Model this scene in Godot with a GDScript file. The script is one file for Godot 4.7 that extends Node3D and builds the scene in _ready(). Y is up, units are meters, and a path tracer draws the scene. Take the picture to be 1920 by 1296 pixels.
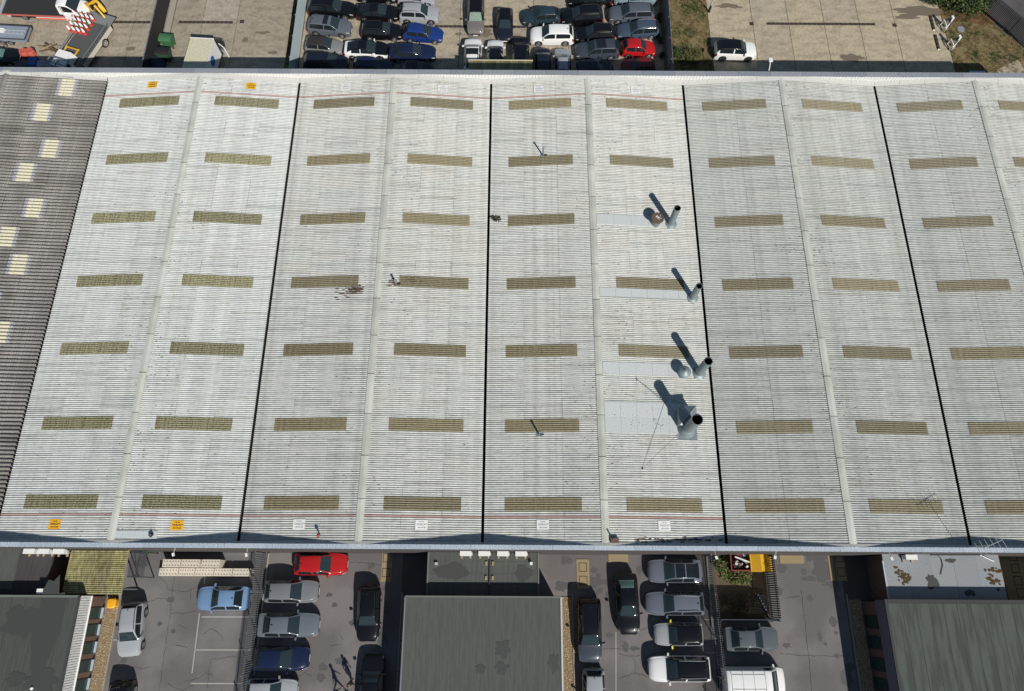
extends Node3D
# Aerial view over a multi-bay corrugated warehouse roof, a packed yard behind it and offices and a car park before it.
# x runs right along the warehouse, z towards the car park, y up; metres.

const PITCH := 0.169          # corrugation pitch of the white roof
const BAY := 18.29
const VALLEY0 := -38.71       # x of the valley between the brown and the white bays
const Y_VALLEY := 6.1
const Y_RIDGE := 6.87
const Z_BACK := -46.15
const Z_FRONT := -3.42
const SUN_EL := 38.7
const SUN_AZ := 28.5

var M := {}
var mesh_cache := {}
var rng := RandomNumberGenerator.new()


func lin(r: float, g: float, b: float, a := 1.0) -> Color:
	var c := Color(r, g, b).linear_to_srgb()
	c.a = a
	return c


func mat(c: Color, rough := 0.8, metal := 0.0) -> StandardMaterial3D:
	var m := StandardMaterial3D.new()
	m.albedo_color = c
	m.roughness = rough
	m.metallic = metal
	return m


func noise_tex(seed_: int, freq: float, octaves: int, stops: Array, size := 512, cell := false) -> NoiseTexture2D:
	var n := FastNoiseLite.new()
	n.seed = seed_
	n.frequency = freq
	n.fractal_octaves = octaves
	n.noise_type = FastNoiseLite.TYPE_CELLULAR if cell else FastNoiseLite.TYPE_SIMPLEX_SMOOTH
	var t := NoiseTexture2D.new()
	t.width = size
	t.height = size
	t.seamless = true
	t.noise = n
	var g := Gradient.new()
	var offs := PackedFloat32Array()
	var cols := PackedColorArray()
	for s in stops:
		offs.append(s[0])
		cols.append(s[1])
	g.offsets = offs
	g.colors = cols
	t.color_ramp = g
	return t


func grey_stops(a: float, b: float, lo := 0.0, hi := 1.0) -> Array:
	return [[lo, lin(a, a, a)], [hi, lin(b, b, b)]]


# a material whose colour comes from a world-space noise texture, with a second pattern multiplied over it
func surf(tex: Texture2D, scale: Vector3, rough := 0.9, over: Texture2D = null, over_scale := Vector3.ONE, metal := 0.0) -> StandardMaterial3D:
	var m := StandardMaterial3D.new()
	m.albedo_texture = tex
	m.uv1_triplanar = true
	m.uv1_world_triplanar = true
	m.uv1_scale = scale
	m.uv1_triplanar_sharpness = 4.0
	m.roughness = rough
	m.metallic = metal
	if over:
		m.detail_enabled = true
		m.detail_albedo = over
		m.detail_blend_mode = BaseMaterial3D.BLEND_MODE_MUL
		m.detail_uv_layer = BaseMaterial3D.DETAIL_UV_2
		m.uv2_triplanar = true
		m.uv2_world_triplanar = true
		m.uv2_scale = over_scale
		m.uv2_triplanar_sharpness = 4.0
	return m


# ---------------------------------------------------------------- nodes

func numbered(called: String) -> String:
	return called


func thing(called: String, label: String, category: String, at := Vector3.ZERO, turn := 0.0, group := "") -> Node3D:
	var o := Node3D.new()
	o.name = called
	add_child(o, true)
	o.position = at
	o.rotation.y = turn
	o.set_meta("label", label)
	o.set_meta("category", category)
	if group:
		o.set_meta("group", group)
	return o


func structure(called: String) -> Node3D:
	var o := Node3D.new()
	o.name = called
	add_child(o, true)
	o.set_meta("kind", "structure")
	return o


func put(called: String, mesh: Mesh, m: Material, parent: Node, at := Vector3.ZERO, turn := 0.0) -> MeshInstance3D:
	var o := MeshInstance3D.new()
	o.name = called
	o.mesh = mesh
	o.material_override = m
	o.position = at
	o.rotation.y = turn
	parent.add_child(o, true)
	return o


func bx(called: String, at: Vector3, size: Vector3, m: Material, parent: Node, turn := 0.0) -> MeshInstance3D:
	var key := "box%.3f_%.3f_%.3f" % [size.x, size.y, size.z]
	if not mesh_cache.has(key):
		var b := BoxMesh.new()
		b.size = size
		mesh_cache[key] = b
	return put(called, mesh_cache[key], m, parent, at, turn)


func cyl(called: String, at: Vector3, r0: float, r1: float, h: float, m: Material, parent: Node, sides := 16) -> MeshInstance3D:
	var key := "cyl%.3f_%.3f_%.3f_%d" % [r0, r1, h, sides]
	if not mesh_cache.has(key):
		var b := CylinderMesh.new()
		b.bottom_radius = r0
		b.top_radius = r1
		b.height = h
		b.radial_segments = sides
		b.rings = 1
		mesh_cache[key] = b
	return put(called, mesh_cache[key], m, parent, at + Vector3(0, h / 2, 0))


func begin() -> SurfaceTool:
	var st := SurfaceTool.new()
	st.begin(Mesh.PRIMITIVE_TRIANGLES)
	st.set_smooth_group(-1)
	return st


func quad(st: SurfaceTool, a: Vector3, b: Vector3, c: Vector3, d: Vector3) -> void:
	for v in [a, b, c, a, c, d]:
		st.add_vertex(v)


func block(st: SurfaceTool, at: Vector3, s: Vector3, basis := Basis.IDENTITY) -> void:
	var p := []
	for i in 8:
		p.append(at + basis * Vector3(s.x * (0.5 if i & 1 else -0.5), s.y * (0.5 if i & 2 else -0.5), s.z * (0.5 if i & 4 else -0.5)))
	quad(st, p[2], p[3], p[7], p[6])
	quad(st, p[0], p[4], p[5], p[1])
	quad(st, p[0], p[1], p[3], p[2])
	quad(st, p[4], p[6], p[7], p[5])
	quad(st, p[0], p[2], p[6], p[4])
	quad(st, p[1], p[5], p[7], p[3])


func bar(st: SurfaceTool, a: Vector3, b: Vector3, w: float, h := 0.0) -> void:
	var d := b - a
	var z := d.normalized()
	var up := Vector3.UP if absf(z.y) < 0.95 else Vector3.RIGHT
	var x := up.cross(z).normalized()
	var y := z.cross(x)
	block(st, (a + b) / 2, Vector3(w, h if h > 0 else w, d.length()), Basis(x, y, z))


func tube(st: SurfaceTool, pts: Array, r: float, sides := 6) -> void:
	for i in pts.size() - 1:
		var a: Vector3 = pts[i]
		var b: Vector3 = pts[i + 1]
		var z := (b - a).normalized()
		var up := Vector3.UP if absf(z.y) < 0.95 else Vector3.RIGHT
		var x := up.cross(z).normalized()
		var y := z.cross(x)
		for k in sides:
			var t0 := TAU * k / sides
			var t1 := TAU * (k + 1) / sides
			var o0 := (x * cos(t0) + y * sin(t0)) * r
			var o1 := (x * cos(t1) + y * sin(t1)) * r
			quad(st, a + o0, b + o0, b + o1, a + o1)


# profile of (radius, height) turned about the y axis
func lathe(st: SurfaceTool, profile: Array, at := Vector3.ZERO, sides := 24) -> void:
	for i in profile.size() - 1:
		var p: Vector2 = profile[i]
		var q: Vector2 = profile[i + 1]
		for k in sides:
			var t0 := TAU * k / sides
			var t1 := TAU * (k + 1) / sides
			var d0 := Vector3(cos(t0), 0, sin(t0))
			var d1 := Vector3(cos(t1), 0, sin(t1))
			quad(st, at + d0 * p.x + Vector3.UP * p.y, at + d0 * q.x + Vector3.UP * q.y, at + d1 * q.x + Vector3.UP * q.y, at + d1 * p.x + Vector3.UP * p.y)


func obj(called: String, st: SurfaceTool, m: Material, parent: Node = self, at := Vector3.ZERO, turn := 0.0) -> MeshInstance3D:
	st.generate_normals()
	return put(called, st.commit(), m, parent, at, turn)


func flat(st: SurfaceTool, pts: Array, y: float) -> void:
	var p2 := PackedVector2Array()
	for p in pts:
		p2.append(Vector2(p.x, p.z))
	var idx := Geometry2D.triangulate_polygon(p2)
	for i in range(0, idx.size(), 3):
		var a := p2[idx[i]]
		var b := p2[idx[i + 1]]
		var c := p2[idx[i + 2]]
		if (b - a).cross(c - a) < 0:
			var t := b
			b = c
			c = t
		for v in [a, b, c]:
			st.add_vertex(Vector3(v.x, y, v.y))


func sheet(called: String, pts: Array, y: float, m: Material, parent: Node = null) -> MeshInstance3D:
	var st := begin()
	flat(st, pts, y)
	var o := obj(called, st, m, parent if parent else self)
	if parent == null:
		o.set_meta("kind", "structure")
	return o


# an upright-sided slab on a polygon, y0 to y1
func prism(st: SurfaceTool, pts: Array, y0: float, y1: float) -> void:
	flat(st, pts, y1)
	for i in pts.size():
		var a: Vector3 = pts[i]
		var b: Vector3 = pts[(i + 1) % pts.size()]
		quad(st, Vector3(a.x, y0, a.z), Vector3(a.x, y1, a.z), Vector3(b.x, y1, b.z), Vector3(b.x, y0, b.z))


func blob(st: SurfaceTool, at: Vector3, rx: float, rz: float, y: float, seed_: int) -> void:
	var n := FastNoiseLite.new()
	n.seed = seed_
	n.frequency = 0.9
	var pts := []
	for k in 22:
		var a := TAU * k / 22.0
		var r := 1.0 + 0.75 * n.get_noise_2d(cos(a) * 1.3, sin(a) * 1.3)
		pts.append(at + Vector3(cos(a) * rx * r, 0, sin(a) * rz * r))
	flat(st, pts, y)


func stuff(called: String, mesh: Mesh, m: Material, places: Array, parent: Node, tints := []) -> MultiMeshInstance3D:
	var mm := MultiMesh.new()
	mm.transform_format = MultiMesh.TRANSFORM_3D
	mm.use_colors = not tints.is_empty()
	mm.mesh = mesh
	mm.instance_count = places.size()
	for i in places.size():
		mm.set_instance_transform(i, places[i])
		if not tints.is_empty():
			mm.set_instance_color(i, tints[i])
	var o := MultiMeshInstance3D.new()
	o.name = called
	o.multimesh = mm
	o.material_override = m
	o.set_meta("kind", "stuff")
	parent.add_child(o, true)
	return o


# ---------------------------------------------------------------- cars

const KINDS := {
	"hatch": {"h": 1.50, "cowl": 0.285, "rf": 0.465, "rr": 0.85, "rg": 0.955, "sg": [0.3286, 0.8774], "post": [0.5993, 0.6217], "wf": 0.19, "wr": 0.81, "r": 0.32,
		"k": [[0, 0.66, 0.56, 0.60, 0.50], [0.0364, 0.84, 0.66, 0.72, 0.60], [0.1213, 0.95, 0.78, 0.85, 0.70], [0.2668, 1.0, 0.88, 0.97, 0.78], [0.2905, 1.0, 0.89, 1.00, 0.77], [0.465, 1.0, 0.93, 1.43, 0.64], [0.5993, 1.0, 0.95, 1.50, 0.65], [0.8231, 0.99, 0.99, 1.46, 0.62], [0.8774, 0.98, 1.0, 1.38, 0.62], [0.955, 0.93, 0.98, 1.05, 0.68], [0.9836, 0.88, 0.88, 0.94, 0.66], [1, 0.78, 0.60, 0.64, 0.60]]},
	"suv": {"h": 1.66, "cowl": 0.265, "rf": 0.425, "rr": 0.88, "rg": 0.96, "sg": [0.2993, 0.9082], "post": [0.561, 0.5845], "wf": 0.19, "wr": 0.80, "r": 0.37,
		"k": [[0, 0.70, 0.66, 0.72, 0.56], [0.0324, 0.86, 0.82, 0.88, 0.66], [0.1082, 0.96, 0.94, 1.0, 0.74], [0.2488, 1.0, 1.02, 1.10, 0.80], [0.2707, 1.0, 1.03, 1.13, 0.79], [0.425, 1.0, 1.06, 1.60, 0.67], [0.5798, 1.0, 1.07, 1.66, 0.68], [0.8612, 0.99, 1.09, 1.62, 0.66], [0.9082, 0.98, 1.08, 1.52, 0.66], [0.96, 0.94, 1.06, 1.18, 0.70], [0.9867, 0.90, 0.95, 1.02, 0.68], [1, 0.80, 0.66, 0.70, 0.62]]},
	"estate": {"h": 1.50, "cowl": 0.285, "rf": 0.45, "rr": 0.885, "rg": 0.965, "sg": [0.3191, 0.9132], "post": [0.5769, 0.595], "wf": 0.185, "wr": 0.79, "r": 0.33,
		"k": [[0, 0.66, 0.56, 0.60, 0.52], [0.0335, 0.84, 0.66, 0.72, 0.62], [0.1118, 0.95, 0.78, 0.84, 0.72], [0.2682, 1.0, 0.88, 0.96, 0.79], [0.2907, 1.0, 0.89, 0.98, 0.78], [0.45, 1.0, 0.93, 1.43, 0.64], [0.5859, 1.0, 0.95, 1.50, 0.65], [0.8669, 0.99, 0.98, 1.45, 0.62], [0.9132, 0.98, 0.98, 1.36, 0.62], [0.965, 0.94, 0.96, 1.04, 0.68], [0.985, 0.90, 0.86, 0.93, 0.66], [1, 0.80, 0.60, 0.64, 0.60]]},
	"saloon": {"h": 1.43, "cowl": 0.3, "rf": 0.465, "rr": 0.755, "rg": 0.885, "sg": [0.333, 0.8447], "post": [0.5939, 0.6154], "wf": 0.185, "wr": 0.80, "r": 0.33,
		"k": [[0, 0.66, 0.54, 0.58, 0.52], [0.0333, 0.84, 0.64, 0.70, 0.62], [0.1111, 0.95, 0.76, 0.82, 0.72], [0.2778, 1.0, 0.86, 0.93, 0.79], [0.3055, 1.0, 0.87, 0.96, 0.78], [0.465, 1.0, 0.91, 1.37, 0.62], [0.5939, 1.0, 0.93, 1.43, 0.62], [0.755, 1.0, 0.95, 1.38, 0.60], [0.885, 0.99, 0.98, 1.07, 0.72], [0.9094, 0.98, 0.98, 1.03, 0.76], [0.9721, 0.92, 0.95, 0.99, 0.72], [0.9895, 0.86, 0.84, 0.88, 0.66], [1, 0.76, 0.58, 0.62, 0.58]]},
	"coupe": {"h": 1.48, "cowl": 0.275, "rf": 0.455, "rr": 0.66, "rg": 0.91, "sg": [0.3087, 0.8081], "post": [0.5948, 0.6088], "wf": 0.185, "wr": 0.80, "r": 0.35,
		"k": [[0, 0.66, 0.58, 0.62, 0.52], [0.0317, 0.84, 0.70, 0.76, 0.62], [0.1058, 0.96, 0.82, 0.88, 0.72], [0.2538, 1.0, 0.92, 0.98, 0.79], [0.2806, 1.0, 0.93, 1.01, 0.78], [0.455, 1.0, 0.96, 1.42, 0.62], [0.5482, 1.0, 0.97, 1.48, 0.62], [0.66, 1.0, 0.99, 1.45, 0.60], [0.8081, 0.99, 1.02, 1.26, 0.60], [0.91, 0.95, 1.02, 1.08, 0.68], [0.97, 0.90, 0.98, 1.02, 0.68], [0.99, 0.84, 0.84, 0.88, 0.64], [1, 0.76, 0.60, 0.64, 0.58]]},
	"mini": {"h": 1.46, "cowl": 0.27, "rf": 0.425, "rr": 0.87, "rg": 0.955, "sg": [0.3177, 0.9], "post": [0.5885, 0.6112], "wf": 0.19, "wr": 0.82, "r": 0.31,
		"k": [[0, 0.70, 0.60, 0.64, 0.54], [0.0378, 0.87, 0.70, 0.77, 0.64], [0.1188, 0.96, 0.80, 0.88, 0.72], [0.2538, 1.0, 0.90, 0.98, 0.78], [0.276, 1.0, 0.91, 1.02, 0.78], [0.425, 1.0, 0.94, 1.40, 0.66], [0.5794, 1.0, 0.95, 1.46, 0.68], [0.8518, 0.99, 0.98, 1.42, 0.66], [0.9, 0.98, 0.98, 1.32, 0.66], [0.955, 0.94, 0.95, 1.02, 0.68], [0.98, 0.90, 0.82, 0.88, 0.66], [1, 0.82, 0.58, 0.62, 0.60]]},
	"van": {"h": 1.95, "cowl": 0.14, "rf": 0.27, "rr": 0.97, "rg": 0.99, "sg": [0.18, 0.36], "post": [0.37, 0.38], "wf": 0.17, "wr": 0.78, "r": 0.34,
		"k": [[0.0, 0.72, 0.70, 0.76, 0.56], [0.025, 0.88, 0.86, 0.94, 0.68], [0.08, 0.97, 0.98, 1.06, 0.76], [0.13, 1.0, 1.06, 1.16, 0.80], [0.15, 1.0, 1.08, 1.22, 0.80], [0.27, 1.0, 1.12, 1.86, 0.76], [0.36, 1.0, 1.14, 1.94, 0.78], [0.60, 1.0, 1.14, 1.95, 0.79], [0.93, 1.0, 1.14, 1.93, 0.79], [0.975, 0.99, 1.12, 1.86, 0.79], [0.99, 0.97, 1.10, 1.60, 0.80], [1.0, 0.94, 0.70, 0.90, 0.80]]},
	"cab": {"h": 2.2, "cowl": 0.10, "rf": 0.185, "rr": 0.30, "rg": 0.31, "sg": [0.135, 0.27], "post": [0.9, 0.91], "wf": 0.13, "wr": 0.77, "r": 0.38,
		"k": [[0.0, 0.80, 0.74, 0.80, 0.66], [0.02, 0.92, 0.96, 1.04, 0.74], [0.06, 0.98, 1.12, 1.20, 0.80], [0.095, 1.0, 1.20, 1.30, 0.82], [0.105, 1.0, 1.22, 1.36, 0.82], [0.185, 1.0, 1.26, 2.08, 0.78], [0.24, 1.0, 1.26, 2.20, 0.80], [0.295, 1.0, 1.26, 2.16, 0.80], [0.312, 0.98, 1.10, 1.50, 0.80], [0.318, 0.80, 0.84, 0.88, 0.70], [0.6, 0.78, 0.84, 0.88, 0.70], [1.0, 0.78, 0.84, 0.88, 0.70]]},
}
const CAR_WIDTH := {"hatch": 1.78, "mini": 1.72, "suv": 1.88, "saloon": 1.84, "estate": 1.84, "coupe": 1.86, "van": 1.95, "cab": 2.1}


func pchip(keys: Array, col: int, t: float) -> float:
	var n := keys.size()
	var i := 0
	while i < n - 2 and t > keys[i + 1][0]:
		i += 1
	var x0: float = keys[i][0]
	var x1: float = keys[i + 1][0]
	var y0: float = keys[i][col]
	var y1: float = keys[i + 1][col]
	var h := x1 - x0
	var s := (y1 - y0) / h
	var m0 := s
	var m1 := s
	if i > 0:
		var sp: float = (y0 - keys[i - 1][col]) / (x0 - keys[i - 1][0])
		m0 = 0.0 if sp * s <= 0 else 2.0 * sp * s / (sp + s)
	if i < n - 2:
		var sn: float = (keys[i + 2][col] - y1) / (keys[i + 2][0] - x1)
		m1 = 0.0 if sn * s <= 0 else 2.0 * sn * s / (sn + s)
	var u := (t - x0) / h
	var u2 := u * u
	var u3 := u2 * u
	return (2 * u3 - 3 * u2 + 1) * y0 + (u3 - 2 * u2 + u) * h * m0 + (-2 * u3 + 3 * u2) * y1 + (u3 - u2) * h * m1


# the panels of one body shape: name -> ArrayMesh
func car_shape(kind: String, length: float, sun: Array) -> Dictionary:
	var key := "%s_%.1f_%s" % [kind, length, str(sun)]
	if mesh_cache.has(key):
		return mesh_cache[key]
	var d: Dictionary = KINDS[kind]
	var k: Array = d.k
	var half: float = CAR_WIDTH[kind] / 2.0
	var ts := []
	for i in 31:
		ts.append(i / 30.0)
	for row in k:
		ts.append(row[0])
	for v in [d.cowl, d.rf, d.rr, d.rg, d.sg[0], d.sg[1], d.post[0], d.post[1], 0.012, 0.075, 0.955]:
		ts.append(v)
	for v in sun:
		ts.append(v)
	var arch: float = d.r + 0.07
	for w in [d.wf, d.wr]:
		for q in [-1.01, -0.97, -0.85, -0.6, -0.3, 0.0, 0.3, 0.6, 0.85, 0.97, 1.01]:
			ts.append(w + q * arch / length)
	ts.sort()
	var clean := [ts[0]]
	for t in ts:
		if t - clean[-1] > 0.0015 and t <= 1.0:
			clean.append(t)
	clean[-1] = 1.0
	ts = clean
	var grid := []
	for t in ts:
		var hw: float = pchip(k, 1, t) * half
		var belt: float = pchip(k, 2, t)
		var top: float = pchip(k, 3, t)
		var tw: float = minf(pchip(k, 4, t) * half, hw * 0.93)
		var x: float = length * (0.5 - t)
		var sill := 0.20
		for w in [d.wf, d.wr]:
			var dx: float = (t - w) * length
			if absf(dx) < arch:
				sill = maxf(sill, d.r + sqrt(arch * arch - dx * dx))
		sill = minf(sill, belt - 0.12)
		var side := []
		side.append(Vector3(x, sill, hw * 0.94))
		side.append(Vector3(x, maxf(minf(0.40, belt - 0.1), sill + 0.012), hw * 0.985))
		side.append(Vector3(x, maxf(belt * 0.68, sill + 0.03), hw))
		side.append(Vector3(x, maxf(belt - 0.07, sill + 0.05), hw * 0.992))
		side.append(Vector3(x, belt, hw * 0.955))
		var a := Vector3(x, belt + (top - belt) * 0.10, hw * 0.94)
		var b := Vector3(x, top - 0.05, tw + 0.03)
		b.y = maxf(b.y, a.y + 0.004)
		b.z = minf(b.z, a.z - 0.004)
		side.append(a)
		side.append(a.lerp(b, 0.9))
		side.append(b)
		side.append(Vector3(x, maxf(top - 0.015, b.y + 0.002), minf(tw - 0.03, b.z - 0.006)))
		side.append(Vector3(x, maxf(top, b.y + 0.004) + 0.018, tw * 0.5))
		side.append(Vector3(x, maxf(top, b.y + 0.004) + 0.026, 0.0))
		var row := []
		for i in 11:
			row.append(side[i])
		for i in range(9, -1, -1):
			row.append(Vector3(side[i].x, side[i].y, -side[i].z))
		grid.append(row)
	var n := grid.size()
	var norm := []
	for i in n:
		var row := []
		for j in 21:
			var du: Vector3 = grid[maxi(i - 1, 0)][j] - grid[mini(i + 1, n - 1)][j]
			var dv: Vector3 = grid[i][mini(j + 1, 20)] - grid[i][maxi(j - 1, 0)]
			var nn := du.cross(dv)
			row.append(nn.normalized() if nn.length() > 1e-9 else Vector3.UP)
		norm.append(row)
	var patches := {}
	for i in n - 1:
		var t: float = (ts[i] + ts[i + 1]) / 2
		for j in 20:
			var jj: int = j if j < 10 else 19 - j
			var s := "a" if j < 10 else "b"
			var part := "body"
			if t > d.cowl and t < d.rf and jj >= 8:
				part = "windscreen"
			elif t > d.rr and t < d.rg and jj >= 8 and kind != "van" and kind != "cab":
				part = "rear_window"
			elif jj == 5 and t > d.sg[0] and t < d.sg[1] and not (t > d.post[0] and t < d.post[1]):
				part = "side_window:" + s + ("0" if t < d.post[0] else "1")
			elif sun.size() == 2 and t > sun[0] and t < sun[1] and jj >= 8:
				part = "sunroof"
			elif t > 0.012 and t < 0.075 and jj == 3:
				part = "headlight:" + s
			elif t > 0.955 and jj >= 2 and jj <= 3:
				part = "tail_light:" + s
			elif t > d.cowl and t < d.rg and jj >= 6:
				part = "roof_panel"
			elif t < d.cowl and jj >= 4:
				part = "bonnet"
			if not patches.has(part):
				patches[part] = []
			patches[part].append([i, j])
	var made := {}
	for part in patches:
		var pv := PackedVector3Array()
		var pn := PackedVector3Array()
		for q in patches[part]:
			for c in [[0, 0], [1, 0], [1, 1], [0, 0], [1, 1], [0, 1]]:
				pv.append(grid[q[0] + c[0]][q[1] + c[1]])
				pn.append(norm[q[0] + c[0]][q[1] + c[1]])
		if part == "body":
			for e in [0, n - 1]:
				for j in range(1, 20):
					for p in [grid[e][0], grid[e][j], grid[e][j + 1]]:
						pv.append(p)
						pn.append(Vector3(1 if e == 0 else -1, 0, 0))
		var arr := []
		arr.resize(Mesh.ARRAY_MAX)
		arr[Mesh.ARRAY_VERTEX] = pv
		arr[Mesh.ARRAY_NORMAL] = pn
		var am := ArrayMesh.new()
		am.add_surface_from_arrays(Mesh.PRIMITIVE_TRIANGLES, arr)
		made[part] = am
	mesh_cache[key] = made
	return made


func wheel_mesh(r: float) -> Mesh:
	var key := "tyre%.2f" % r
	if not mesh_cache.has(key):
		var st := begin()
		lathe(st, [Vector2(r * 0.64, -0.10), Vector2(r * 0.94, -0.11), Vector2(r, -0.07), Vector2(r, 0.07), Vector2(r * 0.94, 0.11), Vector2(r * 0.64, 0.10), Vector2(0.02, 0.03)], Vector3.ZERO, 20)
		st.generate_normals()
		mesh_cache[key] = st.commit()
		st = begin()
		lathe(st, [Vector2(r * 0.66, 0.085), Vector2(r * 0.60, 0.104), Vector2(r * 0.52, 0.085)], Vector3.ZERO, 20)
		lathe(st, [Vector2(r * 0.16, 0.07), Vector2(r * 0.14, 0.095), Vector2(0.0, 0.098)], Vector3.ZERO, 12)
		for i in 5:
			var a := TAU * i / 5
			bar(st, Vector3(cos(a) * r * 0.1, 0.078, sin(a) * r * 0.1), Vector3(cos(a) * r * 0.56, 0.09, sin(a) * r * 0.56), 0.055, 0.02)
		st.generate_normals()
		mesh_cache["rim%.2f" % r] = st.commit()
	return mesh_cache[key]


func add_wheel(parent: Node3D, at: Vector3, r: float, side: int, rim_mat: Material, called := "wheel") -> void:
	var w := put(called, wheel_mesh(r), M.rubber, parent, at)
	w.rotation.x = PI / 2 * side
	put("rim", mesh_cache["rim%.2f" % r], rim_mat, w)


func paint(called: String) -> Material:
	return paints[called]


func car(kind: String, at: Vector3, degrees: float, length: float, colour: String, label: String, group: String, o: Dictionary) -> Node3D:
	var d: Dictionary = KINDS[kind]
	var half: float = CAR_WIDTH[kind] / 2.0
	var cat := "van" if kind == "van" else "car"
	var called := "panel_van" if kind == "van" else "parked_car"
	var t := thing(called, label, cat, at, deg_to_rad(degrees), group)
	car_parts(t, kind, length, colour, o)
	return t


func car_parts(t: Node3D, kind: String, length: float, colour: String, o: Dictionary) -> void:
	var d: Dictionary = KINDS[kind]
	var half: float = CAR_WIDTH[kind] / 2.0
	var shape := car_shape(kind, length, o.get("sun", []))
	var body := paint(colour)
	for part in shape:
		var base: String = part.get_slice(":", 0)
		var m: Material = body
		match base:
			"windscreen": m = M[o.get("screen", "screen_glass")]
			"rear_window": m = M[o.get("rear", "car_glass")]
			"side_window", "sunroof": m = M.car_glass
			"headlight": m = M.headlight
			"tail_light": m = M.tail_light
			"roof_panel": m = paint(o.get("roof", colour))
			"bonnet": m = paint(o.get("hood", colour))
		put(base, shape[part], m, t)
	bx("underbody", Vector3(0, 0.36, 0), Vector3(length * 0.9, 0.28, half * 1.62), M.black_plastic, t)
	var rim_mat: Material = M.black_plastic if o.has("dark_rim") else M.alloy
	for w in [d.wf, d.wr]:
		for s in [-1, 1]:
			add_wheel(t, Vector3(length * (0.5 - w), d.r, s * (half - 0.115)), d.r, s, rim_mat)
	var mirror_mat: Material = M[o.mirror] if o.has("mirror") else body
	var belt: float = pchip(d.k, 2, d.sg[0])
	for s in [-1, 1]:
		var mr := bx("door_mirror", Vector3(length * (0.5 - d.sg[0] - 0.008), belt + 0.10, s * (half + 0.09)), Vector3(0.12, 0.14, 0.22), mirror_mat, t, s * -0.2)
		mr.rotation.x = s * 0.15
	bx("grille", Vector3(length * 0.5 + 0.002, 0.50, 0), Vector3(0.03, 0.16, half * 1.05), M.black_plastic, t)
	bx("number_plate", Vector3(length * 0.5 + 0.012, 0.42, 0), Vector3(0.03, 0.11, 0.52), M.white_paint, t)
	if kind != "cab":
		bx("number_plate", Vector3(-length * 0.5 - 0.006, 0.52, 0), Vector3(0.03, 0.11, 0.52), M.yellow_plate, t)
		var ha: float = pchip(d.k, 3, 0.78)
		if kind != "van":
			bx("roof_aerial", Vector3(length * (0.5 - d.rr + 0.03), pchip(d.k, 3, d.rr - 0.03) + 0.05, 0), Vector3(0.14, 0.06, 0.04), M.black_plastic, t)
	if o.has("rail"):
		for s in [-1, 1]:
			var st := begin()
			var pts := []
			for i in 7:
				var u: float = lerpf(d.rf + 0.04, d.rr + 0.01, i / 6.0)
				pts.append(Vector3(length * (0.5 - u), pchip(d.k, 3, u) + (0.0 if i == 0 or i == 6 else 0.055), s * (pchip(d.k, 4, u) * half - 0.02)))
			tube(st, pts, 0.028, 6)
			obj("roof_rail", st, M[o.get("railmat", "black_plastic")], t)
	if kind == "van":
		for i in 4:
			bx("roof_rib", Vector3(length * (0.5 - 0.38 - i * 0.175), 1.974, 0), Vector3(0.035, 0.02, 1.4), M.white_dirty, t)
		for z in [-0.5, 0.5]:
			bx("roof_rib", Vector3(length * -0.14, 1.976, z), Vector3(length * 0.5, 0.02, 0.03), M.white_dirty, t)


# ---------------------------------------------------------------- warehouse roof

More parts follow.
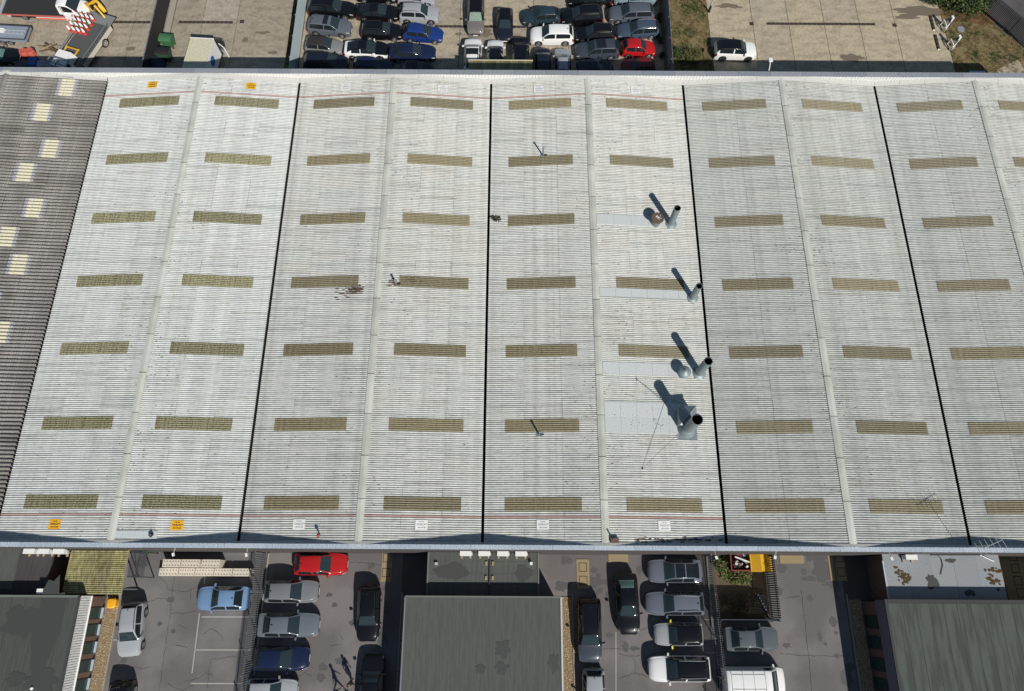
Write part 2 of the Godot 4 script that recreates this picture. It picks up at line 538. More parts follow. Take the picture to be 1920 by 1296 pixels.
# one slope of corrugated sheets from the eave (xa, ya) up to the ridge (xb, yb), laid in rows of lapped sheets
func corrugated(xa: float, ya: float, xb: float, yb: float, z0: float, z1: float, pitch: float, depth: float, laps: int, waves_per_sheet: int, stripe: Array, seed_: int, spread: float) -> ArrayMesh:
	var r := RandomNumberGenerator.new()
	r.seed = seed_
	var waves := int(round((z1 - z0) / pitch))
	var pv := PackedVector3Array()
	var pn := PackedVector3Array()
	var pc := PackedColorArray()
	var idx := PackedInt32Array()
	var slope := (yb - ya) / (xb - xa)
	# broad rounded crests and narrow grooves: (phase, height share, steepness share)
	var prof := [[0.0, -1.0], [0.08, -0.86], [0.16, -0.42], [0.24, 0.25], [0.33, 0.82], [0.5, 1.0], [0.67, 0.82], [0.76, 0.25], [0.84, -0.42], [0.92, -0.86]]
	var per := prof.size()
	for lap in laps:
		var worn := []
		for i in waves:
			worn.append(1.0 - spread * 6.0 * pow(r.randf(), 5.0))
		var w := 0
		while w < waves:
			var n := mini(waves_per_sheet, waves - w)
			var tone := 1.0 + r.randf_range(-spread, spread)
			var warm := r.randf_range(-0.012, 0.012)
			var jx := r.randf_range(-0.02, 0.02) if lap > 0 else 0.0
			var first := pv.size()
			var f0 := float(lap) / laps
			var f1 := float(lap + 1) / laps
			for q in n * per + 1:
				var cur: Array = prof[q % per]
				var nxt: Array = prof[(q + 1) % per]
				var prv: Array = prof[(q + per - 1) % per]
				var ph: float = q / per + cur[0]
				var z := z0 + (w + ph) * pitch
				var off: float = depth * 0.5 * cur[1]
				var nz: float = -depth * 0.5 * (nxt[1] - prv[1]) / (fposmod(nxt[0] - prv[0], 1.0) * pitch)
				var norm := Vector3(-slope, 1, nz).normalized()
				var col := Color(tone + warm, tone, tone - warm)
				var wi := w + int((q - 0.5) / per)
				var wt: float = worn[clampi(w + int((q - 0.5) / per), 0, waves - 1)]
				col = Color(col.r * wt, col.g * wt, col.b * wt * 0.995)
				if stripe.has(wi):
					col = Color(0.72, 0.47, 0.45)
				for e in 2:
					var f := (f0 if e == 0 else f1)
					var x := lerpf(xa, xb, f) + (jx * signf(xa - xb) if e == 0 else 0.0)
					var y := lerpf(ya, yb, f) + off + (0.014 if e == 0 and lap > 0 else 0.0)
					pv.append(Vector3(x, y, z))
					pn.append(norm)
					pc.append(col)
			for q in n * per:
				var i := first + q * 2
				if xb > xa:
					idx.append_array(PackedInt32Array([i, i + 1, i + 3, i, i + 3, i + 2]))
				else:
					idx.append_array(PackedInt32Array([i, i + 3, i + 1, i, i + 2, i + 3]))
			w += n
	var arr := []
	arr.resize(Mesh.ARRAY_MAX)
	arr[Mesh.ARRAY_VERTEX] = pv
	arr[Mesh.ARRAY_NORMAL] = pn
	arr[Mesh.ARRAY_COLOR] = pc
	arr[Mesh.ARRAY_INDEX] = idx
	var am := ArrayMesh.new()
	am.add_surface_from_arrays(Mesh.PRIMITIVE_TRIANGLES, arr)
	return am


func roof_y(x: float) -> float:
	var f := fposmod((x - VALLEY0) / BAY, 1.0)
	return lerpf(Y_VALLEY, Y_RIDGE, 1.0 - absf(f - 0.5) * 2.0)


func warehouse() -> void:
	var w := thing("warehouse", "long low warehouse under a white many-bayed corrugated roof with black valley gutters", "warehouse")
	var x_west := VALLEY0 - BAY - 0.3
	var x_east := VALLEY0 + BAY * 5 + 1.6
	var mid := (x_west + x_east) / 2
	var wide := x_east - x_west
	# outer walls
	bx("back_wall", Vector3(mid, 3.5, Z_BACK - 0.27), Vector3(wide, 7.0, 0.28), M.clad_wall, w)
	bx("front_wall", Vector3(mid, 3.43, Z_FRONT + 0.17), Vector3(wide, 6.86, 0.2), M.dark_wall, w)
	bx("end_wall", Vector3(x_east - 0.1, 3.4, (Z_BACK + Z_FRONT) / 2), Vector3(0.2, 6.8, Z_FRONT - Z_BACK - 0.3), M.clad_wall, w)
	bx("end_wall", Vector3(x_west + 0.1, 3.4, (Z_BACK + Z_FRONT) / 2), Vector3(0.2, 6.8, Z_FRONT - Z_BACK - 0.3), M.clad_wall, w)
	# slopes
	var waves := int(round((Z_FRONT - Z_BACK) / PITCH))
	var stripe_waves := [int((-44.25 - Z_BACK) / PITCH), int((-5.5 - Z_BACK) / PITCH)]
	for k in 5:
		var xv0 := VALLEY0 + BAY * k
		var xv1 := xv0 + BAY
		var xr := xv0 + BAY / 2
		var m: Material = M.roof_white if k == 0 else (M.roof_pale if k < 3 else M.roof_grey)
		var stripe: Array = stripe_waves if k < 3 else []
		var laps := 3 if k < 3 else 2
		put("roof_slope", corrugated(xv0 + (0.02 if k == 0 else 0.11), Y_VALLEY + 0.014, xr, Y_RIDGE, Z_BACK, Z_FRONT, PITCH, 0.078, laps, 6, stripe, 100 + k, 0.035), m, w)
		put("roof_slope", corrugated(xv1 - 0.11, Y_VALLEY + 0.014, xr, Y_RIDGE, Z_BACK, Z_FRONT, PITCH, 0.078, laps, 6, stripe, 200 + k, 0.035), m, w)
		# ridge capping, one piece after another, alternately lapping
		var n := 13
		var step := (Z_FRONT - Z_BACK) / n
		for i in n:
			var st := begin()
			var z0 := Z_BACK + step * i
			var z1 := z0 + step
			var up := 0.012 if i % 2 else 0.0
			var hw := 0.28
			var yr := Y_RIDGE + 0.065 + up
			var ye := yr - 0.028
			z0 -= 0.03 if i % 2 else -0.012
			z1 += 0.03 if i % 2 else -0.012
			for s in [-1.0, 1.0]:
				quad(st, Vector3(xr, yr + 0.02, z0), Vector3(xr + s * 0.09, yr + 0.008, z0), Vector3(xr + s * 0.09, yr + 0.008, z1), Vector3(xr, yr + 0.02, z1))
				quad(st, Vector3(xr + s * 0.09, yr + 0.008, z0), Vector3(xr + s * hw, ye, z0), Vector3(xr + s * hw, ye, z1), Vector3(xr + s * 0.09, yr + 0.008, z1))
				quad(st, Vector3(xr + s * hw, ye, z0), Vector3(xr + s * hw, ye - 0.03, z0), Vector3(xr + s * hw, ye - 0.03, z1), Vector3(xr + s * hw, ye, z1))
			for z in [z0, z1]:
				for s in [-1.0, 1.0]:
					quad(st, Vector3(xr, yr + 0.02, z), Vector3(xr + s * 0.09, yr + 0.008, z), Vector3(xr + s * hw, ye, z), Vector3(xr + s * hw, ye - 0.03, z))
			obj("ridge_cap", st, M["ridge_%d" % (i * 5 % 3)], w)
			if i:
				st = begin()
				for s in [-1.0, 1.0]:
					quad(st, Vector3(xr, Y_RIDGE + 0.104, Z_BACK + step * i - 0.03), Vector3(xr + s * 0.285, Y_RIDGE + 0.062, Z_BACK + step * i - 0.03), Vector3(xr + s * 0.285, Y_RIDGE + 0.062, Z_BACK + step * i + 0.03), Vector3(xr, Y_RIDGE + 0.104, Z_BACK + step * i + 0.03))
				obj("cap_joint", st, M.joint_seal, w)
	# valley gutters
	for k in range(1, 5):
		var xv := VALLEY0 + BAY * k
		var st := begin()
		var zc := (Z_BACK + Z_FRONT) / 2
		var ln := Z_FRONT - Z_BACK - 0.1
		block(st, Vector3(xv, Y_VALLEY - 0.42, zc), Vector3(0.36, 0.02, ln))
		block(st, Vector3(xv - 0.17, Y_VALLEY - 0.22, zc), Vector3(0.02, 0.38, ln))
		block(st, Vector3(xv + 0.17, Y_VALLEY - 0.22, zc), Vector3(0.02, 0.38, ln))
		obj("valley_gutter", st, M.gutter, w)
	# rooflights
	for k in 5:
		for s in 2:
			var xa := VALLEY0 + BAY * k + (1.68 if s == 0 else BAY / 2 + 1.72)
			var mesh_key := "rooflight%d" % s
			if not mesh_cache.has(mesh_key):
				var rise := 0.775 / (BAY / 2 - 0.06)
				var half := 2.9
				mesh_cache[mesh_key] = corrugated(-half, -half * rise, half, half * rise, -3 * PITCH, 3 * PITCH, PITCH, 0.078, 2, 6, [], 5, 0.05) if s == 0 else corrugated(half, -half * rise, -half, half * rise, -3 * PITCH, 3 * PITCH, PITCH, 0.078, 2, 6, [], 6, 0.05)
			for row in 7:
				if k == 4 and s == 1 and row > 2 or k == 2 and s == 1 and (row == 2 or row == 5):
					continue
				var zc := -43.2 + 6.12 * row
				var wi := int(round((zc - 3 * PITCH - Z_BACK) / PITCH))
				var zz := Z_BACK + wi * PITCH + 3 * PITCH
				var xc := xa + 2.9 + rng.randf_range(-0.06, 0.06)
				var kind := "rooflight_mossy" if k == 0 else ("rooflight_dark" if rng.randf() < (0.75 if k > 2 else 0.3) else "rooflight_tan")
				put("rooflight", mesh_cache[mesh_key], M[kind + str(rng.randi() % 3)], w, Vector3(xc, roof_y(xc) + 0.045, zz))
	# brown bay on the left
	var xb1 := VALLEY0
	var xbr := VALLEY0 - BAY / 2
	put("brown_roof_slope", corrugated(xb1 - 0.02, Y_VALLEY + 0.14, xbr, Y_RIDGE + 0.12, Z_BACK, Z_FRONT, 0.325, 0.17, 3, 4, [], 301, 0.055), M.roof_brown, w)
	put("brown_roof_slope", corrugated(VALLEY0 - BAY + 0.1, Y_VALLEY + 0.14, xbr, Y_RIDGE + 0.12, Z_BACK, Z_FRONT, 0.325, 0.17, 3, 4, [], 302, 0.055), M.roof_brown, w)
	for i in 12:
		var step := (Z_FRONT - Z_BACK) / 12
		var st := begin()
		for s in [-1.0, 1.0]:
			quad(st, Vector3(xbr, Y_RIDGE + 0.22, Z_BACK + step * i + 0.01), Vector3(xbr + s * 0.3, Y_RIDGE + 0.15, Z_BACK + step * i + 0.01), Vector3(xbr + s * 0.3, Y_RIDGE + 0.15, Z_BACK + step * (i + 1) - 0.01), Vector3(xbr, Y_RIDGE + 0.22, Z_BACK + step * (i + 1) - 0.01))
		obj("ridge_cap", st, M.roof_brown, w)
	var rise_b := 0.765 / (BAY / 2)
	var cream := corrugated(0.62, -0.62 * rise_b, -0.62, 0.62 * rise_b, -0.975, 0.975, 0.325, 0.17, 1, 9, [], 7, 0.03)
	var band := corrugated(0.13, -0.13 * rise_b, -0.13, 0.13 * rise_b, -0.975, 0.975, 0.325, 0.17, 1, 9, [], 8, 0.03)
	var cream_z := [-44.7, -41.95, -38.15, -35.42, -31.76, -29.0, -26.19, -22.9, -20.2, -17.2]
	for i in cream_z.size():
		var xc := -42.14 if i % 2 == 0 else -43.72
		var wi: int = int(round((cream_z[i] - 0.975 - Z_BACK) / 0.325))
		var zz := Z_BACK + wi * 0.325 + 0.975
		var yy := Y_VALLEY + 0.14 + (VALLEY0 - xc) * rise_b + 0.03
		put("cream_rooflight", cream, M.cream_sheet, w, Vector3(xc, yy, zz))
		for s in [-1.0, 1.0]:
			put("rooflight_edge", band, M.pale_blue_sheet, w, Vector3(xc + s * 0.76, yy - 0.008 - s * 0.76 * rise_b, zz))
	# parapets: coping pieces, the ribbed white inner face behind, zigzag lead flashing
	var piece := 3.02
	var count := int(wide / piece)
	for i in count:
		var xc := x_west + piece * (i + 0.5)
		bx("back_coping", Vector3(xc, 7.10, Z_BACK - 0.22 + 0.004 * (i % 2)), Vector3(piece - 0.018, 0.07 + 0.006 * (i % 2), 0.52), M["back_coping_%d" % (i * 7 % 3)], w)
		bx("front_coping", Vector3(xc, 6.92, Z_FRONT + 0.17 + 0.004 * (i % 2)), Vector3(piece - 0.018, 0.07 + 0.006 * (i % 2), 0.34), M["coping_%d" % (i * 5 % 3)], w)
	var st_in := begin()
	var ribs := int(wide / 0.3)
	for i in ribs:
		var x := x_west + 0.3 * i
		for q in [[0.0, 0.14, 0.03, 0.03], [0.14, 0.17, 0.03, 0.0], [0.17, 0.27, 0.0, 0.0], [0.27, 0.3, 0.0, 0.03]]:
			quad(st_in, Vector3(x + q[0], 5.9, Z_BACK - 0.1 + q[2]), Vector3(x + q[0], 7.07, Z_BACK - 0.1 + q[2]), Vector3(x + q[1], 7.07, Z_BACK - 0.1 + q[3]), Vector3(x + q[1], 5.9, Z_BACK - 0.1 + q[3]))
	var inner := obj("parapet_lining", st_in, M.white_sheet, w)
	inner.set_meta("kind", "stuff")
	for k in range(-1, 5):
		for s in 2:
			var x0 := VALLEY0 + BAY * k + BAY / 2 * s
			for i in 4:
				var xa := x0 + BAY / 8 * i + 0.008
				var xb := x0 + BAY / 8 * (i + 1) - 0.008
				var ya := roof_y(xa + 0.0001) + 0.05 + (0.12 if k == -1 else 0.0)
				var yb := roof_y(xb - 0.0001) + 0.05 + (0.12 if k == -1 else 0.0)
				var st := begin()
				quad(st, Vector3(xa, ya + 0.14, Z_BACK - 0.065), Vector3(xb, yb + 0.14, Z_BACK - 0.065), Vector3(xb, yb + 0.12, Z_BACK + 0.01), Vector3(xa, ya + 0.12, Z_BACK + 0.01))
				quad(st, Vector3(xa, ya + 0.12, Z_BACK + 0.01), Vector3(xb, yb + 0.12, Z_BACK + 0.01), Vector3(xb, yb, Z_BACK + 0.3), Vector3(xa, ya, Z_BACK + 0.3))
				quad(st, Vector3(xa, ya, Z_BACK + 0.3), Vector3(xb, yb, Z_BACK + 0.3), Vector3(xb, yb - 0.04, Z_BACK + 0.3), Vector3(xa, ya - 0.04, Z_BACK + 0.3))
				obj("back_flashing", st, M.lead_pale, w)
				st = begin()
				quad(st, Vector3(xa, ya + 0.02, Z_FRONT - 0.22), Vector3(xb, yb + 0.02, Z_FRONT - 0.22), Vector3(xb, yb + 0.1, Z_FRONT + 0.04), Vector3(xa, ya + 0.1, Z_FRONT + 0.04))
				quad(st, Vector3(xa, ya + 0.02, Z_FRONT - 0.22), Vector3(xb, yb + 0.02, Z_FRONT - 0.22), Vector3(xb, yb - 0.03, Z_FRONT - 0.22), Vector3(xa, ya - 0.03, Z_FRONT - 0.22))
				quad(st, Vector3(xa, ya + 0.1, Z_FRONT + 0.04), Vector3(xb, yb + 0.1, Z_FRONT + 0.04), Vector3(xb, 6.89, Z_FRONT + 0.06), Vector3(xa, 6.89, Z_FRONT + 0.06))
				obj("front_flashing", st, M.lead_pale, w)
	# flat flashing sheets that lead from the ridge to the flues
	for f in [[-30.83, 0.98, 7.6, 5], [-23.90, 0.80, 8.1, 6], [-17.21, 1.02, 8.1, 6], [-13.14, 2.5, 6.4, 5]]:
		var xr: float = VALLEY0 + BAY * 2.5 + 0.3
		var n: int = f[3]
		for i in n:
			var xa: float = xr + f[2] * i / n + 0.006
			var xb: float = xr + f[2] * (i + 1) / n - 0.006
			var rows := 2 if f[1] > 2.0 else 1
			for q in rows:
				var dz: float = f[1] / rows
				var z0: float = f[0] - f[1] / 2 + dz * q + 0.004
				var st := begin()
				var lift := 0.05 + 0.004 * ((i + q) % 2)
				quad(st, Vector3(xa, roof_y(xa) + lift, z0), Vector3(xb, roof_y(xb) + lift, z0), Vector3(xb, roof_y(xb) + lift, z0 + dz - 0.008), Vector3(xa, roof_y(xa) + lift, z0 + dz - 0.008))
				for zz in [z0, z0 + dz - 0.008]:
					quad(st, Vector3(xa, roof_y(xa) + lift, zz), Vector3(xb, roof_y(xb) + lift, zz), Vector3(xb, roof_y(xb) + lift - 0.05, zz), Vector3(xa, roof_y(xa) + lift - 0.05, zz))
				obj("flashing_sheet", st, M["flash_%d" % ((i * 3 + q) % 3)], w)
	# small dirt and moss lodged in the troughs
	var clump := FastNoiseLite.new()
	clump.seed = 17
	clump.frequency = 0.16
	var places := []
	var tints := []
	for i in 3600:
		var bay := rng.randi_range(0, 4)
		var x := VALLEY0 + BAY * (bay + rng.randf())
		var z := Z_BACK + PITCH * rng.randi_range(3, waves - 3)
		var ln := rng.randf_range(0.05, 0.22)
		if i > 500:
			# clusters beside the ridges, where dirt washes down from the capping
			x = VALLEY0 + BAY * (bay + 0.5) + (0.3 + 2.6 * pow(rng.randf(), 1.6)) * (1 if rng.randf() < 0.6 else -1)
			if clump.get_noise_2d(x * 0.5, z * 1.2 + bay * 40.0) < 0.02:
				continue
		var f := fposmod((x - VALLEY0) / BAY, 1.0)
		if f < 0.02 or f > 0.98 or absf(f - 0.5) < 0.016:
			continue
		places.append(Transform3D(Basis(Vector3(0, 0, 1), 0.084 if f < 0.5 else -0.084).scaled(Vector3(ln, 0.03, rng.randf_range(0.03, 0.07))), Vector3(x, roof_y(x) - 0.012 + rng.randf_range(0.0, 0.03), z + rng.randf_range(-0.04, 0.04))))
		tints.append(Color(1, 1, 1).lerp(Color(3.2, 3.0, 2.8), rng.randf()))
	# thicker dark patches: below a rooflight, beside a valley and along the front eave
	for spot in [[Vector3(-13.11, 6.70, -23.95), 0.42, 0.28, 80], [Vector3(-13.69, 6.70, -23.94), 0.9, 0.3, 24], [Vector3(-8.38, 6.60, -24.91), 0.7, 0.3, 22], [Vector3(-9.98, 6.95, -24.73), 0.35, 0.2, 16], [Vector3(-14.36, 6.60, -23.59), 0.7, 0.4, 14], [Vector3(13.67, 6.20, -3.89), 2.6, 0.12, 40], [Vector3(10.00, 6.60, -3.84), 1.2, 0.15, 14]]:
		for i in spot[3]:
			var x: float = spot[0].x + rng.randfn() * spot[1] * 0.6
			var wi: float = round((spot[0].z + rng.randfn() * spot[2] * 0.6 - Z_BACK) / PITCH)
			var f := fposmod((x - VALLEY0) / BAY, 1.0)
			if f < 0.015 or f > 0.985:
				continue
			places.append(Transform3D(Basis(Vector3(0, 0, 1), 0.084 if f < 0.5 else -0.084).scaled(Vector3(rng.randf_range(0.1, 0.55), 0.06, rng.randf_range(0.05, 0.13))), Vector3(x, roof_y(x) + 0.035, Z_BACK + (wi + rng.randf_range(-0.3, 0.3)) * PITCH)))
			tints.append(Color(1.5, 0.95, 0.75))
	for i in 46:
		var c: Vector3 = Vector3(10.89, 6.60, -13.10)
		var x := c.x + rng.randfn() * 0.9
		places.append(Transform3D(Basis(Vector3(0, 0, 1), -0.084).scaled(Vector3(rng.randf_range(0.05, 0.18), 0.03, rng.randf_range(0.05, 0.14))), Vector3(x, roof_y(x) + 0.04, c.z + rng.randf_range(-0.9, 0.9))))
		tints.append(Color(0.8, 0.75, 0.7))
	var dirt_mesh := SphereMesh.new()
	dirt_mesh.radius = 0.5
	dirt_mesh.height = 1.0
	dirt_mesh.radial_segments = 8
	dirt_mesh.rings = 4
	stuff("roof_dirt", dirt_mesh, M.dirt, places, w, tints)


func roof_sign(px: Vector3, white: bool, label: String) -> void:
	var y := roof_y(px.x)
	var f := fposmod((px.x - VALLEY0) / BAY, 1.0)
	var t := thing("roof_sign", label, "sign", Vector3(px.x, y + 0.06, px.z), 0.0, "warning signs fixed to the roof")
	t.rotation.z = 0.084 if f < 0.5 else -0.084
	bx("sign_plate", Vector3.ZERO, Vector3(0.92, 0.012, 0.72), M.white_paint if white else M.sign_yellow, t)
	var ink: Material = M.grey_ink if white else M.black_plastic
	var k := 0
	for row in [[0.42, -0.22, 0.06], [0.70, -0.06, 0.05], [0.62, 0.02, 0.05], [0.5, 0.2, 0.07]]:
		# lines of print too small to read in the photograph, as short word-length strokes
		var x: float = -row[0] / 2
		while x < row[0] / 2:
			var wl := 0.06 + 0.05 * ((k * 7) % 3)
			bx("print_stroke", Vector3(x + wl / 2, 0.009, row[1]), Vector3(wl, 0.004, row[2]), ink, t)
			x += wl + 0.03
			k += 1
	for sx in [-0.43, 0.43]:
		for sz in [-0.33, 0.33]:
			bx("fixing", Vector3(sx, -0.02, sz), Vector3(0.03, 0.05, 0.03), M.steel, t)


func flue(label: String, base: Vector3, h: float, r: float) -> Node3D:
	var t := thing("flue_pipe", label, "chimney", Vector3(base.x, roof_y(base.x), base.z), 0.0, "steel flues standing on the roof")
	var st := begin()
	lathe(st, [Vector2(r, -0.3), Vector2(r, h * 0.36), Vector2(r + 0.012, h * 0.36), Vector2(r + 0.012, h * 0.38), Vector2(r, h * 0.38), Vector2(r, h * 0.7), Vector2(r + 0.012, h * 0.7), Vector2(r + 0.012, h * 0.72), Vector2(r, h * 0.72), Vector2(r, h - 0.03), Vector2(r + 0.015, h - 0.03), Vector2(r + 0.015, h), Vector2(r - 0.02, h)], Vector3.ZERO, 28)
	obj("pipe", st, M.galvanised, t)
	st = begin()
	lathe(st, [Vector2(r - 0.02, h), Vector2(r - 0.02, 0.5), Vector2(0, 0.5)], Vector3.ZERO, 28)
	obj("sooty_lining", st, M.soot, t)
	st = begin()
	lathe(st, [Vector2(r + 0.26, 0.0), Vector2(r + 0.24, 0.05), Vector2(r + 0.03, 0.16), Vector2(r + 0.005, 0.17)], Vector3(0, 0.02, 0), 28)
	obj("base_skirt", st, M.galvanised, t)
	return t


func rooftop_things() -> void:
	roof_sign(Vector3(-34.16, 6.60, -45.19), false, "yellow warning sign at the back eave of the slope beside the brown roof")
	roof_sign(Vector3(-24.83, 6.60, -45.13), false, "yellow warning sign at the back eave just left of the first black gutter")
	roof_sign(Vector3(-34.19, 6.60, -4.75), false, "yellow warning sign at the front eave of the slope beside the brown roof")
	roof_sign(Vector3(-25.01, 6.60, -4.72), false, "yellow warning sign at the front eave just left of the first black gutter")
	roof_sign(Vector3(-15.86, 6.60, -45.07), true, "white notice at the back eave just right of the first black gutter")
	roof_sign(Vector3(-6.68, 6.60, -44.95), true, "white notice at the back eave just left of the second black gutter")
	roof_sign(Vector3(2.38, 6.60, -44.95), true, "white notice at the back eave just right of the second black gutter")
	roof_sign(Vector3(11.54, 6.60, -44.89), true, "white notice at the back eave just left of the third black gutter")
	roof_sign(Vector3(-15.89, 6.60, -4.85), true, "white notice at the front eave just right of the first black gutter")
	roof_sign(Vector3(-6.71, 6.60, -4.86), true, "white notice at the front eave just left of the second black gutter")
	roof_sign(Vector3(2.39, 6.60, -4.91), true, "white notice at the front eave just right of the second black gutter")
	roof_sign(Vector3(11.50, 6.60, -4.89), true, "white notice at the front eave just left of the third black gutter")
	flue("open grey flue beside the rusty mushroom cowl", Vector3(13.88, 6.40, -30.70), 2.68, 0.28)
	flue("slim grey flue at the end of the second flashing strip", Vector3(15.21, 6.25, -23.69), 2.4, 0.265)
	flue("tall grey flue beside the pointed grey cowl", Vector3(15.18, 6.25, -17.03), 3.05, 0.335)
	var big := flue("widest grey flue, guyed with thin wires, beside the pyramid hood", Vector3(13.78, 6.35, -12.28), 3.5, 0.42)
	var st := begin()
	lathe(st, [Vector2(0.72, 0.06), Vector2(0.62, 0.3), Vector2(0.45, 0.62), Vector2(0.40, 0.66)], Vector3.ZERO, 28)
	obj("weather_skirt", st, M.galvanised, big)
	bx("base_plate", Vector3(0, 0.07, 0), Vector3(1.62, 0.06, 1.62), M.galvanised, big)
	for a in [Vector3(10.04, 6.70, -16.32), Vector3(10.09, 6.70, -9.17)]:
		var anchor: Vector3 = a
		anchor.y = roof_y(anchor.x) + 0.05
		st = begin()
		bar(st, Vector3(-0.3, 2.3, 0), anchor - big.position, 0.022)
		obj("guy_wire", st, M.black_plastic, big)
		bx("wire_anchor", anchor - big.position, Vector3(0.1, 0.08, 0.1), M.black_plastic, big)
	# cowls
	var p: Vector3 = Vector3(12.52, 6.40, -30.69)
	var t := thing("mushroom_cowl", "rusty brown mushroom cowl on a short white stack", "roof vent", Vector3(p.x, roof_y(p.x), p.z))
	cyl("stack", Vector3.ZERO, 0.40, 0.40, 0.85, M.galvanised, t, 24)
	st = begin()
	lathe(st, [Vector2(0.40, 0.85), Vector2(0.54, 0.82), Vector2(0.57, 0.90), Vector2(0.54, 0.98), Vector2(0.46, 1.0), Vector2(0.43, 0.97), Vector2(0.1, 0.98), Vector2(0.0, 1.0)], Vector3.ZERO, 28)
	obj("cowl", st, M.rust, t)
	for i in 16:
		var a := rng.randf() * TAU
		var rr := rng.randf() * 0.26
		var s := SphereMesh.new()
		s.radius = 0.035
		s.height = 0.05
		put("pale_pebble", s, M.white_paint, t, Vector3(cos(a) * rr + 0.05, 1.0, sin(a) * rr))
	p = Vector3(13.83, 6.40, -16.84)
	t = thing("pointed_cowl", "grey pointed cowl with a small knob on top", "roof vent", Vector3(p.x, roof_y(p.x), p.z))
	cyl("stack", Vector3.ZERO, 0.36, 0.36, 0.8, M.galvanised, t, 24)
	st = begin()
	lathe(st, [Vector2(0.50, 0.66), Vector2(0.52, 0.80), Vector2(0.40, 0.93), Vector2(0.15, 1.07), Vector2(0.06, 1.10), Vector2(0.05, 1.2), Vector2(0.0, 1.22)], Vector3.ZERO, 28)
	obj("cowl", st, M.galvanised, t)
	for i in 8:
		var a := TAU * i / 8
		var s2 := begin()
		bar(s2, Vector3(cos(a) * 0.5, 0.815, sin(a) * 0.5), Vector3(cos(a) * 0.12, 1.085, sin(a) * 0.12), 0.02)
		obj("cowl_seam", s2, M.galvanised, t)
	p = Vector3(13.70, 6.40, -12.95)
	t = thing("ventilation_hood", "square steel ventilation hood with a pyramid top behind the widest flue", "roof vent", Vector3(p.x, roof_y(p.x), p.z - 0.2))
	bx("housing", Vector3(0, 0.55, 0), Vector3(1.3, 1.3, 1.3), M.galvanised, t)
	for k in 4:
		st = begin()
		var c := [Vector3(-0.7, 1.2, -0.78), Vector3(0.7, 1.2, -0.78), Vector3(0.7, 1.2, 0.78), Vector3(-0.7, 1.2, 0.78)]
		var a: Vector3 = c[k]
		var b: Vector3 = c[(k + 1) % 4]
		var top := Vector3(0, 1.66, 0)
		for v in [a, b, top]:
			st.add_vertex(v)
		quad(st, a, b, b - Vector3(0, 0.12, 0), a - Vector3(0, 0.12, 0))
		obj("hood_face", st, M.galvanised, t)
		st = begin()
		bar(st, a, top, 0.035)
		obj("hood_seam", st, M.steel_bright, t)
	# thin vent pipes
	for v in [[Vector3(2.71, 6.60, -37.54), 1.25, 0.07, "thin grey vent pipe with a bracket just above a rooflight"], [Vector3(-9.79, 6.95, -24.54), 0.8, 0.08, "stubby grey vent pipe with rust at its foot beside the ridge"], [Vector3(2.17, 6.60, -11.77), 1.0, 0.07, "thin grey vent pipe on the lower edge of a rooflight"]]:
		p = v[0]
		t = thing("vent_pipe", v[3], "vent pipe", Vector3(p.x, roof_y(p.x), p.z))
		cyl("pipe", Vector3.ZERO, v[2], v[2], v[1], M.galvanised, t, 12)
		cyl("cap", Vector3(0, v[1], 0), v[2] * 1.5, v[2] * 0.6, 0.1, M.steel, t, 12)
		bx("foot_plate", Vector3(0.05, 0.04, 0.02), Vector3(0.5, 0.04, 0.3), M.rust if v[1] < 0.9 else M.galvanised, t)
		bx("bracket", Vector3(0.22, 0.12, 0.0), Vector3(0.34, 0.05, 0.06), M.black_plastic, t)
	# red-capped vent and its patch near the front eave
	p = Vector3(-14.19, 6.70, -4.00)
	t = thing("capped_vent", "short vent with a round red cap near the front eave", "roof vent", Vector3(p.x, roof_y(p.x), p.z))
	cyl("stem", Vector3.ZERO, 0.06, 0.06, 0.55, M.steel, t, 10)
	var ball := SphereMesh.new()
	ball.radius = 0.13
	ball.height = 0.22
	put("cap", ball, M.red_dull, t, Vector3(0, 0.6, 0))
	bx("patch_sheet", Vector3(1.3, 0.06, 0.08), Vector3(3.2, 0.02, 0.42), M.flash_1, t).rotation.z = 0.084
	p = Vector3(-26.70, 6.80, -4.00)
	t = thing("diamond_vent", "black diamond-shaped vent cap on a pale patch by the front eave", "roof vent", Vector3(p.x, roof_y(p.x), p.z))
	bx("patch_sheet", Vector3(-1.1, 0.16, 0), Vector3(3.0, 0.02, 0.55), M.flash_1, t).rotation.z = -0.084
	bx("cap", Vector3(0, 0.2, 0), Vector3(0.26, 0.16, 0.26), M.black_plastic, t, PI / 4)
	bx("knob", Vector3(0, 0.3, 0), Vector3(0.1, 0.06, 0.1), M.steel, t, PI / 4)
	p = Vector3(7.66, 6.90, -3.88)
	t = thing("rusty_roof_box", "rusty brown box with a tilted stub pipe at the front eave", "roof vent", Vector3(p.x, roof_y(p.x), p.z))
	bx("box", Vector3(0, 0.15, 0.1), Vector3(0.6, 0.3, 0.36), M.rust, t)
	st = begin()
	tube(st, [Vector3(-0.1, 0.3, 0.05), Vector3(-0.16, 0.75, -0.05)], 0.06, 10)
	obj("stub_pipe", st, M.rust, t)
	# weeds growing in the second gutter
	p = Vector3(-1.48, 6.15, -31.17)
	t = thing("gutter_weed", "dark weed clump growing out of the second black gutter", "weed", Vector3(p.x, roof_y(p.x), p.z))
	leaves(t, "foliage", Vector3(0.0, 0.06, 0), Vector3(0.5, 0.16, 0.5), 420, 0.09, 71, [Color(0.055, 0.045, 0.02), Color(0.09, 0.075, 0.03), Color(0.03, 0.03, 0.012)])
	cyl("stem", Vector3(0, -0.2, 0), 0.02, 0.01, 0.3, M.dirt, t, 6)
	# television aerial at the right of the front parapet
	p = Vector3(33.59, 7.10, -3.41)
	t = thing("tv_aerial", "television aerial on a thin mast at the right end of the front parapet", "aerial", Vector3(p.x, 6.9, p.z))
